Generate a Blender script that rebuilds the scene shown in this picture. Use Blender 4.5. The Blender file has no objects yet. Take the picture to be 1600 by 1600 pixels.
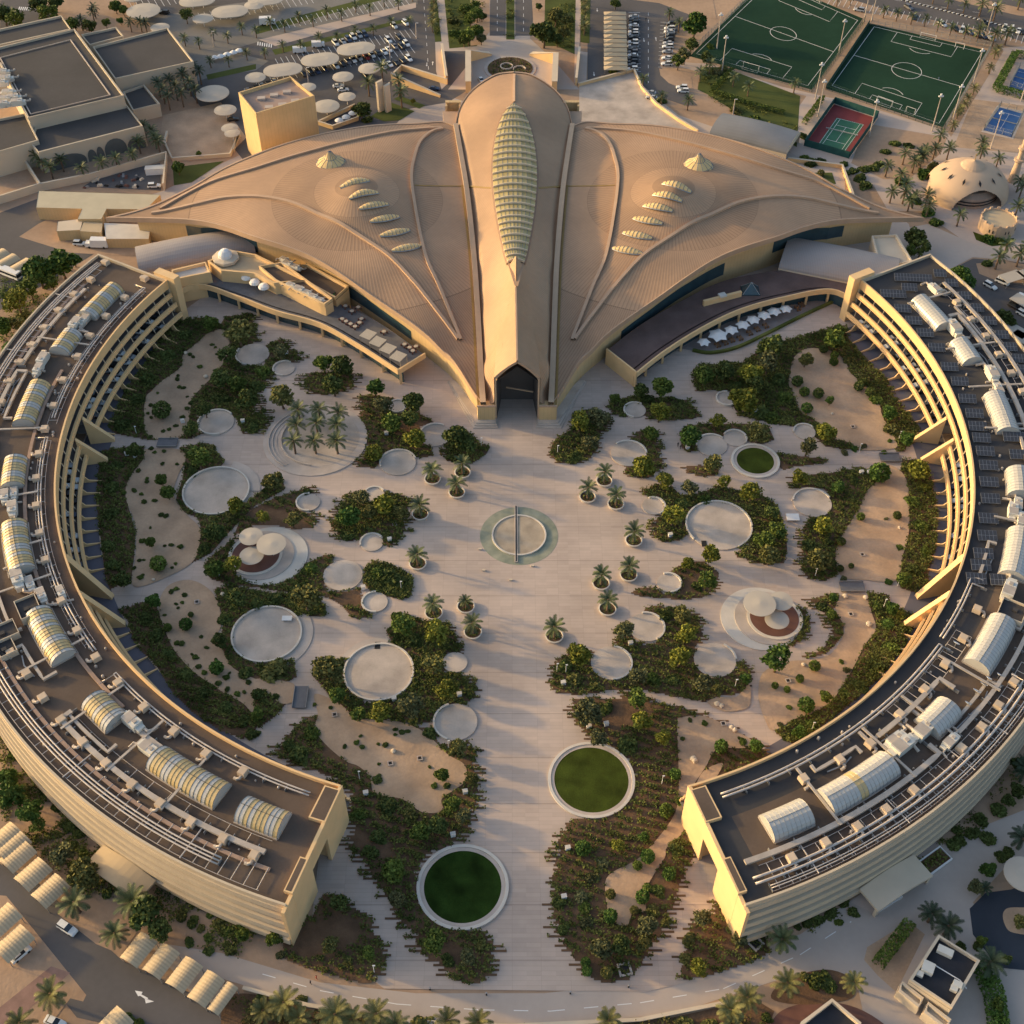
import bpy, math, random
import numpy as np
from mathutils import Vector, Matrix
random.seed(7); rng = np.random.default_rng(7)
SC = bpy.context.scene; COL = SC.collection
# ---------------------------------------------------------------- camera
FPX = 1957.0; CAMH = 260.0; SP = 0.73; CP = math.sqrt(1 - SP * SP)
cam_d = bpy.data.cameras.new('camera'); cam = bpy.data.objects.new('camera', cam_d); COL.objects.link(cam)
cam.location = (0, 0, CAMH); cam.rotation_euler = (math.radians(90) - math.asin(SP), 0, 0)
cam_d.sensor_width = 36; cam_d.lens = FPX / 1600 * 36; cam_d.clip_start = 1; cam_d.clip_end = 6000
SC.camera = cam
# ---------------------------------------------------------------- light
SUN_EL = math.radians(12.6); SUN_DIR = Vector((-0.95, 0.31, 0)).normalized()
W = bpy.data.worlds.new('World'); SC.world = W; W.use_nodes = True
nt = W.node_tree; nt.nodes.clear()
sky = nt.nodes.new('ShaderNodeTexSky'); sky.sky_type = 'NISHITA'; sky.sun_disc = False
sky.sun_elevation = SUN_EL; sky.sun_rotation = math.atan2(SUN_DIR.x, SUN_DIR.y)
sky.air_density = 1.0; sky.dust_density = 4.0; sky.ozone_density = 1.0
bg = nt.nodes.new('ShaderNodeBackground'); bg.inputs[1].default_value = 0.15
wo = nt.nodes.new('ShaderNodeOutputWorld')
nt.links.new(sky.outputs[0], bg.inputs[0]); nt.links.new(bg.outputs[0], wo.inputs[0])
sd = bpy.data.lights.new('sun', 'SUN'); sd.energy = 2.25; sd.angle = math.radians(2.0); sd.color = (1.0, 0.66, 0.26)
so = bpy.data.objects.new('sun', sd); COL.objects.link(so); so.location = (-200, 100, 200)
sv = Vector((SUN_DIR.x * math.cos(SUN_EL), SUN_DIR.y * math.cos(SUN_EL), math.sin(SUN_EL)))
so.rotation_euler = sv.to_track_quat('Z', 'Y').to_euler()
SC.view_settings.view_transform = 'Standard'; SC.view_settings.look = 'None'
SC.view_settings.exposure = 0.97; SC.view_settings.gamma = 1; SC.view_settings.use_curve_mapping = False
SC.cycles.max_bounces = 5; SC.cycles.diffuse_bounces = 3; SC.cycles.glossy_bounces = 2; SC.cycles.use_denoising = True

# ---------------------------------------------------------------- geometry of the place
def G(px, py, z=0.0):
    """survey point: photo position + height -> metres"""
    u = (px - 800) / FPX; v = (py - 800) / FPX; r = SP + v * CP; t = (CAMH - z) / r
    return (u * t, t * (CP - v * SP), z)
def proj(p):
    d = CAMH - p[2]; k = (p[1] * SP + d * (-CP)) ; dep = p[1] * CP + d * SP
    return (800 + FPX * p[0] / dep, 800 - FPX * (p[1] * SP - d * CP) / dep)
def pxm(py, z=0.0):
    return FPX * (SP + (py - 800) / FPX * CP) / (CAMH - z)
def GL(pts, z=0.0, o=(0, 0), k=1.0):
    return [G(o[0] + x * k, o[1] + y * k, z)[:2] for x, y in pts]
CX, CY = 0.7, 268.0
def P(a, R, z=0.0):
    a = math.radians(a); return (CX + R * math.cos(a), CY + R * math.sin(a), z)

# ---------------------------------------------------------------- materials
MATS = {}
def mat(name, col, rough=0.8, var=0.12, scale=0.3, metal=0.0, bump=0.0, bscale=None, objvar=0.0, spec=0.3, col2=None, fine=0.0, slab=None, island=0.0, trans=0.0, alpha=1.0):
    if name in MATS: return MATS[name]
    m = bpy.data.materials.new(name); m.use_nodes = True; t = m.node_tree; N = t.nodes; L = t.links
    b = N['Principled BSDF']; b.inputs['Roughness'].default_value = rough; b.inputs['Metallic'].default_value = metal
    b.inputs['Specular IOR Level'].default_value = spec
    c4 = (*col, 1)
    ge = N.new('ShaderNodeNewGeometry')
    def noise(sc, det=4):
        n = N.new('ShaderNodeTexNoise'); n.inputs['Scale'].default_value = sc; n.inputs['Detail'].default_value = det
        L.new(ge.outputs['Position'], n.inputs['Vector']); return n
    n = noise(scale)
    ra = N.new('ShaderNodeMapRange'); ra.inputs[1].default_value = 0.3; ra.inputs[2].default_value = 0.7
    L.new(n.outputs[0], ra.inputs[0])
    mx = N.new('ShaderNodeMix'); mx.data_type = 'RGBA'
    a = tuple(max(0, x * (1 - var)) for x in col); bb = tuple(min(1, x * (1 + var)) for x in col) if col2 is None else col2
    mx.inputs[6].default_value = (*a, 1); mx.inputs[7].default_value = (*bb, 1)
    L.new(ra.outputs[0], mx.inputs[0]); out = mx.outputs[2]
    def scale_by(out, sock, lo, hi):
        r2 = N.new('ShaderNodeMapRange'); r2.inputs[3].default_value = lo; r2.inputs[4].default_value = hi; L.new(sock, r2.inputs[0])
        vm = N.new('ShaderNodeVectorMath'); vm.operation = 'SCALE'; L.new(out, vm.inputs[0]); L.new(r2.outputs[0], vm.inputs['Scale']); return vm.outputs[0]
    if fine:
        n2 = noise(scale * 14, 3); out = scale_by(out, n2.outputs[0], 1 - fine, 1 + fine)
    if slab:
        q = N.new('ShaderNodeVectorMath'); q.operation = 'DIVIDE'; q.inputs[1].default_value = (slab[0], slab[1], 1e4); L.new(ge.outputs['Position'], q.inputs[0])
        q2 = N.new('ShaderNodeVectorMath'); q2.operation = 'FLOOR'; L.new(q.outputs[0], q2.inputs[0]); wn = N.new('ShaderNodeTexWhiteNoise'); L.new(q2.outputs[0], wn.inputs['Vector']); out = scale_by(out, wn.outputs['Value'], 1 - slab[2], 1 + slab[2])
    if island: out = scale_by(out, ge.outputs['Random Per Island'], 1 - island, 1 + island)
    if objvar:
        oi = N.new('ShaderNodeObjectInfo'); out = scale_by(out, oi.outputs['Random'], 1 - objvar, 1 + objvar)
    L.new(out, b.inputs['Base Color'])
    if bump:
        n3 = noise(bscale or scale * 6, 5); bp = N.new('ShaderNodeBump'); bp.inputs['Strength'].default_value = bump; bp.inputs['Distance'].default_value = 0.3
        L.new(n3.outputs[0], bp.inputs['Height']); L.new(bp.outputs[0], b.inputs['Normal'])
    m['out'] = 0; MATS[name] = m; return m
def lines(m, vec_fn, period, width, dark, blur=False):
    """multiply a material's base colour by thin joint lines: vec_fn(N,L,geo)->scalar socket in metres"""
    t = m.node_tree; N = t.nodes; L = t.links; b = N['Principled BSDF']
    src = b.inputs['Base Color'].links[0].from_socket
    ge = N.new('ShaderNodeNewGeometry'); s = vec_fn(N, L, ge)
    d = N.new('ShaderNodeMath'); d.operation = 'DIVIDE'; L.new(s, d.inputs[0]); d.inputs[1].default_value = period
    f = N.new('ShaderNodeMath'); f.operation = 'FRACT'; L.new(d.outputs[0], f.inputs[0])
    c = N.new('ShaderNodeMath'); c.operation = 'LESS_THAN'; L.new(f.outputs[0], c.inputs[0]); c.inputs[1].default_value = width / period
    r = N.new('ShaderNodeMapRange'); r.inputs[3].default_value = 1; r.inputs[4].default_value = dark; L.new(c.outputs[0], r.inputs[0])
    vm = N.new('ShaderNodeVectorMath'); vm.operation = 'SCALE'; L.new(src, vm.inputs[0]); L.new(r.outputs[0], vm.inputs['Scale'])
    L.new(vm.outputs[0], b.inputs['Base Color'])
def axis(i):
    def fn(N, L, ge):
        s = N.new('ShaderNodeSeparateXYZ'); L.new(ge.outputs['Position'], s.inputs[0]); return s.outputs[i]
    return fn
def radius_of(cx, cy):
    def fn(N, L, ge):
        v = N.new('ShaderNodeVectorMath'); v.operation = 'DISTANCE'
        m = N.new('ShaderNodeVectorMath'); m.operation = 'MULTIPLY'; m.inputs[1].default_value = (1, 1, 0); L.new(ge.outputs['Position'], m.inputs[0])
        L.new(m.outputs[0], v.inputs[0]); v.inputs[1].default_value = (cx, cy, 0); return v.outputs['Value']
    return fn

M_sand = mat('desert_sand', (.38, .26, .175), .95, .2, .04, fine=.16, bump=.25, bscale=1.2)
M_gsand = mat('garden_sand', (.43, .30, .20), .95, .2, .12, fine=.16, bump=.35, bscale=1.0)
M_asph = mat('asphalt', (.105, .098, .098), .9, .14, .05, fine=.1)
M_asphd = mat('dark_asphalt', (.035, .042, .055), .85, .2, .05, fine=.1)
M_road = mat('concrete_road', (.44, .37, .32), .9, .08, .05, fine=.05)
M_plaza = mat('plaza_paving', (.485, .388, .325), .8, .15, .045, fine=.05, slab=(3.1, 1.04, .05))
lines(M_plaza, axis(1), 1.04, .08, .86); lines(M_plaza, axis(1), 12.5, .2, .70); lines(M_plaza, axis(0), 6.2, .1, .88)
M_path = mat('path_paving', (.48, .385, .325), .85, .07, .1, fine=.05)
lines(M_path, axis(1), 1.5, .08, .93)
M_greyp = mat('grey_paving', (.13, .125, .15), .85, .1, .1, fine=.08)
M_conc = mat('pale_concrete', (.47, .40, .345), .8, .12, .25, fine=.08)
M_concw = mat('white_concrete', (.60, .55, .48), .7, .07, .3, fine=.05)
M_concd = mat('worn_concrete', (.48, .405, .34), .85, .22, .16, fine=.12)
M_redp = mat('red_paving', (.15, .075, .06), .9, .12, .4)
M_mulch = mat('mulch_soil', (.135, .080, .046), .95, .3, .25, fine=.25, bump=.4, bscale=2)
M_lawng = mat('lawn_deep', (.018, .038, .007), .95, .45, .22, fine=.3, bump=.3, bscale=4, spec=.05)
M_lawn = mat('lawn_grass', (.044, .060, .009), .95, .40, .2, fine=.3, bump=.3, bscale=4, spec=.1)
M_lawn2 = mat('dry_lawn', (.078, .095, .028), .95, .2, .08, fine=.15, spec=.1)
M_turf = mat('artificial_turf', (.021, .050, .031), .95, .2, .03, fine=.08, spec=.02)
M_white = mat('white_paint', (.75, .74, .72), .6, .04, 1)
M_cream = mat('cream_wall', (.60, .50, .375), .8, .05, .2)
M_yell = mat('ochre_wall', (.76, .52, .27), .75, .05, .25)
M_yelld = mat('ochre_panel', (.60, .425, .22), .75, .06, .25)
lines(M_yelld, axis(0), 1.2, .09, .85)
M_roofb = mat('brown_roof_felt', (.115, .085, .066), .95, .18, .12, fine=.12)
M_roofd = mat('dark_roof_felt', (.055, .053, .055), .95, .15, .1, fine=.1)
M_roofr = mat('purple_roof_felt', (.14, .095, .085), .95, .25, .12, fine=.12)
M_mallw = mat('mall_wall', (.50, .43, .33), .85, .05, .1)
M_mallr = mat('mall_roof', (.075, .070, .068), .95, .12, .06, fine=.1)
M_duct = mat('duct_sheet', (.46, .40, .34), .5, .14, .4, metal=.15)
M_pipe = mat('pipe_sheet', (.55, .49, .44), .45, .1, .5, metal=.2)
M_ac = mat('beige_casing', (.56, .44, .32), .7, .06, .6, objvar=.08)
M_acw = mat('white_casing', (.62, .60, .54), .6, .06, .6)
M_steel = mat('grey_steel', (.32, .32, .32), .45, .08, .6, metal=.4)
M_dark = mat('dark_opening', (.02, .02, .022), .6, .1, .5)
M_glass = mat('blue_glass', (.035, .07, .085), .12, .15, .3, spec=.8)
M_black = mat('rubber_black', (.02, .02, .02), .8, .1, 2)
M_trunk = mat('tree_bark', (.13, .09, .06), .95, .2, 2)
M_ptrunk = mat('palm_bark', (.15, .10, .065), .95, .25, 4)
M_canopy = mat('canopy_membrane', (.46, .41, .34), .7, .05, .2)
M_shade = mat('shade_sheet', (.50, .39, .25), .7, .06, .2)

def smooth(me):
    me.polygons.foreach_set('use_smooth', [True] * len(me.polygons))

# ---------------------------------------------------------------- object helpers
class MB:
    def __init__(s): s.v = []; s.f = []; s.mi = []; s.cur = 0
    def face(s, pts):
        n = len(s.v); s.v += [tuple(p) for p in pts]; s.f.append(tuple(range(n, n + len(pts)))); s.mi.append(s.cur)
    def box(s, c, sz, rz=0.0, taper=1.0):
        cx, cy, cz = c; hx, hy, hz = sz[0] / 2, sz[1] / 2, sz[2] / 2; co, si = math.cos(rz), math.sin(rz); n = len(s.v)
        for dz in (-1, 1):
            k = 1 if dz < 0 else taper
            for dx, dy in ((-1, -1), (1, -1), (1, 1), (-1, 1)):
                x, y = dx * hx * k, dy * hy * k; s.v.append((cx + x * co - y * si, cy + x * si + y * co, cz + dz * hz))
        for q in ((3, 2, 1, 0), (4, 5, 6, 7), (0, 1, 5, 4), (1, 2, 6, 5), (2, 3, 7, 6), (3, 0, 4, 7)):
            s.f.append(tuple(n + i for i in q)); s.mi.append(s.cur)
        return s
    def prism(s, poly, z0, z1, cap=True, wmi=None):
        a = sum(poly[i][0] * poly[(i + 1) % len(poly)][1] - poly[(i + 1) % len(poly)][0] * poly[i][1] for i in range(len(poly)))
        if a < 0: poly = poly[::-1]
        n = len(s.v); m = len(poly); z0f = (lambda i: z0) if not callable(z0) else z0
        s.v += [(p[0], p[1], z0) for p in poly] + [(p[0], p[1], z1) for p in poly]
        for i in range(m):
            j = (i + 1) % m; s.f.append((n + i, n + j, n + m + j, n + m + i)); s.mi.append(s.cur if wmi is None else wmi)
        if cap: s.f.append(tuple(n + m + i for i in range(m))); s.mi.append(s.cur)
        return s
    def wall(s, pts, z0, z1, th, closed=False):
        """thick upright wall along a line of xy points (mitred)"""
        m = len(pts); L = []; R = []
        for i in range(m):
            a = pts[(i - 1) % m] if (closed or i > 0) else pts[i]; b = pts[(i + 1) % m] if (closed or i < m - 1) else pts[i]
            d = Vector((b[0] - a[0], b[1] - a[1])); d.normalize(); nx, ny = -d.y * th / 2, d.x * th / 2
            L.append((pts[i][0] + nx, pts[i][1] + ny)); R.append((pts[i][0] - nx, pts[i][1] - ny))
        zz0 = z0 if isinstance(z0, (list, tuple)) else [z0] * m; zz1 = z1 if isinstance(z1, (list, tuple)) else [z1] * m
        n = len(s.v)
        for i in range(m): s.v += [(*R[i], zz0[i]), (*L[i], zz0[i]), (*L[i], zz1[i]), (*R[i], zz1[i])]
        for i in range(m if closed else m - 1):
            a = n + 4 * i; b = n + 4 * ((i + 1) % m)
            for k in range(4):
                k2 = (k + 1) % 4; s.f.append((a + k, a + k2, b + k2, b + k)); s.mi.append(s.cur)
        if not closed:
            s.f.append((n + 3, n + 2, n + 1, n)); s.mi.append(s.cur); e = n + 4 * (m - 1); s.f.append((e, e + 1, e + 2, e + 3)); s.mi.append(s.cur)
        return s
    def tube(s, pts, r, k=6):
        pts = [Vector(p) for p in pts]; m = len(pts); n = len(s.v); rr = r if isinstance(r, (list, tuple)) else [r] * m
        for i, p in enumerate(pts):
            d = (pts[min(i + 1, m - 1)] - pts[max(i - 1, 0)]).normalized()
            a = d.cross(Vector((0, 0, 1)));
            if a.length < .01: a = Vector((1, 0, 0))
            a.normalize(); b = a.cross(d)
            for j in range(k):
                t = 2 * math.pi * j / k; s.v.append(tuple(p + (a * math.cos(t) + b * math.sin(t)) * rr[i]))
        for i in range(m - 1):
            for j in range(k):
                j2 = (j + 1) % k; s.f.append((n + i * k + j, n + i * k + j2, n + (i + 1) * k + j2, n + (i + 1) * k + j)); s.mi.append(s.cur)
        s.f.append(tuple(n + j for j in range(k))[::-1]); s.mi.append(s.cur)
        s.f.append(tuple(n + (m - 1) * k + j for j in range(k))); s.mi.append(s.cur); return s
    def lathe(s, prof, c=(0, 0, 0), k=32, sx=1.0):
        n = len(s.v)
        for r, z in prof:
            for j in range(k):
                t = 2 * math.pi * j / k; s.v.append((c[0] + r * math.cos(t) * sx, c[1] + r * math.sin(t), c[2] + z))
        for i in range(len(prof) - 1):
            for j in range(k):
                j2 = (j + 1) % k; s.f.append((n + i * k + j, n + i * k + j2, n + (i + 1) * k + j2, n + (i + 1) * k + j)); s.mi.append(s.cur)
        s.f.append(tuple(n + (len(prof) - 1) * k + j for j in range(k))); s.mi.append(s.cur); return s
    def arcwall(s, a0, a1, R0, R1, z0, z1, step=1.0, bottom=False):
        """solid curved bar round the court's centre"""
        m = max(1, int(abs(a1 - a0) / step + .5)); n = len(s.v)
        for i in range(m + 1):
            a = a0 + (a1 - a0) * i / m; s.v += [P(a, R0, z0), P(a, R1, z0), P(a, R1, z1), P(a, R0, z1)]
        for i in range(m):
            a = n + 4 * i; b = a + 4
            for k in ((0, 3), (3, 2), (2, 1), (1, 0)):
                s.f.append((a + k[0], a + k[1], b + k[1], b + k[0])); s.mi.append(s.cur)
        s.f.append((n, n + 1, n + 2, n + 3)); e = n + 4 * m; s.f.append((e + 3, e + 2, e + 1, e)); s.mi += [s.cur] * 2; return s
    def mesh(s, name, mats):
        me = bpy.data.meshes.new(name); me.from_pydata(s.v, [], s.f)
        for m in (mats if isinstance(mats, (list, tuple)) else [mats]): me.materials.append(m)
        me.polygons.foreach_set('material_index', s.mi); me.update(); return me
    def build(s, name, mats, parent=None, smoothed=False, loc=None):
        me = s.mesh(name, mats)
        if smoothed: smooth(me)
        return link(name, me, parent, loc)
def link(name, data, parent=None, loc=None, rz=0.0, sc=None):
    o = bpy.data.objects.new(name, data); COL.objects.link(o)
    if parent is not None: o.parent = parent
    if loc is not None: o.location = loc
    if rz: o.rotation_euler[2] = rz
    if sc is not None: o.scale = sc if isinstance(sc, (tuple, list)) else (sc, sc, sc)
    return o
def struct(o, kind='structure'):
    o['kind'] = kind; return o
AUTO = []      # (object, phrase, photo position, group)
def tag(o, label, cat, group=None):
    o['label'] = label; o['category'] = cat
    if group: o['group'] = group
    return o
def auto(o, phrase, cat, pos, group=None):
    """label is finished at the end with the nearest landmark"""
    o['category'] = cat
    if group: o['group'] = group
    AUTO.append((o, phrase, proj(pos), group)); return o
def empty(name, loc=(0, 0, 0), rz=0.0, sc=None):
    return link(name, None, None, loc, rz, sc)
def sheet(name, poly, z, m, kind='structure'):
    b = MB(); a = sum(poly[i][0] * poly[(i + 1) % len(poly)][1] - poly[(i + 1) % len(poly)][0] * poly[i][1] for i in range(len(poly)))
    if a < 0: poly = poly[::-1]
    b.face([(x, y, z) for x, y in poly]); o = b.build(name, m)
    if kind: struct(o, kind)
    return o
def circ(c, r, n=64, a0=0, a1=360):
    return [(c[0] + r * math.cos(math.radians(a0 + (a1 - a0) * i / n)), c[1] + r * math.sin(math.radians(a0 + (a1 - a0) * i / n))) for i in range(n + (0 if a1 - a0 == 360 else 1))]
def spline(pts, n=6, closed=True):
    """Catmull-Rom through xy points"""
    out = []; m = len(pts)
    for i in range(m if closed else m - 1):
        p = [np.array(pts[(i + k) % m] if closed else pts[min(max(i + k, 0), m - 1)], float) for k in (-1, 0, 1, 2)]
        for j in range(n):
            t = j / n; q = .5 * ((2 * p[1]) + (-p[0] + p[2]) * t + (2 * p[0] - 5 * p[1] + 4 * p[2] - p[3]) * t * t + (-p[0] + 3 * p[1] - 3 * p[2] + p[3]) * t ** 3)
            out.append(tuple(q))
    if not closed: out.append(tuple(pts[-1]))
    return out
def inpoly(x, y, poly):
    c = False; j = len(poly) - 1
    for i in range(len(poly)):
        xi, yi = poly[i][:2]; xj, yj = poly[j][:2]
        if (yi > y) != (yj > y) and x < (xj - xi) * (y - yi) / (yj - yi) + xi: c = not c
        j = i
    return c
# ================================================================ SETTING: ground and court
sheet('ground', [(-1500, -300), (1500, -300), (1500, 3500), (-1500, 3500)], 0.0, M_sand)
PZ = .10
sheet('plaza', [P(a, 129.5)[:2] for a in range(30, 152, 3)] + [P(a, 129.5)[:2] for a in range(152, 253, 3)] + GL([(500, 1440), (540, 1500), (600, 1545), (1010, 1550), (1075, 1535), (1120, 1470)]) + [P(a, 129.5)[:2] for a in range(-72, 28, 3)], PZ, M_plaza)
struct(sheet('plaza', GL([(545, 1290), (600, 1370), (540, 1480), (487, 1440), (500, 1320)]), PZ - .03, M_plaza)); struct(sheet('plaza', GL([(1085, 1295), (1130, 1310), (1165, 1436), (1120, 1480), (1040, 1400)]), PZ - .03, M_plaza))
# grey strip with parking bays along both wings
b = MB()
for a0, a1 in ((-66, 28), (152, 246)):
    n = int((a1 - a0) / 2)
    for i in range(n):
        t0 = a0 + (a1 - a0) * i / n; t1 = a0 + (a1 - a0) * (i + 1) / n
        R = lambda t: 119.3 + (1.5 if t > 90 else 0)
        b.face([P(t0, R(t0), PZ + .012), P(t0, 129, PZ + .012), P(t1, 129, PZ + .012), P(t1, R(t1), PZ + .012)])
struct(b.build('path', M_greyp))
BEDS = []; SANDS = []; DISCS = []
def sand(pts):
    p = spline(GL(pts), 5); SANDS.append(p)
    sheet('sand_garden', p, PZ + .17 + .004 * len(SANDS), M_gsand)
def bed(pts, rag='LR', dens=1.0, amp=1.0, tone=0):
    p = GL(pts); i = len(BEDS); z = PZ + .04 + .004 * (i % 24); ys = [q[1] for q in p]; y = min(ys); rows = []; b = MB(); st = .52; k = 0
    r = random.Random(100 + i)
    while y < max(ys):
        ym = y + st / 2; xs = []
        for a, c in zip(p, p[1:] + p[:1]):
            if (a[1] > ym) != (c[1] > ym): xs.append(a[0] + (ym - a[1]) / (c[1] - a[1]) * (c[0] - a[0]))
        xs.sort()
        for x0, x1 in zip(xs[::2], xs[1::2]):
            if rag:
                e = lambda: (r.choice([0, .3, .9, 1.6, 2.4, 3.0]) if k % 2 else r.choice([-.9, -.4, 0, .2])) * amp
                if 'L' in rag: x0 -= e()
                if 'R' in rag: x1 += e()
            if x1 - x0 > .3:
                b.face([(x0, y, z), (x1, y, z), (x1, y + st, z), (x0, y + st, z)]); rows.append((x0, x1, y))
        y += st; k += 1
    struct(b.build('garden_bed', M_mulch)); BEDS.append((rows, dens, tone))
def Z(x0, y0, *pts): return [(x0 + a / 4, y0 + c / 4) for a, c in pts]
# --- left wing gardens
bed([(275, 500), (318, 497), (345, 507), (352, 495), (395, 490), (402, 530), (375, 548), (368, 560), (385, 570), (412, 572), (420, 556), (415, 540), (440, 530), (466, 553), (470, 562), (440, 572), (425, 590), (410, 605), (395, 650), (413, 640), (414, 660), (380, 680), (370, 655), (345, 640), (315, 645), (305, 665), (312, 680), (290, 686), (270, 688), (235, 688), (180, 678), (170, 668), (195, 610), (225, 570), (250, 530)], 'R', 1.5)
bed([(380, 660), (412, 640), (418, 668), (395, 680)], 'R', 1.3)
bed([(160, 703), (195, 700), (225, 700), (230, 715), (210, 740), (200, 790), (212, 830), (210, 870), (205, 905), (172, 922), (164, 900), (156, 830), (150, 780), (153, 740)], '', 1.3)
bed([(280, 700), (325, 692), (352, 720), (345, 730), (310, 735), (290, 755), (285, 780), (300, 798), (340, 803), (350, 800), (365, 790), (385, 785), (440, 745), (446, 765), (400, 790), (360, 830), (330, 865), (300, 880), (305, 850), (315, 830), (310, 810), (285, 800), (275, 780), (285, 750), (290, 720)], '', 1.5)
bed([(318, 885), (330, 870), (350, 855), (363, 842), (372, 860), (370, 890), (400, 908), (430, 915), (480, 895), (475, 925), (440, 925), (400, 918), (360, 915), (330, 905)], '', 1.5)
bed([(395, 795), (430, 778), (482, 762), (488, 770), (462, 790), (480, 802), (492, 808), (488, 825), (460, 828), (435, 822), (400, 822), (370, 835), (362, 845), (375, 815)], 'R', 1.0)
bed(Z(0, 800, (740, 620), (900, 560), (980, 590), (1000, 650), (1040, 760), (1100, 880), (1220, 1010), (1400, 1130), (1550, 1210), (1640, 1270), (1600, 1360), (1520, 1420), (1380, 1370), (1200, 1250), (1080, 1130), (970, 950), (880, 870), (830, 800), (800, 680)), '', 1.4)
bed([(335, 920), (365, 915), (405, 925), (440, 928), (480, 922), (508, 945), (510, 962), (470, 962), (440, 950), (400, 955), (370, 970), (362, 992), (370, 1020), (400, 1038), (440, 1035), (458, 1028), (464, 1058), (440, 1070), (410, 1070), (385, 1060), (362, 1045), (350, 1020), (345, 1000), (350, 970), (340, 940)], '', 1.5)
bed([(398, 1085), (410, 1075), (447, 1100), (430, 1120), (405, 1138), (395, 1130)], '', 1.6)
# --- left plaza islands
bed([(475, 592), (490, 582), (550, 582), (554, 598), (540, 610), (512, 618), (487, 616), (475, 602)], 'LR', 1.3)
bed(Z(400, 400, (650, 880), (700, 870), (860, 890), (960, 960), (1050, 1000), (1110, 1040), (1020, 1070), (1060, 1120), (1110, 1250), (1030, 1265), (960, 1250), (880, 1230), (780, 1290), (740, 1330), (630, 1310), (690, 1200), (700, 1100), (640, 1010), (660, 960)), 'L', 1.2)
bed(Z(400, 400, (1180, 1200), (1175, 1120), (1250, 1070), (1350, 1120), (1400, 1170), (1465, 1195), (1440, 1240), (1350, 1300), (1250, 1290), (1190, 1280)), 'L', 1.6, .6)
bed([(517, 822), (530, 800), (535, 785), (560, 770), (600, 768), (636, 778), (648, 790), (632, 800), (633, 815), (630, 835), (624, 845), (608, 855), (600, 850), (590, 835), (570, 835), (560, 845), (545, 846), (530, 838)], 'LR', 1.6)
bed(Z(400, 800, (430, 270), (490, 280), (470, 320), (420, 370), (430, 440), (440, 500), (560, 500), (660, 470), (650, 510), (670, 600), (720, 650), (650, 672), (600, 660), (540, 590), (480, 550), (420, 530), (200, 480), (150, 460), (260, 400), (290, 330), (370, 300)), 'R', 1.3, .4)
bed(Z(400, 800, (680, 350), (740, 310), (850, 330), (970, 400), (985, 450), (965, 530), (910, 550), (830, 530), (720, 500), (670, 450)), '', 2.2)
bed(Z(400, 800, (-60, 500), (200, 520), (430, 590), (438, 650), (260, 655), (200, 600), (0, 560)), '', 1.6)
bed(Z(400, 800, (810, 740), (870, 700), (930, 640), (1050, 690), (1190, 690), (1240, 770), (1300, 870), (1280, 890), (1200, 880), (1170, 930), (1190, 1000), (1290, 1020), (1380, 1090), (1360, 1160), (1290, 1200), (1150, 1230), (1110, 1300), (1080, 1320), (990, 1330), (870, 1290), (700, 1300), (600, 1290), (550, 1220), (480, 1190), (430, 1110), (350, 1020), (400, 930), (550, 920), (545, 1060), (600, 1150), (700, 1195), (800, 1190), (930, 1130), (990, 1020), (960, 900), (850, 820)), 'R', 1.7, .7)
bed([(430, 1180), (445, 1155), (470, 1130), (496, 1117), (550, 1115), (660, 1135), (690, 1165), (732, 1158), (742, 1175), (744, 1210), (746, 1235), (740, 1265), (732, 1300), (712, 1310), (700, 1322), (680, 1330), (655, 1350), (650, 1386), (655, 1410), (680, 1440), (720, 1453), (750, 1455), (768, 1462), (770, 1490), (768, 1520), (755, 1535), (722, 1537), (700, 1525), (675, 1500), (658, 1490), (645, 1455), (622, 1435), (605, 1400), (585, 1375), (575, 1350), (556, 1333), (545, 1330), (550, 1290), (546, 1240), (520, 1215), (470, 1198)], 'LR', 1.25)
bed(Z(400, 1200, (190, 1010), (240, 900), (300, 920), (350, 940), (420, 790), (540, 790), (590, 850), (600, 890), (660, 890), (720, 960), (740, 1050), (790, 1080), (800, 1110), (780, 1140), (815, 1190), (790, 1270), (750, 1300), (740, 1335), (700, 1345), (620, 1335), (480, 1295), (300, 1245), (180, 1195), (170, 1100)), 'R', 1.0, .6)
# --- right plaza islands
bed(Z(800, 400, (240, 1260), (250, 1180), (290, 1130), (360, 1100), (400, 1000), (480, 960), (620, 1010), (600, 1080), (550, 1110), (540, 1200), (480, 1270), (400, 1305), (300, 1295)), 'LR', 1.5, .5)
bed(Z(800, 400, (600, 940), (650, 900), (740, 880), (860, 890), (1010, 890), (1100, 910), (1140, 950), (1180, 1010), (1000, 1030), (880, 1025), (830, 1000), (720, 1010), (640, 990)), 'LR', 1.6, .6)
bed(Z(800, 400, (740, 1150), (790, 1100), (860, 1080), (915, 1120), (905, 1180), (930, 1210), (920, 1260), (950, 1290), (930, 1330), (880, 1350), (860, 1390), (780, 1390), (700, 1360), (710, 1330), (740, 1290), (830, 1260), (830, 1190)), 'LR', 1.4, .6)
bed(Z(800, 400, (1060, 1200), (1050, 1100), (1110, 1060), (1200, 1050), (1460, 1050), (1600, 1060), (1640, 1150), (1560, 1180), (1460, 1160), (1430, 1090), (1350, 1090), (1310, 1150), (1200, 1130), (1150, 1220), (1100, 1230)), '', 1.3)
bed(Z(800, 400, (1070, 1320), (1180, 1310), (1290, 1330), (1290, 1370), (1190, 1385), (1090, 1350)), 'L', .9, .7)
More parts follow.
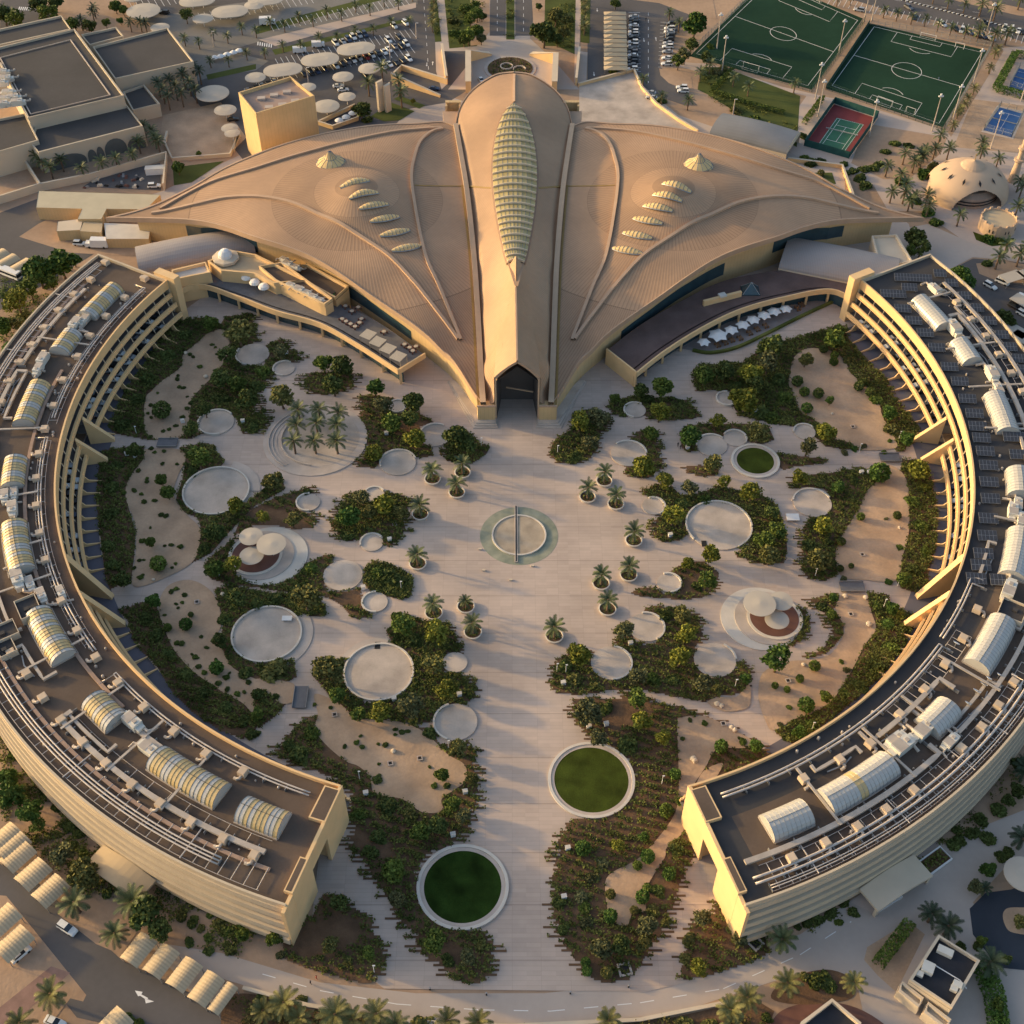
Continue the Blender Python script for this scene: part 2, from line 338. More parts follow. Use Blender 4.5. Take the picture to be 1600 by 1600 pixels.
bed([(1000, 768), (1025, 757), (1050, 762), (1065, 775), (1095, 770), (1125, 760), (1155, 767), (1192, 775), (1215, 790), (1228, 830), (1230, 860), (1225, 880), (1200, 883), (1180, 880), (1150, 868), (1172, 845), (1175, 815), (1160, 795), (1123, 785), (1090, 795), (1073, 820), (1075, 835), (1060, 846), (1035, 847), (1020, 838), (1018, 820), (1040, 800), (1030, 785)], 'L', 1.5, .6)
bed(Z(800, 800, (740, 510), (800, 470), (900, 480), (950, 510), (1010, 515), (1060, 480), (1050, 420), (980, 380), (1040, 340), (1130, 310), (1200, 310), (1290, 380), (1285, 450), (1260, 490), (1180, 540), (1080, 550), (950, 543), (800, 528)), 'R', 1.1, .5)
bed(Z(800, 800, (820, 610), (880, 590), (1080, 600), (1140, 640), (1170, 680), (1190, 750), (1190, 810), (1150, 830), (1140, 900), (1170, 980), (1240, 1040), (1330, 1030), (1400, 980), (1410, 930), (1460, 950), (1490, 1020), (1480, 1090), (1420, 1140), (1300, 1150), (1200, 1190), (1050, 1160), (850, 1120), (640, 1110), (400, 1148), (280, 1125), (240, 1080), (260, 1000), (250, 960), (300, 920), (350, 880), (500, 860), (495, 950), (530, 1020), (620, 1060), (700, 1040), (750, 960), (740, 890), (650, 830), (660, 750), (700, 700), (780, 720), (760, 800), (830, 830), (900, 820), (950, 740), (930, 670), (860, 630)), 'LR', 1.3, .5)
bed([(890, 1120), (897, 1095), (920, 1090), (970, 1093), (980, 1080), (1010, 1095), (1050, 1103), (1095, 1117), (1130, 1130), (1160, 1150), (1195, 1170), (1210, 1185), (1180, 1200), (1140, 1225), (1105, 1235), (1085, 1250), (1085, 1280), (1090, 1330), (1080, 1345), (1062, 1380), (1056, 1400), (1048, 1425), (1038, 1450), (1025, 1470), (1012, 1490), (1005, 1500), (995, 1515), (985, 1530), (960, 1536), (935, 1536), (915, 1520), (898, 1500), (880, 1475), (868, 1450), (862, 1420), (862, 1380), (868, 1345), (873, 1315), (885, 1290), (900, 1278), (925, 1278), (960, 1268), (985, 1245), (992, 1215), (985, 1190), (960, 1168), (932, 1160), (920, 1150), (905, 1135)], 'LR', 1.0, .9)
bed(Z(800, 1200, (1060, 1325), (1060, 1230), (1075, 1130), (1110, 1030), (1150, 950), (1270, 910), (1270, 830), (1320, 820), (1400, 930), (1440, 1000), (1490, 1000), (1560, 1010), (1620, 1150), (1480, 1220), (1380, 1250), (1190, 1310)), 'L', 1.0, .8)
# --- right wing gardens
bed([(1085, 600), (1082, 580), (1095, 570), (1160, 568), (1190, 545), (1230, 532), (1300, 512), (1320, 508), (1325, 530), (1345, 555), (1380, 590), (1400, 625), (1420, 650), (1440, 680), (1438, 688), (1415, 700), (1410, 708), (1395, 700), (1360, 705), (1320, 702), (1290, 698), (1275, 685), (1250, 668), (1225, 665), (1190, 658), (1155, 650), (1145, 635), (1150, 620), (1140, 612), (1110, 610), (1090, 612)], 'LR', 1.7, .3)
bed([(1237, 745), (1300, 740), (1345, 730), (1372, 740), (1370, 755), (1352, 770), (1350, 790), (1335, 805), (1310, 850), (1305, 875), (1308, 898), (1290, 908), (1265, 905), (1252, 890), (1253, 830), (1265, 810), (1290, 800), (1298, 785), (1290, 765), (1265, 762), (1242, 763)], 'L', 1.5, .8)
bed([(1410, 718), (1445, 720), (1455, 745), (1465, 800), (1463, 850), (1450, 900), (1455, 922), (1440, 930), (1410, 920), (1400, 905), (1405, 880), (1415, 850), (1420, 800), (1420, 770), (1405, 745)], '', 1.6)
bed([(1200, 705), (1240, 712), (1295, 718), (1290, 724), (1240, 730), (1225, 735), (1205, 722)], 'L', 1.2, .6)
bed([(1243, 945), (1258, 955), (1266, 975), (1258, 995), (1240, 1008), (1228, 1012), (1242, 990), (1246, 968)], 'R', 1.5, .6)
bed([(1262, 937), (1310, 926), (1312, 945), (1302, 952), (1318, 975), (1318, 992), (1303, 1010), (1290, 1022), (1258, 1030), (1290, 1010), (1302, 985), (1292, 962), (1275, 945)], 'L', 1.3, .8)
bed([(1355, 927), (1385, 928), (1390, 945), (1435, 965), (1438, 972), (1420, 990), (1415, 1010), (1390, 1040), (1375, 1060), (1340, 1090), (1310, 1115), (1290, 1130), (1270, 1150), (1248, 1168), (1210, 1145), (1240, 1125), (1270, 1115), (1300, 1095), (1330, 1050), (1350, 1010), (1370, 985), (1360, 960)], '', 1.7)
# --- raked sand
sand([(350, 516), (359, 540), (348, 570), (332, 590), (315, 607), (300, 625), (297, 650), (290, 678), (270, 687), (238, 686), (226, 670), (227, 625), (237, 612), (252, 597), (282, 575), (287, 555), (310, 535), (325, 522)])
sand([(225, 703), (280, 703), (290, 720), (278, 745), (272, 775), (290, 803), (312, 825), (312, 850), (300, 880), (255, 905), (215, 918), (206, 905), (212, 870), (212, 820), (197, 780), (201, 750), (225, 717)])
sand([(248, 950), (262, 917), (295, 907), (325, 920), (342, 945), (345, 980), (338, 995), (350, 1020), (365, 1045), (400, 1062), (430, 1072), (440, 1092), (410, 1078), (398, 1090), (398, 1118), (380, 1100), (350, 1083), (305, 1052), (275, 1020), (260, 990)])
sand([(400, 1062), (450, 1066), (462, 1075), (460, 1096), (440, 1100), (420, 1085)])
sand([(492, 1085), (530, 1100), (560, 1122), (620, 1128), (655, 1140), (680, 1160), (700, 1180), (726, 1196), (728, 1220), (710, 1235), (690, 1250), (692, 1268), (660, 1270), (630, 1250), (600, 1245), (583, 1238), (578, 1215), (560, 1198), (540, 1190), (510, 1165), (492, 1140), (497, 1117)])
sand([(1235, 580), (1240, 560), (1262, 545), (1300, 550), (1320, 565), (1330, 585), (1362, 610), (1375, 630), (1378, 650), (1400, 690), (1395, 702), (1345, 704), (1320, 690), (1300, 685), (1270, 655), (1250, 645), (1240, 620), (1232, 600)])
sand([(1353, 770), (1373, 750), (1385, 728), (1408, 738), (1419, 765), (1420, 830), (1410, 870), (1400, 908), (1350, 907), (1320, 904), (1308, 890), (1306, 860), (1320, 830), (1340, 800)])
sand([(1315, 932), (1350, 930), (1362, 960), (1368, 985), (1350, 1010), (1330, 1050), (1300, 1095), (1270, 1115), (1240, 1125), (1208, 1142), (1195, 1125), (1185, 1090), (1192, 1052), (1230, 1035), (1265, 1032), (1298, 1022), (1320, 985), (1305, 955)])
sand([(1150, 1090), (1170, 1070), (1172, 1100), (1160, 1110), (1130, 1112), (1105, 1098), (1125, 1090)])
sand([(1058, 1130), (1065, 1122), (1100, 1120), (1145, 1140), (1180, 1163), (1160, 1170), (1120, 1172), (1102, 1200), (1080, 1232), (1066, 1252), (1068, 1298), (1042, 1325), (1038, 1342), (1012, 1385), (1008, 1425), (990, 1422), (980, 1447), (957, 1440), (948, 1415), (946, 1378), (960, 1362), (990, 1347), (1010, 1330), (1036, 1300), (1055, 1270), (1060, 1240), (1060, 1200)])
sand([(1085, 1235), (1100, 1205), (1130, 1195), (1100, 1240)])

# ---------------------------------------------------------------- pads, lawns, steps
def disc_z(): return PZ + .30
def pad(px, py, a, rim=None, m=M_concd, crescent=None, phrase='pale round concrete pad', h=.45):
    """low round platform; rim=(start, end) degrees of the raised kerb"""
    c = G(px, py, 0); r = a / pxm(py); DISCS.append((c[0], c[1], r + .2))
    t = empty('round_pad', c); b = MB()
    b.prism(circ((0, 0), r - .02, 56), 0.0, PZ + .30); b.build('platform', m, t)
    if rim:
        b = MB(); pts = circ((0, 0), r, 56, *rim) if rim[1] - rim[0] < 360 else circ((0, 0), r, 56)
        b.wall(pts, 0.0, PZ + h + .25, .45, closed=rim[1] - rim[0] >= 360); b.build('kerb', M_concw, t)
    if crescent:
        a0, a1, w = crescent; b = MB()
        o = circ((0, 0), r + w, 40, a0, a1); i = circ((0, 0), r + .25, 40, a0, a1)
        for k in range(len(o) - 1): b.face([(*i[k], PZ + .2), (*o[k], PZ + .2), (*o[k + 1], PZ + .2), (*i[k + 1], PZ + .2)]); b.face([(*o[k], 0), (*o[k + 1], 0), (*o[k + 1], PZ + .2), (*o[k], PZ + .2)])
        b.build('step', M_conc, t); 
    auto(t, phrase, 'concrete pad', c, 'round concrete pads in the court gardens'); return t
pad(338, 661, 28, (40, 290)); pad(338, 768, 51, (0, 360), crescent=(0, 75, 3.2), phrase='large round pad with raised kerb')
pad(395, 555, 26, (150, 260)); pad(444, 577, 17, (60, 270)); pad(622, 724, 28, (20, 200)); pad(680, 681, 25, (60, 190))
pad(482, 786, 18.5, (90, 280)); pad(621, 636, 14, (0, 360)); pad(585, 774, 16, (30, 150)); pad(992, 642, 17, (50, 260)); pad(982, 710, 28, (0, 130))
pad(1135, 624, 16, (80, 300)); pad(1112, 697, 24, (40, 180)); pad(1148, 686, 18, (-30, 150), m=M_concd); pad(1021, 792, 18, (-60, 110))
pad(1257, 676, 17, (30, 180)); pad(1269, 787, 30, (20, 170)); pad(1123, 822, 51, (-60, 215), phrase='large round pad with raised kerb'); pad(1045, 912, 19, (-90, 110))
pad(1010, 981, 28, (-60, 100)); pad(955, 1037, 32, (-90, 80)); pad(1117, 1032, 33, (0, 60)); pad(581, 849, 18, (30, 200)); pad(536, 900, 31)
pad(586, 942, 20, (90, 280)); pad(417, 992, 54, (0, 360), crescent=(-60, 40, 3.0), phrase='large round pad with raised kerb')
pad(592, 1051, 54, (0, 360), crescent=(80, 160, 2.2), phrase='large round pad with raised kerb'); pad(711, 1036, 19.5); pad(712, 1129, 34, (110, 250))
def ring_lawn(px, py, ag, ao, phrase, m=M_lawn):
    c = G(px, py, 0); rg = ag / pxm(py); ro = ao / pxm(py); DISCS.append((c[0], c[1], ro + .3)); t = empty('lawn_circle', c)
    b = MB(); b.prism(circ((0, 0), rg + .05, 72), 0, PZ + .22); b.build('lawn', m, t)
    b = MB(); b.lathe([(ro, 0), (ro, PZ + .42), (rg + (ro - rg) * .55, PZ + .44)], k=72); b.f.pop(); b.mi.pop(); 
    b.build('bench_ring', M_concw, t)
    b = MB(); b.lathe([(rg + (ro - rg) * .54, PZ + .43), (rg + (ro - rg) * .5, PZ + .27), (rg, PZ + .28), (rg, PZ)], k=72); b.f.pop(); b.mi.pop(); b.build('inner_kerb', M_conc, t)
    tag(t, phrase, 'lawn circle'); return t
ring_lawn(723, 1386, 60.5, 72, 'large dark green lawn circle with pale bench ring nearest the bottom edge', M_lawng)
ring_lawn(924, 1219, 58, 68, 'large round lawn with cream bench ring beside the brown planted beds')
ring_lawn(1180, 721, 29, 38, 'small round lawn in cream ring between the entrance gate and right wing')
# palm circle
c = G(493, 687, 0); k = pxm(687); DISCS.append((c[0], c[1], 81 / k)); t = empty('palm_circle', c)
b = MB(); b.prism(circ((0, 0), 81 / k, 72), 0, PZ + .2); b.build('platform', M_conc, t)
b = MB(); b.prism(circ((8 / k, 1 / k), 61 / k, 64), 0, PZ + .215); b.build('sand_floor', M_concd, t)
b = MB(); b.wall([(x + 8 / k, y + 1 / k) for x, y in circ((0, 0), 61 / k, 40, 120, 262)], 0, PZ + .85, .35); b.build('kerb', M_concd, t)
for q in (66, 70, 74):
    b = MB(); b.wall([(x + (8 - (q - 61) * .5) / k, y) for x, y in circ((0, 0), q / k, 36, 130, 235)], 0, PZ + .3 + (q - 66) * .03, .3); b.build('step', M_conc, t)
tag(t, 'wide pale stepped circle of paving in which nine date palms stand', 'palm circle')
# fountain
c = G(811, 837, 0); k = pxm(837); DISCS.append((c[0], c[1], 62 / k)); t = empty('fountain', c)
M_pool = mat('shallow_pool', (.24, .27, .19), .35, .3, .25, spec=.5, col2=(.36, .35, .25), fine=.06)
M_basin = mat('basin_stone', (.38, .31, .23), .7, .2, .3, fine=.1)
b = MB(); b.prism(circ((0, 0), 61 / k, 80), 0, PZ + .03); b.build('pool', M_pool, t)
b = MB(); b.prism(circ((0, 0), 41 / k, 72), 0, PZ + .25); b.build('basin', M_basin, t)
b = MB(); b.wall(circ((0, 0), 41.5 / k, 72), 0, PZ + .45, .4, closed=True); b.build('rim', M_concw, t)
b = MB(); b.box((-4.5 / k, 3 / k, .21), (.9, 118 / k, .6)); b.build('channel', M_concd, t)
b = MB(); b.box((-4.5 / k, 3 / k, .53), (.35, 116 / k, .06)); b.build('water_slot', M_dark, t)
tag(t, 'round shallow fountain with greenish pool ring and central channel in the open plaza', 'fountain')
# canopied stepped circles
def canopy_circle(px, py, a, ain, off, caps, phrase):
    c = G(px, py, 0); k = pxm(py); DISCS.append((c[0], c[1], a / k)); t = empty('stepped_circle', c)
    for q, (f, z) in enumerate(((1.0, .2), (.84, .4), (.7, .6))):
        b = MB(); b.prism(circ((off * (1 - f) * a / k * 1.2, 0), a * f / k, 64), 0, PZ + z); b.build('step', M_conc if q % 2 else M_concw, t)
    b = MB(); b.prism(circ((off * .3 * a / k * 1.15, 0), ain / k, 48), 0, PZ + .62); b.build('red_floor', M_redp, t)
    tag(t, phrase, 'seating circle')
    for i, (x, y, r, z) in enumerate(caps):
        p = G(x, y, z); kk = pxm(y, z); u = empty('round_canopy', (p[0], p[1], 0)); b = MB()
        b.lathe([(r / kk, z - .1), (r / kk, z + .04), (r / kk * .5, z + .16), (.15, z + .34)], k=40); b.build('membrane', M_canopy, u)
        b = MB(); b.lathe([(.18, .6), (.14, z)], k=10)
        for j in range(8):
            an = j * math.pi / 4; b.tube([(0, 0, z - .9), (math.cos(an) * r / kk * .9, math.sin(an) * r / kk * .9, z - .15)], .06, 4)
        b.build('post', M_white, u)
        nm = ['tallest', 'middle', 'lowest'][i]
        tag(u, f'{["largest", "second", "third"][i]} cream disc canopy on a post over the red {"left" if px < 800 else "right"} seating circle', 'canopy', 'round canopies over the seating circles')
canopy_circle(421, 869, 60, 37, -1, [(424, 850, 23, 5.2), (392, 838, 18.5, 4.2), (393, 868, 19, 3.4)], 'left stepped seating circle with red floor under three cream canopies')
canopy_circle(1188, 967, 62, 38, 1, [(1187, 943, 25.5, 5.2), (1220, 939, 19, 4.2), (1214, 968, 19, 3.4)], 'right stepped seating circle with red floor under three cream canopies')
# ================================================================ the two curved wings
RI, RO, ZR = 128.4, 158.0, 15.0
M_band = mat('ochre_band', (.78, .52, .26), .75, .05, .2)
M_bandt = mat('cream_band', (.56, .46, .33), .8, .05, .2)
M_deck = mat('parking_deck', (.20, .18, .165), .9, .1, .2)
def mir(a, side): return a if side == 'R' else 180 - a
def wing(side):
    S = lambda a: mir(a, side)
    A0, A1 = 29.3, -72.5
    t = empty('curved_wing_building', P(S(-20), 143, 0)); off = Vector(t.location)
    def B(b, name, m, sm=False):
        o = b.build(name, m, t); o.location = -off; return o
    lo, hi = min(S(A0), S(A1)), max(S(A0), S(A1))
    b = MB(); b.arcwall(lo, hi, RI + .3, RO - .3, ZR - .4, ZR); B(b, 'roof', M_roofd if side == 'R' else M_roofb)
    if side == 'R':
        b = MB(); b.arcwall(S(-70), S(-20), 138, RO - .6, ZR, ZR + .015); B(b, 'roof_patch', M_roofb)
    b = MB(); b.arcwall(lo, hi, RI, RI + .5, ZR - 2.1, ZR + 1.1); B(b, 'inner_parapet', M_band)
    b = MB(); b.arcwall(lo, hi, RO - .5, RO, ZR - .8, ZR + .9); B(b, 'outer_parapet', M_bandt)
    for a in (A0,):
        b = MB(); p = [P(S(a), R)[:2] for R in (RI, RO)]; b.wall(p, 0, ZR + 1.0, .6); B(b, 'end_wall', M_bandt)
    # inner side: dark back wall, decks and their ochre bands
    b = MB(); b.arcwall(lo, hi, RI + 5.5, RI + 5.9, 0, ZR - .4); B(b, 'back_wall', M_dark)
    lv = [(125.0, 4.6), (126.3, 8.0), (127.6, 11.4)]
    for k, (R, zt) in enumerate(lv):
        for s0, s1 in (((29.2, 1.9), (-2.6, -24.9), (-31.2, -72.3)) if k < 2 else ((29.2, -24.9), (-31.2, -72.3))):
            a, c = sorted((S(s0), S(s1)))
            b = MB(); b.arcwall(a, c, R, R + .25, zt - 1.3, zt); b.arcwall(a, c, R - .05, R + .55, zt, zt + .12); b.arcwall(a, c, R - .3, R, zt - 1.3, zt - 1.05); B(b, 'deck_band', M_band)
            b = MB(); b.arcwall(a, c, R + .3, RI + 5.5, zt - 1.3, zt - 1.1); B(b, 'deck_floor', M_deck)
    b = MB()
    for i in range(45):
        a = 28 - i * 2.25
        if 2 > a > -2.7 or -25 > a > -31: continue
        b = MB(); b.tube([P(S(a), 125.9, 3.3), P(S(a), 128.5, 13)], .17, 4); B(b, 'deck_column', M_bandt)
    for i in range(30):
        a = 27 - i * 2.35
        if 2.5 > a > -4 or -24 > a > -33: continue
        b = MB(); q = [P(S(a), 126.2, 3.2), P(S(a), 126.2, 0), P(S(a), 120.6, PZ), P(S(a), 120.6, PZ + .25), P(S(a), 124.2, PZ + .9), P(S(a), 125.6, 3.2)]
        d = math.radians(S(a) + 90); dx, dy = math.cos(d) * .16, math.sin(d) * .16
        l = [(x - dx, y - dy, z) for x, y, z in q]; r = [(x + dx, y + dy, z) for x, y, z in q]; b.face(l); b.face(r[::-1])
        for j in range(6): b.face([l[j], r[j], r[(j + 1) % 6], l[(j + 1) % 6]])
        B(b, 'fin_wall', M_band)
    # leaning buttress walls flanking the two passages
    for (a0, R0, z0, a1, R1, w) in ((1.7, 127.0, 10.2, 2.3, 120.0, 1.3), (-2.4, 127.0, 10.2, -1.9, 120.0, 1.3), (-24.8, 128.5, 14.6, -27.6, 121.0, 1.5), (-31.0, 128.5, 14.6, -32.6, 121.0, 1.5)):
        b = MB(); p0 = P(S(a0), R0); p1 = P(S(a1), R1); d = Vector((p1[0] - p0[0], p1[1] - p0[1])); d.normalize(); n = (-d.y * w / 2, d.x * w / 2)
        for sgn in (1, -1):
            f = [(p0[0] + sgn * n[0], p0[1] + sgn * n[1], 0), (p1[0] + sgn * n[0], p1[1] + sgn * n[1], 0), (p1[0] + sgn * n[0], p1[1] + sgn * n[1], .9), (p0[0] + sgn * n[0], p0[1] + sgn * n[1], z0)]
            b.face(f if sgn > 0 else f[::-1]); 
            if sgn > 0: L = f
            else: R_ = f
        for j in range(4): b.face([L[j], R_[j], R_[(j + 1) % 4], L[(j + 1) % 4]])
        B(b, 'buttress', M_yell)
    # outer side: five stacked louvre bands stepping outwards
    for k in range(5):
        z1 = ZR - .8 - k * 2.75; R = RO + .25 + k * .42
        b = MB(); b.arcwall(lo, hi, RO - .6, R, z1 - 1.95, z1, 1.5); B(b, 'louvre_band', M_bandt)
        b = MB(); b.arcwall(lo, hi, RO - .7, R - .5, z1 - 2.75, z1 - 1.95, 1.5); B(b, 'window_strip', M_dark)
    # free end: two sloping pylons with a passage between them
    e = A1; bl = MB()
    def ew(Ra, Rb, z0, z1, th=.8, ex=0): p = [P(S(e - ex), Ra)[:2], P(S(e - ex), Rb)[:2]]; b = MB(); b.wall(p, z0, z1, th); B(b, 'end_wall', M_yell)
    ew(RI, 138.6, 0, ZR + 1.02); ew(138.6, 146.4, 10.0, ZR + 1); ew(146.4, 155, 0, ZR + 1); ew(155.1, RO + 1.5, 0, ZR + .4, .8)
    b = MB(); b.prism([P(S(e - .16), RI + 1.2)[:2], P(S(e - .16), 138)[:2], P(S(e + 1.5), 138)[:2], P(S(e + 1.5), RI + 1.2)[:2]], 0, ZR + 1.15); B(b, 'end_pylon', M_yell)
    b = MB(); b.prism([P(S(e + .0), RI + 1.5)[:2], P(S(e + .0), 137.7)[:2], P(S(e + 1.35), 137.7)[:2], P(S(e + 1.35), RI + 1.5)[:2]], ZR + 1.15, ZR + 1.17); B(b, 'pylon_roof', M_roofb)
    b = MB(); b.prism([P(S(e - .16), 147)[:2], P(S(e - .16), 155.2)[:2], P(S(e + .6), 155.2)[:2], P(S(e + .6), 147)[:2]], 0, ZR + 1.12); B(b, 'end_pylon', M_yell)
    b = MB(); b.prism([P(S(e), 147.3)[:2], P(S(e), 154.9)[:2], P(S(e + .5), 154.9)[:2], P(S(e + .5), 147.3)[:2]], ZR + 1.12, ZR + 1.14); B(b, 'pylon_roof', M_roofb)
    # corner tower beside the hall
    b = MB(); b.prism([P(S(29.4), 125.6)[:2], P(S(29.4), 134)[:2], P(S(30.6), 134)[:2], P(S(30.6), 125.6)[:2]], 0, ZR + 2.2); B(b, 'corner_tower', M_yell)
    # entrance porch on the outer side
    ap = -59 if side == 'R' else -57.5
    c = P(S(ap), RO + 4.6, 0); rz = math.radians(S(ap) + 90); b = MB(); n = 10
    for i in range(n):
        x0, x1 = -8 + 16 * i / n, -8 + 16 * (i + 1) / n; z = lambda x: 3.6 + 1.1 * math.cos(x / 8 * math.pi / 2 * 1.0)
        co, si = math.cos(rz), math.sin(rz); w = lambda x, y, zz: (c[0] + x * co - y * si, c[1] + x * si + y * co, zz)
        b.face([w(x0, -3, z(x0)), w(x1, -3, z(x1)), w(x1, 3, z(x1)), w(x0, 3, z(x0))])
        for yy in (-3, 3): b.face([w(x0, yy, z(x0) - .7), w(x1, yy, z(x1) - .7), w(x1, yy, z(x1)), w(x0, yy, z(x0))])
    for x in (-7.6, 7.6): b.box(w(x, -2.4, 1.6), (.7, .7, 3.4), rz)
    for x in (-8, 8): b.face([w(x, -3, z(x) - .7), w(x, 3, z(x) - .7), w(x, 3, z(x)), w(x, -3, z(x))])
    B(b, 'entrance_porch', M_shade if side == 'L' else M_cream)
    tag(t, {'L': 'long curved left wing with brown roof, striped barrel skylights and ochre parking decks', 'R': 'long curved right wing with dark roof, solar panels and sunlit ochre parking decks'}[side], 'building'); return t
wing('L'); wing('R')

# ---------------------------------------------------------------- roof equipment on the wings
M_vy = mat('yellow_glazing', (.56, .42, .20), .4, .06, .5, spec=.5)
M_vw = mat('white_glazing', (.47, .46, .43), .35, .05, .5, spec=.5)
M_vf = mat('vault_frame', (.12, .11, .10), .5, .1, 1)
def vault(px, py, ln, w, kind, rzdeg=None):
    c = G(px, py, ZR + 1.2); a = math.degrees(math.atan2(c[1] - CY, c[0] - CX)); R = math.hypot(c[0] - CX, c[1] - CY); rz = math.radians(a + 90 if rzdeg is None else rzdeg)
    t = empty('barrel_skylight', (c[0], c[1], ZR), rz); h = w * .42; n = 10; nb = max(4, int(ln / 1.05)); curve = None if rzdeg is not None else R
    def pt(u, k, s=1.0):
        th = math.pi * k / n; y = math.cos(th) * w / 2 * s; z = math.sin(th) * h * s + .35
        if curve:   # follow the wing's curve
            an = u / curve; rr = curve - y; return (rr * math.sin(an), curve - rr * math.cos(an), z)
        return (u, y, z)
    pat = [0, 0, 1, 0, 0, 1, 1, 0, 1, 0, 0, 0, 1, 1, 0]
    b = MB(); 
    for i in range(nb):
        u0, u1 = -ln / 2 + ln * i / nb, -ln / 2 + ln * (i + 1) / nb; b.cur = (pat[(i + int(px)) % 15] if kind == 'L' else (0 if (px > 1320 and px < 1400 and i in (7,8)) else 1))
        for k in range(n): b.face([pt(u0, k), pt(u1, k), pt(u1, k + 1), pt(u0, k + 1)])
    b.cur = 1
    for u, fl in ((-ln / 2, 1), (ln / 2, 0)):
        f = [pt(u, k) for k in range(n + 1)]; b.face(f if fl else f[::-1])
    o = b.build('glazing', [M_vy, M_vw], t)
    b = MB()
    for i in range(nb + 1):
        u = -ln / 2 + ln * i / nb; b.tube([pt(u, k, 1.012) for k in range(0, n + 1)], .055 if kind == 'L' else .04, 4)
    m = [pt(-ln / 2 + ln * i / nb, n // 2, 1.012) for i in range(nb + 1)]; b.tube(m, .06, 4); b.build('ribs', M_vf if kind == 'L' else M_steel, t)
    b = MB()
    for k in (0, n): 
        pp = [pt(-ln / 2 + ln * i / nb, k) for i in range(nb + 1)]; b.wall([(p[0], p[1]) for p in pp], 0, .42, .5)
    for u in (-ln / 2, ln / 2): p, q = pt(u, 0), pt(u, n); b.wall([p[:2], q[:2]], 0, .4, .4)
    b.build('kerb', M_duct, t)
    auto(t, 'yellow and white striped barrel skylight' if kind == 'L' else 'white barrel skylight on the dark roof', 'skylight', (c[0], c[1], ZR), 'barrel skylights on the curved roofs'); return t
for v in [(157, 470, 16, 6.3), (102, 534, 9.5, 6.5), (48, 630, 17.5, 6.5), (21, 738, 11, 6.5), (26, 855, 18, 6.8), (77, 992, 17.5, 6.6), (163, 1110, 9.5, 6.6), (293, 1213, 19, 6.8), (410, 1275, 10.5, 6.6)]: vault(*v, 'L')
for v in [(1457, 488, 15, 6.3), (1510, 549, 10, 6.5), (1566, 645, 16, 6.5), (1594, 754, 10, 6.8), (1591, 865, 17, 6.8), (1549, 1005, 17.5, 6.8), (1467, 1120, 9, 6.8), (1342, 1223, 19, 7), (1230, 1280, 10, 6.8)]: vault(*v, 'R')

# air-conditioning units
def ac_mesh():
    b = MB(); b.box((0, 0, .95), (2.1, 2.0, 1.3), 0, .94); b.box((0, 0, 1.63), (1.7, 1.6, .1)); me = b.mesh('ac_casing', M_ac)
    b = MB(); b.tube([(1.0, .1, .8), (1.7, .1, .8), (2.0, -.4, .6), (2.0, -1.2, .5)], .4, 6); pe = b.mesh('ac_duct', M_duct)
    b = MB()
    for x in (-.9, .9):
        for y in (-.8, .8): b.box((x, y, .16), (.14, .14, .3))
    return me, pe, b.mesh('ac_feet', M_steel)
AC = ac_mesh()
def ac(px, py, s=1.0, z=ZR, rot=None):
    c = G(px, py, z + 1); a = math.atan2(c[1] - CY, c[0] - CX) if rot is None else rot
    t = empty('ac_unit', (c[0], c[1], z + .02), a + random.uniform(-.06, .06), s); link('casing', AC[0], t); link('duct', AC[1], t); link('feet', AC[2], t)
    auto(t, 'beige rooftop air conditioning unit', 'air conditioner', (c[0], c[1], z), 'beige air conditioning boxes on the curved roofs')
acs = [(165, 410), (142, 437), (116, 460), (92, 485), (70, 512), (51, 539), (32, 566), (16, 596), (2, 629), (226, 435), (195, 465), (166, 494), (141, 525), (122, 557), (99, 594), (84, 634), (70, 670), (61, 709), (57, 747), (57, 790),
       (62, 833), (71, 875), (96, 939), (121, 985), (150, 1027), (185, 1067), (225, 1105), (272, 1143), (322, 1178), (380, 1206), (42, 1053), (67, 1090), (96, 1125), (130, 1160), (166, 1193), (17, 1020), (207, 1226), (251, 1256), (299, 1285), (349, 1311), (397, 1337), (440, 1238), (405, 1335),
       (1469, 455), (1495, 472), (1517, 499), (1540, 525), (1560, 554), (1580, 583), (1597, 612), (1527, 952), (1505, 997), (1477, 1037), (1445, 1077), (1406, 1116), (1360, 1162), (1312, 1187), (1256, 1217), (1584, 1066), (1560, 1102), (1534, 1136), (1502, 1169), (1428, 1235), (1385, 1265), (1340, 1292), (1290, 1317), (1237, 1341)]
for p in acs[:41] + acs[43:]: ac(*p)
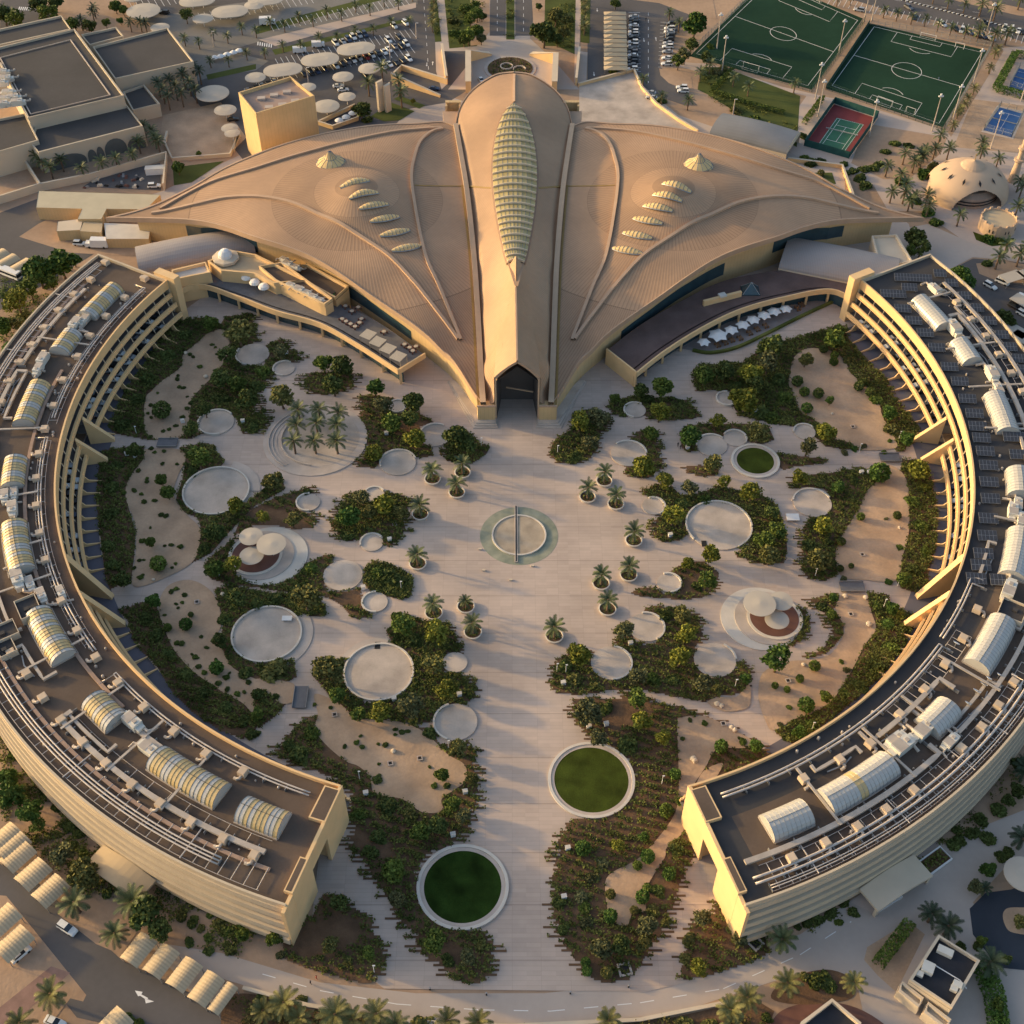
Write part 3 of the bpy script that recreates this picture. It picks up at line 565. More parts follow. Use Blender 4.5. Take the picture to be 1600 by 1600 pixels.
# large air handling units
def ahu_mesh():
    b = MB(); b.box((0, 0, 1.4), (4.6, 2.6, 2.4)); b.box((2.9, 0, 1.1), (1.4, 2.0, 1.7)); b.box((-2.7, .2, 1.0), (1.2, 1.8, 1.4)); me = b.mesh('ahu_casing', M_acw)
    b = MB(); b.box((-.8, 0, 2.65), (2.4, 2.66, .06)); b.box((1.2, 0, 2.72), (.9, .9, .25)); b.tube([(3.4, .6, 1.4), (4.8, .6, 1.4), (5.2, 1.6, 1.0), (5.2, 3, .8)], .42, 8); b.tube([(-3.2, -.6, 1.2), (-4.4, -.8, 1.2), (-4.6, -2.4, .8)], .35, 8); return me, b.mesh('ahu_duct', M_duct)
AH = ahu_mesh()
for i, (x, y, s) in enumerate([(118, 507, .95), (132, 500, .8), (67, 562, .9), (60, 577, .8), (28, 905, 1.1), (47, 912, .8), (65, 930, .8), (207, 1129, 1.0), (232, 1171, .9), (20, 795, .9), (8, 775, .8), (22, 770, .7), (1461, 452, .8), (1490, 514, 1.1), (1550, 586, 1.0), (1560, 610, .8), (1582, 800, .9), (1596, 815, .9), (1575, 925, 1.1), (1442, 1143, 1.1), (1408, 1168, 1.1), (1398, 1158, .9), (1484, 1160, .8), (1590, 790, .8), (95, 925, .7)]):
    c = G(x, y, ZR + 1); a = math.atan2(c[1] - CY, c[0] - CX) + math.pi / 2
    t = empty('air_handling_unit', (c[0], c[1], ZR + .02), a, s); link('casing', AH[0], t); link('duct', AH[1], t)
    auto(t, 'large pale roof air handler', 'air handler', (c[0], c[1], ZR), 'large air handlers on the curved roofs')
# plant room boxes
for i, (x, y, sx, sy, h) in enumerate([(43, 947, 6.5, 5, 2.6), (1583, 952, 6, 6, 2.6), (5, 985, 5, 6, 2.2), (8, 1010, 5, 4, 2)]):
    c = G(x, y, ZR + h); a = math.atan2(c[1] - CY, c[0] - CX); t = empty('roof_plant_box', (c[0], c[1], ZR), a)
    b = MB(); b.wall([(-sy / 2, -sx / 2), (sy / 2, -sx / 2), (sy / 2, sx / 2), (-sy / 2, sx / 2)], .02, h, .25, True); b.build('walls', M_cream, t)
    b = MB(); b.box((0, 0, h - .8), (sy - .3, sx - .3, .1)); b.box((.5, .4, h - .4), (1.2, 1, .6)); b.build('deck', M_roofd, t)
    auto(t, 'open topped cream plant box', 'plant box', (c[0], c[1], ZR))
# pipes and ducts following the curve
def run(name, side, a0, a1, R, z, r, sq, m, phrase, cat, legs=True, hook=None):
    S = lambda a: mir(a, side); n = max(2, int(abs(a1 - a0) / .8)); t = empty(name, P(S((a0 + a1) / 2), R, ZR)); off = Vector(t.location); b = MB()
    pts = [P(S(a0 + (a1 - a0) * i / n), R, ZR + z) for i in range(n + 1)]
    if hook: pts = [P(S(a0), R + hook, ZR + z)] + pts
    if sq: b.wall([p[:2] for p in pts], ZR + z - r * .55, ZR + z + r * .55, r * 2)
    else: b.tube(pts, r, 6)
    o = b.build('run', m, t, smoothed=not sq); o.location = -off
    if legs:
        for i in range(0, n + 1, 3): x, y, _ = pts[i]; b = MB(); b.box((x - off.x, y - off.y, ZR + z / 2 - off.z), (.12, r * 3 + .9, z), math.atan2(y - CY, x - CX) + math.pi / 2); b.build('stand', M_steel, t)
        if 0: b.box((x, y, ZR + z / 2), (.12, r * 3 + .9, z), math.radians(S(a0) + 90) if False else math.atan2(y - CY, x - CX) + math.pi / 2)
    auto(t, phrase, cat, tuple(t.location), phrase + 's on the curved roofs')
def cross(side, a, R0, R1, z, r, sq, m):
    S = lambda q: mir(q, side); t = empty('roof_duct', P(S(a), (R0 + R1) / 2, ZR)); off = Vector(t.location); b = MB(); p, q = P(S(a), R0, ZR + z), P(S(a), R1, ZR + z)
    if sq: b.wall([p[:2], q[:2]], ZR + z - r * .5, ZR + z + r * .5, r * 2)
    else: b.tube([p, q], r, 6)
    o = b.build('run', m, t); o.location = -off
    for u in (.1, .9): b = MB(); b.box((p[0] + (q[0] - p[0]) * u, p[1] + (q[1] - p[1]) * u, ZR + z / 2), (.15, .15, z)); o = b.build('stand', M_steel, t); o.location = -off
    auto(t, 'straight duct across the curved roof', 'roof duct', tuple(t.location), 'ducts laid across the curved roofs')
M_tray = mat('rusty_tray', (.34, .23, .17), .8, .12, .5)
for k in range(3):
    run('roof_pipe', 'L', 28, -66, 153.2 + k * .8, .9 + .02 * k, .2, False, M_pipe, 'long outer roof pipe', 'roof pipe', k == 1)
for k in range(2):
    run('roof_pipe', 'L', 26.5, -1, 132.2 + k * .75, .8, .2, False, M_pipe, 'inner roof pipe', 'roof pipe', k == 1, 3)
    run('roof_pipe', 'L', -4.5, -40, 132.4 + k * .75, .8, .2, False, M_pipe, 'inner roof pipe', 'roof pipe', k == 1, 2)
    run('roof_pipe', 'L', -44, -70, 132.2 + k * .75, .8, .2, False, M_pipe, 'inner roof pipe', 'roof pipe', k == 1, 3)
run('roof_duct', 'L', 23, 8, 149.2, 1.0, .55, True, M_duct, 'wide curved roof duct', 'roof duct'); run('roof_duct', 'L', 7, -14, 149.4, 1.0, .55, True, M_duct, 'wide curved roof duct', 'roof duct', True, -3)
run('roof_duct', 'L', -18, -33, 149.4, 1.0, .6, True, M_duct, 'wide curved roof duct', 'roof duct', True, -3); run('roof_duct', 'L', -45, -69, 148.6, 1.0, .6, True, M_duct, 'wide curved roof duct', 'roof duct', True, -3)
run('cable_tray', 'L', 8, -48, 136.6, .5, .45, True, M_tray, 'brown cable tray', 'cable tray', False); run('cable_tray', 'L', 24, -70, 151.6, .35, .4, True, M_tray, 'brown cable tray', 'cable tray', False)
run('roof_duct', 'L', -49, -56, 138.5, .9, .6, True, M_duct, 'wide curved roof duct', 'roof duct', True, 3)
for a in (13, -3, -14, -22, -27.5, -38, -46, -52.5, -59): cross('L', a, 133, 150 if a not in (-22,) else 140, 1.3, .28, True, M_duct)
for a in (21, 10.5, 2, -8, -31, -50, -63): cross('L', a, 149, 157, .7, .16, False, M_pipe)
# right wing
run('roof_duct', 'R', 24, -4, 151.3, 1.1, .5, True, M_duct, 'wide curved roof duct', 'roof duct'); run('roof_duct', 'R', 18, -10, 145.8, 1.2, .6, True, M_duct, 'wide curved roof duct', 'roof duct', True, -3)
run('roof_duct', 'R', -43, -53, 137.6, 1.2, .55, True, M_duct, 'wide curved roof duct', 'roof duct', True, 4); run('roof_duct', 'R', -50, -71, 149.2, 1.0, .6, True, M_duct, 'wide curved roof duct', 'roof duct', True, -3)
run('roof_duct', 'R', -30, -47, 148.8, 1.0, .5, True, M_duct, 'wide curved roof duct', 'roof duct')
for k in range(2):
    run('roof_pipe', 'R', -28 - k, -38, 131.8 + k * .8, .9, .22, False, M_pipe, 'inner roof pipe', 'roof pipe', k == 1, 3)
    run('roof_pipe', 'R', -39, -70, 132.6 + k * .9, .9, .26, False, M_pipe, 'inner roof pipe', 'roof pipe', k == 1, 2)
    run('roof_pipe', 'R', -38, -71, 153.0 + k * 1.3, 1.0, .3, False, M_pipe, 'long outer roof pipe', 'roof pipe', k == 1, -3)
    run('roof_pipe', 'R', -36, -70, 155.6 + k * .6, .8, .13, False, M_pipe, 'long outer roof pipe', 'roof pipe', True)
for a in (4.5, 12, 22, -3, -40.5, -47.5, -53.5, -62, -18): cross('R', a, 134, 150, 1.4, .3, True, M_duct)
for a in (-44, -49, -57, -66): cross('R', a, 150, 157, .8, .14, False, M_pipe)
# pipe racks: radial rungs under the outer pipes
for side, a0, a1, Ra, Rb in (('L', 27, -24, 151.0, 155.6), ('L', -25, -70, 151.2, 156.6), ('R', -36, -70, 150.6, 156.8), ('L', -46, -69, 145.5, 148.2), ('R', 22, -6, 149, 153), ('R', -36, -50, 134, 138), ('L', 26, -2, 131.2, 133.8), ('L', -5, -39, 131.4, 134)):
    t = empty('pipe_rack', P(mir((a0 + a1) / 2, side), (Ra + Rb) / 2, ZR)); off = Vector(t.location); b = MB(); a = a0
    while a > a1: b.tube([P(mir(a, side), Ra, ZR + .55), P(mir(a, side), Rb, ZR + .55)], .09, 4); a -= 1.15 if Rb - Ra > 3 else 2.1
    n = int((a0 - a1) / 1.5)
    for R in (Ra, Rb): b.tube([P(mir(a0 - (a0 - a1) * i / n, side), R, ZR + .5) for i in range(n + 1)], .07, 4)
    o = b.build('rungs', M_pipe, t); o.location = -off; auto(t, 'ladder like curved pipe rack', 'pipe rack', tuple(t.location), 'pipe racks on the curved roofs')
for side, a, dl, R, wd in (('L', 20, 9, 139.5, 2.2), ('L', 3, 8, 146.5, 1.6), ('L', -9, 9, 146.8, 1.8), ('L', -30, 6, 146.6, 1.6), ('L', -37.5, 5, 146, 2.4), ('L', -48, 6, 146.5, 1.8), ('R', 8, 8, 142.5, 1.8), ('R', -6, 8, 143.5, 1.8), ('R', -17, 7, 143.2, 2.0), ('R', -29, 7, 147.0, 1.8), ('R', -44, 8, 146.5, 2.0), ('R', -51, 6, 137.5, 2.4), ('R', 16, 7, 147.5, 1.4), ('R', -58, 5, 136.5, 1.2), ('R', -25, 6, 133.5, 1.3)):
    t = empty('roof_duct', P(mir(a, side), R, ZR)); off = Vector(t.location); b = MB(); S = lambda q: mir(q, side); q0, q1 = a + dl / 2, a - dl / 2; n = 8
    pts = [P(S(q0 + (q1 - q0) * i / n), R, 0)[:2] for i in range(n + 1)]; pts = [P(S(q0), R + wd * 1.6, 0)[:2]] + pts + [P(S(q1), R - wd * 1.4, 0)[:2]]; b.wall(pts, ZR + .5, ZR + 1.15, .75); o = b.build('run', M_duct, t); o.location = -off
    b = MB(); b.wall([P(S(q0 - 1), R + 1.2, 0)[:2], P(S(q0 - 2.2), R + 1.9, 0)[:2], P(S(q1 + 1), R + 1.3, 0)[:2]], ZR + .25, ZR + .5, .3); o = b.build('branch', M_steel, t); o.location = -off
    auto(t, 'cranked silver roof duct', 'roof duct', tuple(t.location), 'cranked ducts on the curved roofs')
# satellite dishes
for x, y, r in [(1537, 1069, 1.0), (1526, 1080, 1.0), (1545, 1060, .8), (1512, 1099, .8), (1494, 1005, .9), (1561, 1054, .6)]:
    c = G(x, y, ZR + 1.5); t = empty('satellite_dish', (c[0], c[1], ZR), 2.4); b = MB(); b.lathe([(.1, 0), (.08, 1.2)], k=8); b.build('mast', M_steel, t)
    b = MB(); b.lathe([(0.02, 0), (r * .5, .08), (r, .3)], k=20); b.f.pop(); b.mi.pop(); o = b.build('dish', M_white, t, loc=(0, 0, 1.3)); o.rotation_euler = (math.radians(40), 0, 0)
    auto(t, 'white satellite dish', 'satellite dish', tuple(t.location), 'satellite dishes on the right roof')
# solar panels
def solar_mesh(nx, ny):
    b = MB(); w, h = nx * 1.0, ny * 1.55; tl = math.radians(14); co, si = math.cos(tl), math.sin(tl)
    q = lambda x, y, z=0: (x, y * co, .7 + (y + h / 2) * si + z)
    for i in range(nx):
        for j in range(ny):
            x0, y0 = -w / 2 + i, -h / 2 + j * 1.55; b.face([q(x0 + .05, y0 + .05, .02), q(x0 + .95, y0 + .05, .02), q(x0 + .95, y0 + 1.5, .02), q(x0 + .05, y0 + 1.5, .02)])
    f = MB(); a, c, d, e = q(-w / 2, -h / 2), q(w / 2, -h / 2), q(w / 2, h / 2), q(-w / 2, h / 2); f.face([a, c, d, e])
    for u, v in ((a, c), (c, d), (d, e), (e, a)): f.face([(u[0], u[1], u[2] - .08), (v[0], v[1], v[2] - .08), v, u])
    s = MB()
    for x in (-w / 2 + .5, w / 2 - .5):
        for y in (-h / 2 + .3, h / 2 - .3): p = q(x, y); s.box((p[0], p[1], p[2] / 2 - .03), (.1, .1, p[2] - .06))
    return b.mesh('solar_cells', M_cell), f.mesh('solar_frame', M_steel), s.mesh('solar_legs', M_steel)
M_cell = mat('solar_cell', (.045, .047, .055), .3, .12, .5, spec=.6)
SOL = {k: solar_mesh(*k) for k in ((5, 2), (12, 2), (8, 2), (4, 2))}
for x, y, k in [(1427, 433, (12, 2)), (1396, 458, (8, 2)), (1421, 448, (5, 2)), (1411, 481, (5, 2)), (1428, 500, (5, 2)), (1446, 519, (5, 2)), (1464, 542, (5, 2)), (1484, 572, (5, 2)), (1500, 595, (5, 2)), (1512, 622, (5, 2)), (1523, 645, (5, 2)), (1528, 665, (5, 2)), (1534, 683, (5, 2)), (1540, 704, (5, 2)), (1545, 726, (5, 2)), (1546, 752, (5, 2)), (1548, 778, (5, 2)), (1545, 809, (5, 2)), (1543, 836, (5, 2)), (1537, 864, (5, 2)), (1533, 882, (5, 2)), (1526, 903, (5, 2)),
                (1469, 426, (4, 2)), (1487, 441, (4, 2)), (1508, 461, (4, 2)), (1527, 480, (4, 2)), (1547, 500, (4, 2)), (1566, 522, (4, 2)), (1579, 541, (4, 2)), (1592, 559, (4, 2)), (1600, 576, (4, 2)), (1590, 682, (8, 2)), (1592, 709, (5, 2)), (1560, 905, (4, 2))]:
    c = G(x, y, ZR + 1.2); t = empty('solar_panel', (c[0], c[1], ZR + .02), math.radians(-4)); [link(n, m, t) for n, m in zip(('cells', 'frame', 'legs'), SOL[k])]
    auto(t, {5: 'dark tilted solar panel array', 4: 'small dark solar panel array', 12: 'longest dark solar panel array', 8: 'wide dark solar panel array'}[k[0]], 'solar panels', tuple(t.location), 'solar panels on the right roof')
# small clutter: vents and low boxes
rc = random.Random(5); bx = MB(); bx.box((0, 0, .3), (.7, .7, .6)); bx.lathe([(.25, .6), (.25, .85), (.4, .9), (.1, 1.05)], k=8); VM = bx.mesh('roof_vent', M_duct)
for i in range(190):
    side = 'L' if i % 2 else 'R'; a = rc.uniform(-70, 27); R = rc.choice([rc.uniform(130, 137), rc.uniform(146.5, 156)]); p = P(mir(a, side), R, ZR + .02)
    x, y = proj(p)
    if not (0 < x < 1600): continue
    t = link('roof_vent', VM, None, p, rc.uniform(0, 3), rc.uniform(.45, .9)); auto(t, 'small pale roof vent', 'vent', p, 'small vents on the curved roofs')
# ================================================================ the great hall with its winged metal roof
def axx(y): return 1.25 - (y - 335) * .0055
def mirx(p): return (2 * axx(p[1]) - p[0], p[1], p[2]) if len(p) > 2 else (2 * axx(p[1]) - p[0], p[1])
class TPS:
    def __init__(s, pts):
        A = np.array(pts, float); s.x = A[:, :2]; n = len(A); K = s.k(s.x, s.x) + np.eye(n) * .5
        Pm = np.c_[np.ones(n), s.x]; M = np.block([[K, Pm], [Pm.T, np.zeros((3, 3))]]); s.w = np.linalg.solve(M, np.r_[A[:, 2], 0, 0, 0])
    def k(s, a, b):
        d = np.sqrt(((a[:, None] - b[None]) ** 2).sum(2)); return np.where(d > 0, d * d * np.log(d + 1e-9), 0)
    def __call__(s, x, y):
        q = np.array([[x, y]], float); return float((s.k(q, s.x) @ s.w[:-3])[0] + s.w[-3] + s.w[-2] * x + s.w[-1] * y)
    def many(s, XY):
        return s.k(XY, s.x) @ s.w[:-3] + s.w[-3] + XY @ s.w[-2:]
front = [(165, 341, 9.5), (225, 342, 10.8), (300, 345, 13.2), (350, 355, 14.8), (400, 372, 16.5), (482, 400, 16.5), (550, 442, 15.3), (625, 495, 13), (675, 535, 11.3), (700, 560, 10), (725, 600, 7.8), (744, 631, 6)]
back = [(165, 341, 9.5), (228, 325, 10.8), (300, 292, 13.2), (350, 263, 14.8), (400, 241, 16.6), (475, 216, 16.6), (550, 200, 16.3), (600, 194, 15.8), (650, 192, 15.2), (690, 189, 14.8), (712, 196, 15)]
curb = [(712, 198, 15), (728, 290, 15.3), (740, 397, 13), (747, 500, 10.3), (751, 575, 7.8), (755, 634, 6)]
v1 = [(692, 202, 15.4), (678, 205, 16.0), (665, 213, 16.6), (655, 225, 17.1), (648, 245, 17.8), (643, 275, 18.3), (649, 325, 17.7), (665, 400, 15.6), (687, 450, 13.8), (720, 532, 9.8)]
v2 = [(237, 334, 11.2), (300, 321, 14.0), (350, 310, 16.2), (400, 308, 18.2), (450, 316, 19.3), (500, 337, 19.2), (550, 362, 18.5), (607, 400, 17), (650, 445, 14.8), (687, 492, 12.2), (716, 531, 9.9)]
v3 = [(690, 201, 15.4), (650, 203, 16), (612, 207, 16.9), (525, 226, 18.4), (460, 244, 18.6), (400, 263, 17.4), (325, 287, 14.6), (250, 327, 11.5)]
extra = [(430, 285, 19.0), (557, 295, 24.6), (530, 290, 22.8), (590, 300, 22.6), (557, 270, 22), (557, 325, 21.8), (517, 252, 19.8), (620, 300, 19.8), (600, 345, 19), (650, 350, 17), (470, 290, 20.8), (690, 300, 16.5), (700, 400, 14.4), (600, 450, 14.5), (450, 360, 17.8), (700, 550, 9.2), (710, 250, 15.3)]
ctrl = [G(*p) for p in front[1:] + back[1:] + curb + v1 + v2 + v3 + extra] + [G(*front[0])]
WZ = TPS(ctrl)
W3 = lambda pts: [G(*p) for p in pts]
def resample(pts, n):
    A = np.array(spline(pts, 12, False)); A3 = A
    d = np.r_[0, np.cumsum(np.sqrt((np.diff(A3[:, :2], axis=0) ** 2).sum(1)))]; t = np.linspace(0, d[-1], n + 1)
    return np.array([np.interp(t, d, A3[:, i]) for i in range(2)]).T
f3 = [p[:2] for p in W3(front)]; b3 = [p[:2] for p in W3(back)]; c3 = [p[:2] for p in W3(curb)]
DC = G(557, 295, 22)
def roof_mat(name, cx, cy, radial):
    m = mat(name, (.405, .258, .158), .6, .16, .035, fine=.09, spec=.3); t = m.node_tree; N = t.nodes; L = t.links; b = N['Principled BSDF']
    ge = N.new('ShaderNodeNewGeometry'); src = b.inputs['Base Color'].links[0].from_socket
    sx = N.new('ShaderNodeSeparateXYZ'); L.new(ge.outputs['Position'], sx.inputs[0])
    def M(op, a, c=None, d=None):
        n = N.new('ShaderNodeMath'); n.operation = op
        for i, q in enumerate((a, c, d)):
            if q is None: continue
            if isinstance(q, (int, float)): n.inputs[i].default_value = q
            else: L.new(q, n.inputs[i])
        return n.outputs[0]
    if radial:
        dx = M('SUBTRACT', sx.outputs[0], cx); dy = M('SUBTRACT', sx.outputs[1], cy); r = M('SQRT', M('ADD', M('MULTIPLY', dx, dx), M('MULTIPLY', dy, dy)))
        lv = M('FLOOR', M('LOGARITHM', M('DIVIDE', M('MAXIMUM', r, 7.31), 7.3), 2.0)); cnt = M('MULTIPLY', M('POWER', 2.0, lv), 70.0)
        u = M('MULTIPLY', M('DIVIDE', M('ARCTAN2', dy, dx), 2 * math.pi), cnt)
        fr = M('FRACT', M('LOGARITHM', M('DIVIDE', M('MAXIMUM', r, 7.31), 7.3), 2.0)); edge = M('LESS_THAN', fr, .012)
        shade = M('SUBTRACT', 1.0, M('MULTIPLY', edge, .22)); par = M('SUBTRACT', shade, M('MULTIPLY', M('MODULO', lv, 2.0), .12))
    else:
        u = M('DIVIDE', M('ADD', sx.outputs[1], M('MULTIPLY', M('ABSOLUTE', M('SUBTRACT', sx.outputs[0], 1.2)), .12)), .8); par = None
    tri = M('ABSOLUTE', M('SUBTRACT', M('FRACT', u), .5)); seam = M('GREATER_THAN', tri, .36)
    k = M('SUBTRACT', par if par is not None else 1.0, M('MULTIPLY', seam, .20))
    vm = N.new('ShaderNodeVectorMath'); vm.operation = 'SCALE'; L.new(src, vm.inputs[0]); L.new(k, vm.inputs['Scale']); L.new(vm.outputs[0], b.inputs['Base Color'])
    bp = N.new('ShaderNodeBump'); bp.inputs['Strength'].default_value = .5; bp.inputs['Distance'].default_value = .12; L.new(M('SMOOTH_MIN', tri, .3, .1), bp.inputs['Height']); L.new(bp.outputs[0], b.inputs['Normal'])
    return m
M_roofL = roof_mat('roof_seams_left', DC[0], DC[1], True); dr = mirx(DC); M_roofR = roof_mat('roof_seams_right', dr[0], dr[1], True); M_roofN = roof_mat('roof_seams_nave', 0, 0, False)
M_trim = mat('roof_trim', (.45, .31, .21), .6, .06, .3); M_gut = mat('brass_gutter', (.30, .19, .06), .5, .1, .4); M_curb = mat('roof_curb', (.50, .36, .24), .6, .05, .3)
hall = empty('great_hall', (1.2, 380, 0)); HO = Vector(hall.location)
def HB(b, name, m, sm=False, parent=None):
    o = b.build(name, m, parent or hall, sm)
    if parent is None: o.location = -HO
    return o
def grid(b, Pt, flip=False):
    n, m = Pt.shape[:2]; k = len(b.v); b.v += [tuple(p) for p in Pt.reshape(-1, 3)]
    for i in range(n - 1):
        for j in range(m - 1):
            q = (k + i * m + j, k + (i + 1) * m + j, k + (i + 1) * m + j + 1, k + i * m + j + 1)
            b.f.append(q[::-1] if flip else q); b.mi.append(b.cur)
# wing surface: straight rulings from the back edge to the front edge, tip to root
NS, NT = 110, 70
Bk = resample(b3, NS); Fr = resample(f3, NS)
Cb = resample(c3, NT)
wt = np.linspace(0, 1, NT + 1)
XY = np.zeros((NS + 1, NT + 1, 2))
for i in range(NS + 1):
    s_ = i / NS; base = Bk[i][None] * (1 - wt[:, None]) + Fr[i][None] * wt[:, None]
    corr = Cb - (Bk[-1][None] * (1 - wt[:, None]) + Fr[-1][None] * wt[:, None]); XY[i] = base + corr * s_ ** 3
Zw = WZ.many(XY.reshape(-1, 2)).reshape(NS + 1, NT + 1)
SW = np.dstack([XY, Zw])
MX = lambda A: np.stack([2 * (1.25 - (A[..., 1] - 335) * .0055) - A[..., 0], A[..., 1], A[..., 2]], -1)
def wz(x, y, side):
    if side > 0: x = 2 * axx(y) - x
    return WZ(x, y)
def ribbon(pts, zf, w, h, side=0, zs=None):
    """raised standing trim along a roof line"""
    b = MB(); R = resample(pts, max(12, len(pts) * 8)); m = len(R); L = []
    for i in range(m):
        d = R[min(i + 1, m - 1)] - R[max(i - 1, 0)]; d = d / (np.hypot(*d) + 1e-9); n = np.array([-d[1], d[0]]) * w / 2; a = R[i] + n; c = R[i] - n
        za, zc = (zf(*a), zf(*c)) if zs is None else (zs(i / (m - 1)),) * 2
        L.append([(*a, za - .3), (*a, za + h), (*c, zc + h), (*c, zc - .3)])
    A = np.array(L)
    if side: A = MX(A)
    k = len(b.v); b.v += [tuple(p) for p in A.reshape(-1, 3)]
    for i in range(m - 1):
        for j in range(3):
            q = (k + i * 4 + j, k + i * 4 + j + 1, k + (i + 1) * 4 + j + 1, k + (i + 1) * 4 + j); b.f.append(q if side else q[::-1]); b.mi.append(0)
    return b
for side in (0, 1):
    A = MX(SW) if side else SW
    b = MB(); grid(b, A, flip=not side); HB(b, 'wing_roof', M_roofR if side else M_roofL, True)
    Lo = A.copy(); Lo[..., 2] -= .8; b = MB(); grid(b, Lo, flip=bool(side)); HB(b, 'soffit', M_cream, True)
    for nm, E in (('front_fascia', A[:, -1]), ('back_fascia', A[:, 0])):
        o = E.copy(); o[:, 2] += .35; u = E.copy(); u[:, 2] -= 1.5; b = MB(); grid(b, np.stack([o, u], 1), flip=(nm == 'front_fascia') == bool(side)); HB(b, nm, M_trim, True)
        cm = A[:, 35]; d = cm - E; d[:, 2] = 0; d /= np.maximum(np.linalg.norm(d, axis=1, keepdims=True), .5); i_ = E + d * .7; i_[:, 2] = E[:, 2] + .35; j_ = E + d * .75; j_[:, 2] = E[:, 2] - .3
        b = MB(); grid(b, np.stack([o, i_, j_], 1), flip=(nm != 'front_fascia') == bool(side)); HB(b, nm.replace('fascia', 'eave_trim'), M_trim, False)
    for v, w in ((v1, 1.0), (v2, 1.0), (v3, 1.0)): HB(ribbon([p[:2] for p in W3(v)], lambda x, y: WZ(x, y), w, .75, side), 'roof_vein', M_trim)
    HB(ribbon(c3, lambda x, y: WZ(x, y), 1.7, 1.5, side), 'nave_curb', M_curb)
    g3 = [(p[0] - 1.4, p[1]) for p in c3[1:]]; HB(ribbon(g3, lambda x, y: WZ(x, y), .7, .12, side), 'valley_gutter', M_gut)
    # cross gutter
    p0, p1 = G(648, 290, 18)[:2], G(727, 291, 15.3)[:2]; HB(ribbon([p0, p1], lambda x, y: WZ(x, y), .6, .12, side), 'cross_gutter', M_gut)
# nave: base patch from ridge to curb
nave_ctrl = [(803, 113, 17.5), (775, 117, 17.2), (750, 131, 16.6), (732, 147, 16), (718, 170, 15.6), (712, 190, 15.2), (728, 290, 15.3), (740, 397, 13), (747, 500, 10.3), (751, 575, 7.8), (755, 634, 6),
             (804, 140, 21.5), (803, 165, 24.5), (804, 210, 25), (804, 260, 25), (805, 310, 24.9), (806, 360, 24.7), (806, 410, 24.6), (806, 440, 24.2), (770, 150, 20.5), (760, 180, 22), (748, 220, 18.8), (755, 290, 18.3), (762, 350, 17.2), (774, 410, 17.0), (784, 450, 17.6),
             (763, 560, 10.2), (766, 605, 7.5), (765, 500, 13.4), (790, 488, 19), (782, 512, 17.0), (776, 545, 16.0), (772.8, 578, 13.5), (770, 634, 6.2), (758, 450, 13.8), (752, 400, 15)]
NZ = TPS([G(*p) for p in nave_ctrl])
rim = [G(*p)[:2] for p in [(803, 113, 17.5), (790, 113.5, 17.4), (775, 117, 17.2), (750, 131, 16.6), (732, 147, 16), (718, 170, 15.6), (712, 196, 15.2)]]
ridge = [G(*p)[:2] for p in [(803, 113, 17.5), (803, 165, 24.5), (804, 260, 28), (806, 360, 26.5), (806, 450, 24)]] + [(G(*p)[0] + 1.8, G(*p)[1]) for p in [(797, 470, 21.6), (790, 488, 19.2), (782, 512, 17.2), (776, 545, 16.9)]]; ridge.append((G(773, 655)[0] - .1, 282.4))
curbn = c3[:-1] + [(G(755, 634, 6)[0], 282.6)]
NS2, NT2 = 90, 40
Rg = resample(ridge, NS2); Cn = resample(curbn, NS2); Rm = resample(rim, NT2); w2 = np.linspace(0, 1, NT2 + 1)
XN = np.zeros((NS2 + 1, NT2 + 1, 2))
for i in range(NS2 + 1):
    s_ = i / NS2; base = Rg[i][None] * (1 - w2[:, None]) + Cn[i][None] * w2[:, None]; corr = Rm - (Rg[0][None] * (1 - w2[:, None]) + Cn[0][None] * w2[:, None]); XN[i] = base + corr * (1 - s_) ** 4
ZN = NZ.many(XN.reshape(-1, 2)).reshape(NS2 + 1, NT2 + 1)
le = [G(*p) for p in [(803, 163, 24.2), (789, 178, 23.6), (778.5, 200, 22.4), (772, 225, 21.6), (769, 255, 21), (769, 282, 20.8), (772, 312, 20.6), (778, 350, 20.6), (784, 378, 20.8), (793, 412, 21.4)]]
LE = resample([p[:2] for p in le], 200)
hwn = axx(XN[..., 1]) - np.interp(XN[..., 1], LE[::-1, 1], LE[::-1, 0]); ins_ = (np.abs(XN[..., 0] - axx(XN[..., 1])) < hwn) & (XN[..., 1] < LE[0, 1]) & (XN[..., 1] > LE[-1, 1])
zed = NZ.many(np.stack([axx(XN[..., 1]) - hwn, XN[..., 1]], -1).reshape(-1, 2)).reshape(XN.shape[:2]); ZN = np.where(ins_, np.minimum(ZN, zed), ZN)
kk = np.clip((w2 - .8) / .2, 0, 1)[None] ** 1.5; zc_ = np.interp(np.arange(NS2 + 1), np.arange(0, NS2 + 1, 15), ZN[::15, -1])[:, None]; ZN = ZN * (1 - kk) + np.minimum(ZN, zc_) * kk
SN = np.dstack([XN, ZN])
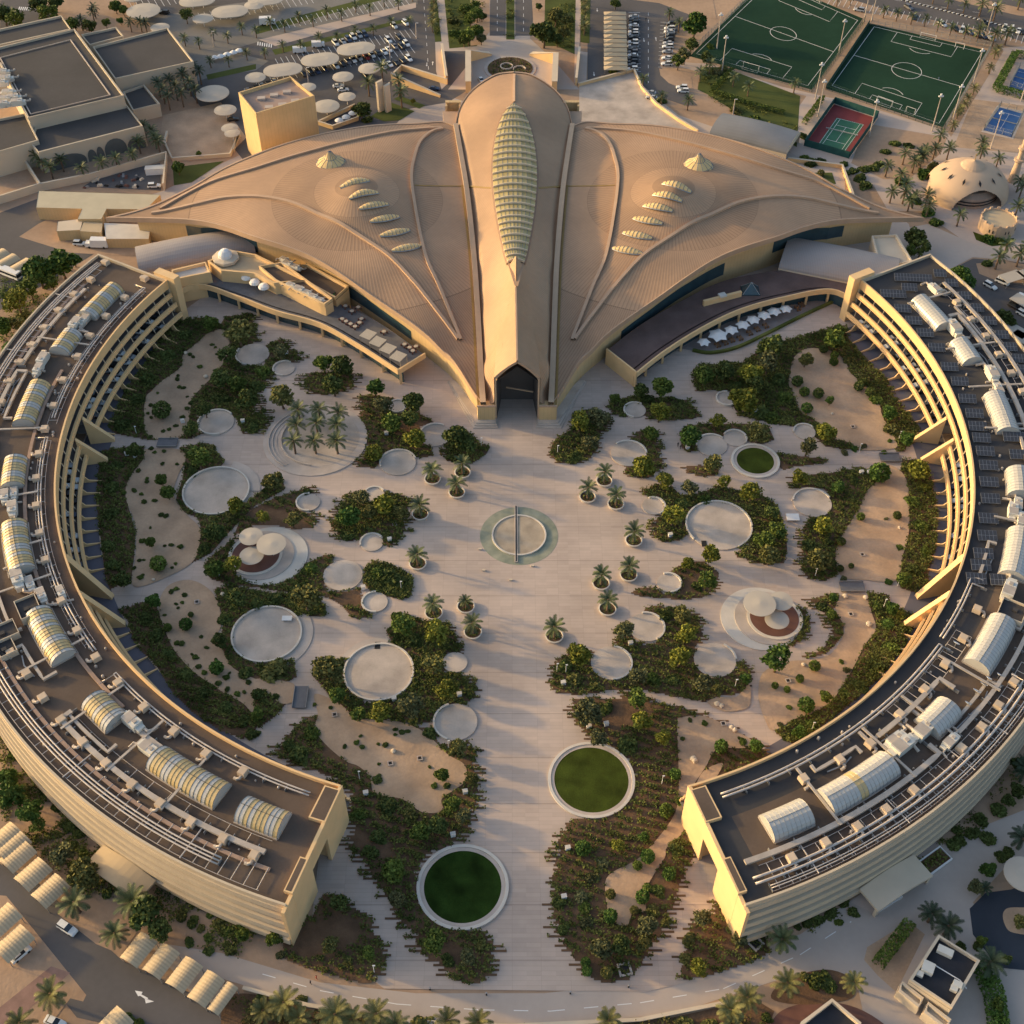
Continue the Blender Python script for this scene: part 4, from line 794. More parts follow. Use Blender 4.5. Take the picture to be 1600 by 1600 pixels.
for side in (0, 1):
    A = MX(SN) if side else SN; b = MB(); grid(b, A, flip=bool(side)); HB(b, 'nave_roof', M_roofN, True)
    E = A[0]; o = E.copy(); o[:, 2] += .5; u = E.copy(); u[:, 2] -= 2; dd = A[6] - E; dd[:, 2] = 0; dd /= np.maximum(np.linalg.norm(dd, axis=1, keepdims=True), .5); i_ = E + dd * .9; i_[:, 2] += .45
    b = MB(); grid(b, np.stack([u, o, i_], 1), flip=bool(side)); HB(b, 'apse_rim', M_trim)
    u2 = E.copy(); u2[:, 2] = 0; u3 = E.copy() + dd * 2.5; u3[:, 2] = E[:, 2] - 1; u2 = u3.copy(); u2[:, 2] = 0; b = MB(); grid(b, np.stack([u2, u3], 1), flip=bool(side)); HB(b, 'apse_wall', M_yelld)
    # long seam on the apse ridge and cross gutters on the nave
    p0, p1 = G(729, 290, 15.5)[:2], G(768, 279, 23.5)[:2]; HB(ribbon([p0, p1], lambda x, y: NZ(x, y), .6, .1, side), 'cross_gutter', M_gut)
HB(ribbon([G(803.4, 116, 18)[:2], G(803, 140, 21)[:2], G(803, 160, 24)[:2]], lambda x, y: NZ(x, y), .9, .25), 'ridge_cap', M_trim)
# hood over the entrance
yg = G(773, 655)[1]; hr = [G(806, 450, 24.3), G(806.3, 468, 24.1), G(806.6, 487, 24.0), G(807, 511, 23.9), G(807.3, 535, 23.8), (1.49, yg - .9, 23.7)]
he = [G(805.3, 452, 24.0), G(797, 470, 21.6), G(790, 488, 19.2), G(782, 512, 17.2), G(776, 545, 16.9), (-5.35, yg - .2, 16.9)]
hrx = np.array(spline(hr, 8, False)); hex_ = np.array(spline(he, 8, False))
n = min(len(hrx), len(hex_)); hrx, hex_ = hrx[:n], hex_[:n]
for side in (0, 1):
    rows = []
    for u in np.linspace(0, 1, 9):
        q = hrx * (1 - u) + hex_ * u; q[:, 2] += np.sin(u * math.pi) * .5 * np.linspace(0, 1, n); rows.append(q)
    lo = hex_.copy(); lo[:, 2] = np.array([min(NZ(x, y) - .5, z) for x, y, z in hex_]); lo[-1, 2] = 0
    A = np.stack(rows, 1)
    if side: A = MX(A)
    b = MB(); grid(b, A, flip=bool(side)); HB(b, 'entrance_hood', M_roofN, True)
    S2 = np.stack([hex_, lo], 1); S2 = MX(S2) if side else S2; S2 = S2[-4:]; b = MB(); grid(b, S2, flip=bool(side)); HB(b, 'hood_wall', M_curb)
    # arch face and jamb
    E = A[-1]; o = E.copy(); i_ = E.copy(); i_[:, 2] -= .8; i_[:, 0] += (axx(yg) - i_[:, 0]) * .08; o[:, 1] -= .02; i_[:, 1] = o[:, 1]; b = MB(); grid(b, np.stack([o, i_], 1), flip=not side); HB(b, 'arch_trim', M_trim)
    s = -1 if not side else 1; ax = axx(yg); b = MB(); b.box((ax + s * 6.45, yg - .1, 8.2), (.5, 1.0, 16.4)); HB(b, 'jamb', M_curb)
    # foot block, its steps
    b = MB(); b.prism([(ax + s * 6.7, yg + 1.6), (ax + s * 12.2, yg + 1.6), (ax + s * 11.9, yg - 1.2), (ax + s * 6.7, yg - 1.2)], 0, 6.1); HB(b, 'foot_block', M_yelld)
    b = MB(); b.box((ax + s * 9.3, yg - 1.1, 6.3), (5.6, .5, .5)); HB(b, 'foot_coping', M_trim)
    for q in range(3):
        b = MB(); x0, x1 = ax + s * (6.4 - q * .35), ax + s * (12.4 + q * .5); y0 = yg - 2.6 - q * .8
        b.prism([(x0, y0), (x1 , y0), (x1 + s * 9 - s * q * .3, yg + 17), (x1 + s * 7, yg + 17), (x0 + s * 4, yg + 4), (x0, yg + 4)], 0, PZ + .8 - q * .27); HB(b, 'plinth_step', M_conc if q % 2 else M_concd)
HB(ribbon([tuple(p[:2]) for p in hrx], lambda x, y: 0, .5, .35, 0, lambda t: 24.3 - .6 * t), 'hood_ridge', M_trim)
M_inner = mat('hall_interior', (.10, .09, .085), .9, .1, .2)
b = MB(); ax = axx(yg)
prof = [(-6.2, 0), (-6.2, 15.6), (0, 21.2), (6.2, 15.6), (6.2, 0)]
for (x0, z0), (x1, z1) in zip(prof, prof[1:]): b.face([(ax + x0, yg - .4, z0), (ax + x0 * .8, yg + 9, z0 * .8), (ax + x1 * .8, yg + 9, z1 * .8), (ax + x1, yg - .4, z1)])
b.face([(ax + x * .8, yg + 9, z * .8) for x, z in prof]); HB(b, 'passage', M_inner)
b = MB(); b.box((ax + .8, yg + 5.5, 7.2), (8.5, .35, .35), -.25); HB(b, 'tie_beam', M_curb)
# big lens skylight
M_sky = mat('green_glazing', (.50, .39, .16), .4, .12, .35, spec=.25, island=.18, col2=(.36, .31, .15)); M_skyr = mat('lens_rib', (.80, .64, .45), .55, .05, .4); M_mul = mat('blue_mullion', (.11, .14, .20), .45, .1, .5)
NR = 25
ys = np.linspace(LE[0, 1] - 1.0, LE[-1, 1], NR + 1); xs = np.interp(ys[::-1], LE[::-1, 1], LE[::-1, 0])[::-1]
def zr_(y): return NZ(axx(y), y)
lens = link('lens_skylight', None, hall, -HO)
def lp(i, u, up):   # u -1..1
    y = ys[i]; hw = axx(y) - xs[i]; z0 = NZ(axx(y) - hw, y); z1 = z0 + .5 + .12 * hw; x = axx(y) + u * hw * .97; return (x, y, z0 + .5 + (z1 - z0) * (1 - abs(u) ** 2.2) + up)
b = MB(); bc = MB(); bm = MB()
for i in range(NR):
    hw = axx(ys[i]) - xs[i]; K = 9 if hw > 3 else 5; us = np.linspace(-1, 1, K + 1)
    for k in range(K):
        edge = 0
        p00, p10, p11, p01 = np.array(lp(i, us[k], .05)), np.array(lp(i, us[k + 1], .05)), np.array(lp(i + 1, us[k + 1], .75)), np.array(lp(i + 1, us[k], .75))
        b.face([p01, p11, p10, p00])
        if k: bm.tube([p00 + (0, 0, .06), p01 + (0, 0, .06)], .07, 4)
    bc.tube([np.array(lp(i + 1, u, .72)) for u in np.linspace(-1, 1, 13)], .17, 5)
    for s in (-1, 1):
        a0, a1 = np.array(lp(i, s, 0)), np.array(lp(i + 1, s, .7)); a2 = np.array(lp(i + 1, s, -.8)); bc.face([a0, a1, a2])
    f0 = [np.array(lp(i + 1, u, .74)) for u in np.linspace(-1, 1, 13)]; f1 = [np.array(lp(i + 1, u, -.1)) for u in np.linspace(-1, 1, 13)]
    for q in range(12): bc.face([f0[q], f0[q + 1], f1[q + 1], f1[q]])
for nm, q, m in (('glass_panes', b, M_sky), ('cross_ribs', bc, M_skyr), ('mullions', bm, M_mul)): q.build(nm, m, lens)
for side in (0, 1): HB(ribbon([tuple(p) for p in LE[::8]], lambda x, y: NZ(x, y), .7, .5, side), 'lens_rim', mat('lens_rim', (.26, .165, .11), .6, .08, .4))
b = MB(); y0, y1 = LE[-1, 1], G(806, 450, 24)[1]; hw = axx(y0) - LE[-1, 0]; b.face([(axx(y0) - hw, y0, NZ(axx(y0) - hw, y0) + .5), (axx(y1) - .5, y1, 24.7), (axx(y1) + .5, y1, 24.7), (axx(y0) + hw, y0, NZ(axx(y0) - hw, y0) + .5)]); HB(b, 'nose_panel', M_roofN)
# wing skylights: cones and eyelids
def eyelid(px, py, side):
    z = 20; c = G(px, py, z); 
    for _ in range(4): z = wz(c[0], c[1], side); c = G(px, py, z)
    L_, w = 10.6, 3.3; rz = math.radians(26 if side < 0 else -26); t = link('eyelid_skylight', None, hall, Vector(c) - HO, rz); b = MB(); r = MB(); n = 8
    g = [(wz(c[0] + math.cos(rz) * u, c[1] + math.sin(rz) * u, side) - c[2]) for u in np.linspace(-L_ / 2, L_ / 2, n + 1)]
    def q(i, k, e=0):
        u = -1 + 2 * i / n; th = math.pi * k / 6; ww = (w / 2) * (1 - u * u * .72); return (u * L_ / 2, math.cos(th) * ww, g[i] + .05 + math.sin(th) * 1.25 * (1 - u * u * .6) + e)
    for i in range(n):
        for k in range(6): b.face([q(i, k), q(i + 1, k), q(i + 1, k + 1), q(i, k + 1)])
    for i in (0, n): f = [q(i, k) for k in range(7)]; b.face(f if i == 0 else f[::-1])
    for i in range(n + 1): r.tube([q(i, k, .03) for k in range(7)], .09, 4)
    b.build('panes', M_vy2, t); r.build('ribs', M_mul, t)
    r = MB(); r.tube([(x, y, zz + .1) for x, y, zz in [q(i, 6) for i in range(n + 1)]], .22, 5); r.tube([(x, y, zz + .1) for x, y, zz in [q(i, 0) for i in range(n + 1)]], .22, 5); r.build('kerb', M_steel, t)
M_vy2 = mat('eyelid_glazing', (.72, .51, .24), .5, .06, .5, spec=.15, island=.12)
for x, y in [(554, 285), (568, 302), (584, 322), (601, 342), (617, 364), (635, 388)]: eyelid(x, y, -1)
for x, y in [(1058, 290), (1043, 307), (1028, 325), (1012, 345), (996, 368), (980, 392)]: eyelid(x, y, 1)
for x, y, side in [(517, 255, -1), (1091, 259, 1)]:
    z = 20; c = G(x, y, z)
    for _ in range(4): z = wz(c[0], c[1], side); c = G(x, y, z)
    t = link('cone_skylight', None, hall, Vector(c) - HO + Vector((0, 0, -.8))); k = 14
    pr = [(5.2, 0), (5.2, .8), (4.8, 1.4), (3.5, 2.3), (2.1, 3.0), (1.6, 3.7), (.8, 5.1), (.15, 5.8)]; b = MB(); b.lathe(pr, k=28); b.build('panes', M_vy2, t)
    r = MB()
    for j in range(k):
        an = 2 * math.pi * j / k; r.tube([(p * 1.015 * math.cos(an), p * 1.015 * math.sin(an), h) for p, h in pr[1:]], .08, 4)
    for p, h in (pr[2], pr[4]): r.tube([(p * 1.01 * math.cos(2 * math.pi * j / 28), p * 1.01 * math.sin(2 * math.pi * j / 28), h) for j in range(29)], .08, 4)
    r.build('ribs', M_mul, t); r = MB(); r.lathe([(5.3, 0), (5.3, .9), (4.8, .95)], k=28); r.f.pop(); r.mi.pop(); r.build('kerb', M_steel, t)
# walls standing under the wings
for side in (0, 1):
    A = SW; fr = []
    for i in range(8, NS - 1): e = A[i, -1]; c = A[i, 30]; d = c - e; d /= np.hypot(d[0], d[1]); fr.append((e + d * (min(7.5, 1.0 + max(0, NS - 4 - i) * .17) if i > 34 else 3.2 + max(0, i - 24) * .43)))
    bk = []
    for i in range(8, NS + 1, 2): e = A[i, 0]; c = A[i, 40]; d = c - e; d /= np.hypot(d[0], d[1]); bk.append((e + d * 2.0))
    for nm, W_ in (('front_wall', fr), ('back_wall', bk)):
        pts = np.array(W_); z1 = np.array([WZ(x, y) - .9 for x, y, _ in pts]); T = pts.copy(); T[:, 2] = z1; Bq = pts.copy(); Bq[:, 2] = 0; S2 = np.stack([T, Bq], 1); S2 = MX(S2) if side else S2
        b = MB(); grid(b, S2, flip=(nm == 'back_wall') == bool(side)); HB(b, nm, M_yelld)
        if nm == 'front_wall':
            for lo_, hi_, i0, i1 in ((.35, .72, 12, 34), (.2, .5, 46, 78), (.6, .85, 52, 70)):
                e = np.array([[x, y, 0] for x, y, _ in pts[i0:i1]]); ctr = np.array([A[min(i + 8, NS), 30] for i in range(i0, i1)]); d = e - ctr; d[:, 2] = 0; d /= np.linalg.norm(d, axis=1, keepdims=True); e = e + d * .12
                hi_z = z1[i0:i1] * hi_; lo_z = z1[i0:i1] * lo_; a1 = e.copy(); a1[:, 2] = hi_z; a2 = e.copy(); a2[:, 2] = lo_z; S3 = np.stack([a1, a2], 1); S3 = MX(S3) if side else S3
                b = MB(); grid(b, S3, flip=bool(side)); HB(b, 'window_band', M_glass)
for s, (px, py) in ((-1, (708, 166)), (1, (893, 166))):
    c = G(px, py, 15); b = MB(); b.wall([(c[0] - 2.6, c[1] - 1), (c[0] - 2.6, c[1] + 2), (c[0] + 2.6, c[1] + 2), (c[0] + 2.6, c[1] - 1)], 0, 15.6, .8); b.box((c[0], c[1] + 1.6, 16.0), (6, 1.6, .4)); HB(b, 'valley_box', M_yelld)
    b = MB(); b.box((c[0], c[1] - .6, 12), (4.6, 2.4, .3)); b.prism([(c[0] - 4, c[1] - 1.6), (c[0] + 4, c[1] - 1.6), (c[0] + 3, c[1] - 14), (c[0] - 3, c[1] - 14)], 11, 13.8); HB(b, 'valley_roof', M_trim)
tag(hall, 'great hall with winged bronze ribbed roof, lens shaped glass skylight and pointed entrance arch', 'building')
# ================================================================ PLANTS
def leafmat(name, col, col2, obj=.22, isl=.35, rough=.7):
    return mat(name, col, rough, .2, .5, col2=col2, objvar=obj, island=isl, spec=.12)
LM_ = {'dark': leafmat('leaf_dark', (.066, .092, .024), (.105, .13, .036)), 'green': leafmat('leaf_green', (.085, .125, .025), (.125, .165, .033)), 'yellow': leafmat('leaf_yellow', (.15, .165, .024), (.21, .21, .035)),
       'olive': leafmat('leaf_olive', (.12, .125, .038), (.17, .16, .05)), 'grey': leafmat('leaf_grey', (.088, .096, .042), (.13, .13, .055)), 'bright': leafmat('leaf_bright', (.065, .125, .022), (.095, .155, .035))}
LMnames = {'dark': 'dark green', 'green': 'mid green', 'yellow': 'yellow green', 'olive': 'olive green', 'grey': 'grey green', 'bright': 'bright green'}
def quads(cent, size, r, up=.3, asp=1.0):
    """numpy cloud of small leaf faces"""
    n = len(cent); d = r.normal(size=(n, 3)); d[:, 2] = np.abs(d[:, 2]) + up; d /= np.linalg.norm(d, axis=1, keepdims=True)
    a = np.cross(d, r.normal(size=(n, 3))); a /= np.linalg.norm(a, axis=1, keepdims=True) + 1e-9; b = np.cross(d, a)
    s = (size * r.uniform(.6, 1.3, n))[:, None]; a = a * s; b = b * s * asp
    return np.stack([cent - a - b * .6, cent + a * .7 - b, cent + a + b * .7, cent - a * .6 + b], 1).reshape(-1, 3)
def npmesh(name, v, m):
    n = len(v) // 4; me = bpy.data.meshes.new(name); me.vertices.add(len(v)); me.vertices.foreach_set('co', v.astype(np.float32).ravel())
    me.loops.add(n * 4); me.loops.foreach_set('vertex_index', np.arange(n * 4, dtype=np.int32)); me.polygons.add(n); me.polygons.foreach_set('loop_start', np.arange(0, n * 4, 4, dtype=np.int32)); me.polygons.foreach_set('loop_total', np.full(n, 4, dtype=np.int32))
    me.materials.append(m); me.update(); me.validate(); return me
def crown_pts(r, kind, n):
    out = []
    nl = {'round': 16, 'airy': 13, 'ball': 1, 'bush': 9}[kind]; lobes = []
    if kind == 'ball': lobes = [((0, 0, 0), 1.0)]
    else:
        lobes.append(((0, 0, -.02), .62))
        for i in range(nl):
            th = r.uniform(0, 2 * np.pi); ph = r.uniform(-.35, 1.3); R = r.uniform(.42, .72); lobes.append(((R * np.cos(th) * np.cos(ph), R * np.sin(th) * np.cos(ph), .75 * R * np.sin(ph)), r.uniform(.2, .4)))
    wts = np.array([l[1] ** 2 for l in lobes]); wts /= wts.sum(); k = r.choice(len(lobes), n, p=wts); d = r.normal(size=(n, 3)); d /= np.linalg.norm(d, axis=1, keepdims=True)
    rad = (r.uniform(.55 if kind == 'airy' else .72, 1.05, n))
    c = np.array([l[0] for l in lobes])[k] + d * (np.array([l[1] for l in lobes])[k] * rad)[:, None]
    return c
CR = {}
for kind, n, sz in (('round', 1500, .085), ('airy', 1100, .075), ('ball', 700, .12), ('bush', 700, .12)):
    for v in range(3):
        r = np.random.default_rng(hash((kind, v)) % 1 + {'round': 11, 'airy': 22, 'ball': 33, 'bush': 44}[kind] + v); p = crown_pts(r, kind, n); q = quads(p, sz, r)
        if kind == 'bush': q[:, 2] = np.abs(q[:, 2]) * .9
        CR[kind, v] = q
CM = {}
def crown_mesh(kind, v, c):
    if (kind, v, c) not in CM: CM[kind, v, c] = npmesh('crown_' + kind, CR[kind, v], LM_[c])
    return CM[kind, v, c]
def trunk_mesh():
    out = []
    for v in range(3):
        r = random.Random(v); b = MB(); b.tube([(0, 0, 0), (.03, .02, .35), (.0, .03, .75)], [.085, .06, .045], 7)
        for k in range(6):
            a = k * 1.05 + r.random(); R = r.uniform(.4, .6); b.tube([(0, .02, .5 + .04 * k), (R * .5 * math.cos(a), R * .5 * math.sin(a), .85), (R * math.cos(a), R * math.sin(a), 1.15 + r.uniform(-.1, .2))], [.04, .028, .012], 5)
        out.append(b.mesh('trunk', M_trunk))
    return out
TRK = trunk_mesh(); pr_ = random.Random(21)
SIZE = lambda m: 'small' if m < 2.2 else ('medium' if m < 3.6 else 'large')
def tree(px, py, rp, kind='round', col='green', name=None, z0=PZ + .1):
    zc = 0; rp *= 1.12; R = rp / pxm(py)
    for _ in range(3): zc = {'round': 1.05, 'airy': 1.15, 'ball': .95, 'bush': .35}[kind] * R + z0; R = rp / pxm(py, zc)
    c = G(px, py, zc); v = pr_.randrange(3); low = kind == 'bush'
    nm = name or ('shrub' if low or (kind == 'ball' and R < 1.3) else 'tree')
    t = empty(nm, (c[0], c[1], z0 - .1)); t.rotation_euler[2] = pr_.uniform(0, 6.28)
    o = link('crown', crown_mesh(kind, v, col), t, (0, 0, 0 if low else zc - z0 + .1)); o.scale = (R, R * pr_.uniform(.9, 1.05), R * (.9 if not low else .8))
    if not low:
        k = link('trunk', TRK[v], t); k.scale = (R, R, R * .95)
    ph = f'{SIZE(R)} {LMnames[col]} ' + {'round': 'leafy tree', 'airy': 'airy loose tree', 'ball': 'ball shaped ' + ('tree' if nm == 'tree' else 'shrub'), 'bush': 'low bush'}[kind]
    auto(t, ph, 'tree' if nm == 'tree' else 'shrub', (c[0], c[1], 0), 'court trees' if nm == 'tree' else 'court shrubs'); return t
TREES = '''505 567 16 round green;534 573 20 round dark;521 600 19 airy dark;586 605 15 round bright;597 632 16 airy grey;645 628 19 round dark;640 655 17 airy dark;612 662 18 round green;649 686 19 round yellow;584 707 12 ball yellow;714 684 22 round dark;732 695 16 airy dark
437 550 14 airy grey;440 620 21 round olive;426 752 17 round olive;566 778 15 airy grey;600 790 18 round yellow;545 808 19 round bright;575 800 14 airy olive;625 800 14 airy olive;542 836 12 bush dark;482 887 13 bush green;478 935 26 airy olive;610 900 20 bush dark;628 905 15 bush dark;590 893 14 bush green
630 975 20 airy green;682 987 22 airy yellow;648 1000 15 bush dark;515 1047 27 airy olive;525 1085 15 round green;677 1040 19 airy olive;695 1077 18 airy yellow;640 1102 22 airy grey;592 1113 19 airy yellow;560 1117 14 airy green;715 1170 17 airy olive;672 1145 12 bush dark;620 960 10 bush green
691 1211 13 round green;739 1217 11 round olive;707 1258 16 airy green;722 1275 15 airy grey;655 1300 17 round green;682 1288 17 round dark;592 1307 14 bush dark;615 1362 20 round green;620 1407 16 airy grey;677 1472 22 airy green;732 1497 15 airy grey;580 1330 15 bush dark;560 1270 14 bush green;605 1260 16 bush dark;640 1270 14 bush olive;700 1500 13 bush dark;750 1475 13 bush olive;590 1215 10 bush dark
530 1412 16 airy dark;517 1475 15 airy olive;575 1490 13 airy green;428 1465 14 round green;545 1500 9 bush olive;440 1490 9 bush grey;468 1180 18 bush dark;485 1145 14 bush green;450 1165 12 bush dark
905 658 19 airy yellow;936 652 19 airy grey;921 692 16 airy grey;896 711 12 bush dark;960 622 10 airy green;1001 611 13 round dark;1034 604 19 round green;1031 642 18 airy yellow;1010 620 10 bush dark;1016 678 14 airy green;1005 730 19 round yellow;1078 683 19 round bright;1121 657 13 airy yellow;1185 675 19 airy olive;1112 724 18 airy olive
1039 751 15 airy yellow;1079 762 15 airy grey;1132 753 12 airy yellow;1175 768 19 airy yellow;1052 806 19 airy yellow;1195 845 18 airy green;1212 830 17 airy green;1202 868 18 round olive;1205 800 14 airy dark;1065 785 12 bush dark;1100 778 12 bush green;1074 880 11 round yellow;1112 866 16 round yellow;1104 907 18 airy green;1090 915 10 bush dark
977 985 17 airy grey;1065 962 18 airy olive;1072 990 18 airy yellow;1062 1027 19 airy yellow;997 1055 17 airy grey;1097 1067 17 airy grey;905 1022 20 round yellow;880 1040 14 bush dark;900 1060 14 bush olive;1165 1060 10 round bright;1040 960 14 bush dark;1020 1060 14 bush green;1050 1062 12 bush dark;1120 1075 10 bush olive;930 1070 10 bush olive
920 1113 23 round grey;948 1105 13 bush dark;994 1092 19 airy green;1002 1127 18 round yellow;1035 1152 14 airy yellow;935 1152 15 airy grey;980 1160 17 bush dark;1127 1166 10 ball bright;1182 1166 12 round bright;1160 1158 8 bush green;911 1325 11 ball bright;1012 1338 10 ball bright;1041 1266 10 ball green;1046 1365 10 ball bright;1004 1401 10 ball bright;954 1431 10 ball bright;996 1352 7 ball green;1005 1307 9 airy bright;965 1320 12 airy yellow;1012 1447 19 airy grey;1006 1473 15 round olive;938 1482 19 round grey;970 1478 19 round dark;1055 1209 8 ball bright;1065 1252 7 ball green;954 1397 7 ball olive;991 1422 6 ball olive;1050 1318 8 bush olive;1058 1325 12 bush dark
916 1440 14 bush grey;912 1400 14 bush grey;925 1370 14 bush grey;940 1350 12 bush grey;915 1415 12 bush green;875 1410 12 bush dark;880 1450 12 bush dark;1030 1392 12 bush dark;1014 1386 10 bush green;915 1503 7 ball bright;917 1517 7 ball bright;948 1520 8 ball olive;1022 1420 12 bush olive;1040 1440 10 bush olive;1090 1330 8 bush olive
1097 1433 15 airy grey;1157 1465 15 round grey;1090 1512 16 airy yellow;1078 1465 13 bush olive;1070 1495 10 bush olive;1100 588 17 round green;1133 580 18 round dark;1173 584 20 round yellow;1164 624 24 round yellow;1200 567 20 airy grey;1206 542 22 round dark;1180 600 16 airy dark;1215 590 16 bush dark;1190 640 16 bush dark;1225 620 14 bush green;1210 650 14 bush green;1150 600 12 bush dark
1304 530 19 round green;1312 517 12 round green;1330 562 14 bush olive;1350 590 14 bush olive;1370 620 13 bush green;1390 645 14 round bright;1395 670 14 bush olive;1418 685 13 round bright;1259 562 13 round olive;1290 675 18 round yellow;1262 697 16 airy grey;1279 614 8 ball dark;1257 612 7 ball green;1297 626 8 airy bright;1261 637 8 ball bright;1246 595 8 ball dark;1342 603 7 ball dark;1350 597 6 ball dark;1360 612 7 ball dark;1287 545 6 ball dark;1304 555 6 ball green;1303 565 6 ball green;1335 700 7 bush bright;1350 696 7 bush grey;1320 705 7 bush grey;1382 707 8 bush green;1390 688 5 bush green
1250 745 14 airy yellow;1310 762 11 round bright;1335 748 10 bush dark;1375 738 14 ball bright;1435 735 18 round yellow;1425 780 13 bush green;1440 820 13 bush green;1448 860 13 bush green;1430 890 13 bush dark;1412 905 14 round green;1287 822 18 round yellow;1280 876 20 round olive;1265 850 12 bush dark;1295 845 10 bush dark;1445 760 12 bush yellow;1402 805 6 ball dark;1345 807 6 ball green;1315 846 6 ball dark;1313 888 5 ball dark;1318 903 6 bush grey;1388 907 7 bush bright;1330 884 4 ball dark;1406 855 7 bush green;1385 810 5 bush grey
1302 934 9 round bright;1285 945 10 bush dark;1300 960 7 ball green;1215 1030 26 airy bright;1260 1101 11 ball bright;1395 950 12 round bright;1385 973 12 bush bright;1370 945 10 bush green;1410 960 10 bush yellow;1395 1010 14 bush green;1370 1040 14 bush dark;1345 1070 14 bush dark;1290 1088 11 round green;1320 1080 10 bush green;1250 1143 13 round bright;1270 1130 12 bush green;1230 1150 8 bush dark;1315 1033 6 bush green;1323 1045 7 bush grey;1273 1040 8 ball green;1250 1060 6 ball green;1230 1077 5 ball green;1233 1105 6 bush green;1211 1071 5 ball green;1219 1132 6 bush grey
373 518 24 airy olive;330 505 14 round green;355 555 16 airy dark;345 590 18 airy dark;370 600 16 round green;385 625 20 round dark;345 620 16 bush dark;320 640 14 airy dark;410 580 14 bush green;400 600 14 bush dark;252 640 13 ball dark;300 670 14 airy dark;395 665 12 bush dark;210 703 14 round dark;310 715 20 airy green;252 750 11 round green;262 770 13 round green;367 790 15 round yellow;330 700 10 bush olive;300 735 12 bush dark;235 700 5 bush dark
234 847 10 round green;247 880 11 ball green;190 905 15 round dark;175 880 13 bush dark;170 850 13 bush dark;172 800 14 bush dark;175 760 14 bush dark;180 725 12 bush dark;190 660 14 bush dark;215 620 14 bush dark;230 590 14 bush dark;260 555 14 bush dark;290 520 12 bush dark;335 830 18 round dark;358 805 12 bush olive;320 855 12 bush dark;335 890 16 round green;365 882 16 airy yellow;410 808 12 airy yellow;457 812 14 airy olive;440 780 8 bush olive;480 768 8 bush dark
370 937 20 airy dark;400 940 14 bush dark;430 935 14 bush dark;350 965 14 bush dark;343 1001 14 round dark;430 1042 25 bush olive;385 1050 13 bush dark;240 938 13 round bright;290 975 9 ball bright;338 1043 10 ball bright;402 1085 10 round dark;403 1116 12 round green;228 962 13 bush dark;245 990 14 bush dark;262 1020 13 bush dark;290 1050 13 bush dark;320 1080 13 bush dark;350 1105 13 bush dark;380 1125 13 bush dark;395 1145 12 bush dark;298 960 4 ball dark;262 980 6 ball green'''
for ln in TREES.replace('\n', ';').split(';'):
    if ln.strip(): a = ln.split(); tree(float(a[0]), float(a[1]), float(a[2]), a[3], a[4])
# small dark cushions on the sand (positions surveyed, quadrant crops)
CUS = [(1325, 555), (1345, 572), (1357, 615), (1380, 632), (1380, 650), (1190, 615), (1208, 632), (1247, 693), (1115, 748), (1108, 772), (1348, 718), (1118, 820), (1148, 825), (985, 858), (945, 932), (1170, 880), (1200, 910), (1168, 955), (945, 1010), (925, 985), (1138, 1008), (1098, 1062), (1058, 1083), (1018, 1095), (940, 1132), (965, 1228), (1023, 1222), (1015, 1300), (1108, 1302), (868, 1342), (805, 1375), (918, 1392), (915, 1412), (838, 1465), (885, 1490), (903, 1535), (968, 1530), (772, 1480), (1195, 1420 - 500)]
CUS = [(x / 4, 400 + y / 4) for x, y in CUS] + [(x / 4, 800 + y / 4) for x, y in [(940, 98), (890, 180), (1030, 213), (1072, 207), (1125, 218), (872, 305), (898, 300), (1098, 325), (1075, 350), (840, 350), (875, 410), (893, 395), (1070, 500), (1105, 482), (1155, 517), (1100, 575), (1140, 568), (1115, 600), (1030, 645), (1055, 715), (1255, 780), (1290, 848), (1110, 822), (1140, 822), (1200, 890), (1225, 910), (1240, 970), (1190, 1005), (1275, 1003), (1350, 920), (1435, 1007), (1412, 1035), (1365, 1075), (1420, 1110), (1485, 1140), (1550, 1067), (1527, 1127), (1345, 1100), (1010, 20), (1040, 25)]] + \
      [(400 + x / 4, 800 + y / 4) for x, y in [(365, 1205), (465, 1222), (655, 1400), (630, 1440), (662, 1472), (870, 1360), (872, 1392), (910, 1380), (950, 1372), (765, 1452), (812, 1458), (555, 1465), (770, 1575), (125, 1150), (1085, 1595), (1115, 1710), (1197, 1715)]] + [(800 + x / 4, 800 + y / 4) for x, y in [(1112, 1300), (1203, 1320), (1067, 1420), (1420, 1415)]]
cm = crown_mesh('bush', 0, 'dark'); cm2 = crown_mesh('bush', 1, 'green'); cm3 = crown_mesh('bush', 2, 'dark')
for i, (x, y) in enumerate(CUS):
    c = G(x, y, PZ + .2); R = pr_.uniform(.55, 1.1); o = link('cushion_shrub', (cm, cm2, cm3)[i % 3], None, c, pr_.uniform(0, 6), (R, R, R * .8)); auto(o, 'tiny dark cushion shrub on sand', 'shrub', c, 'cushion shrubs on the raked sand')
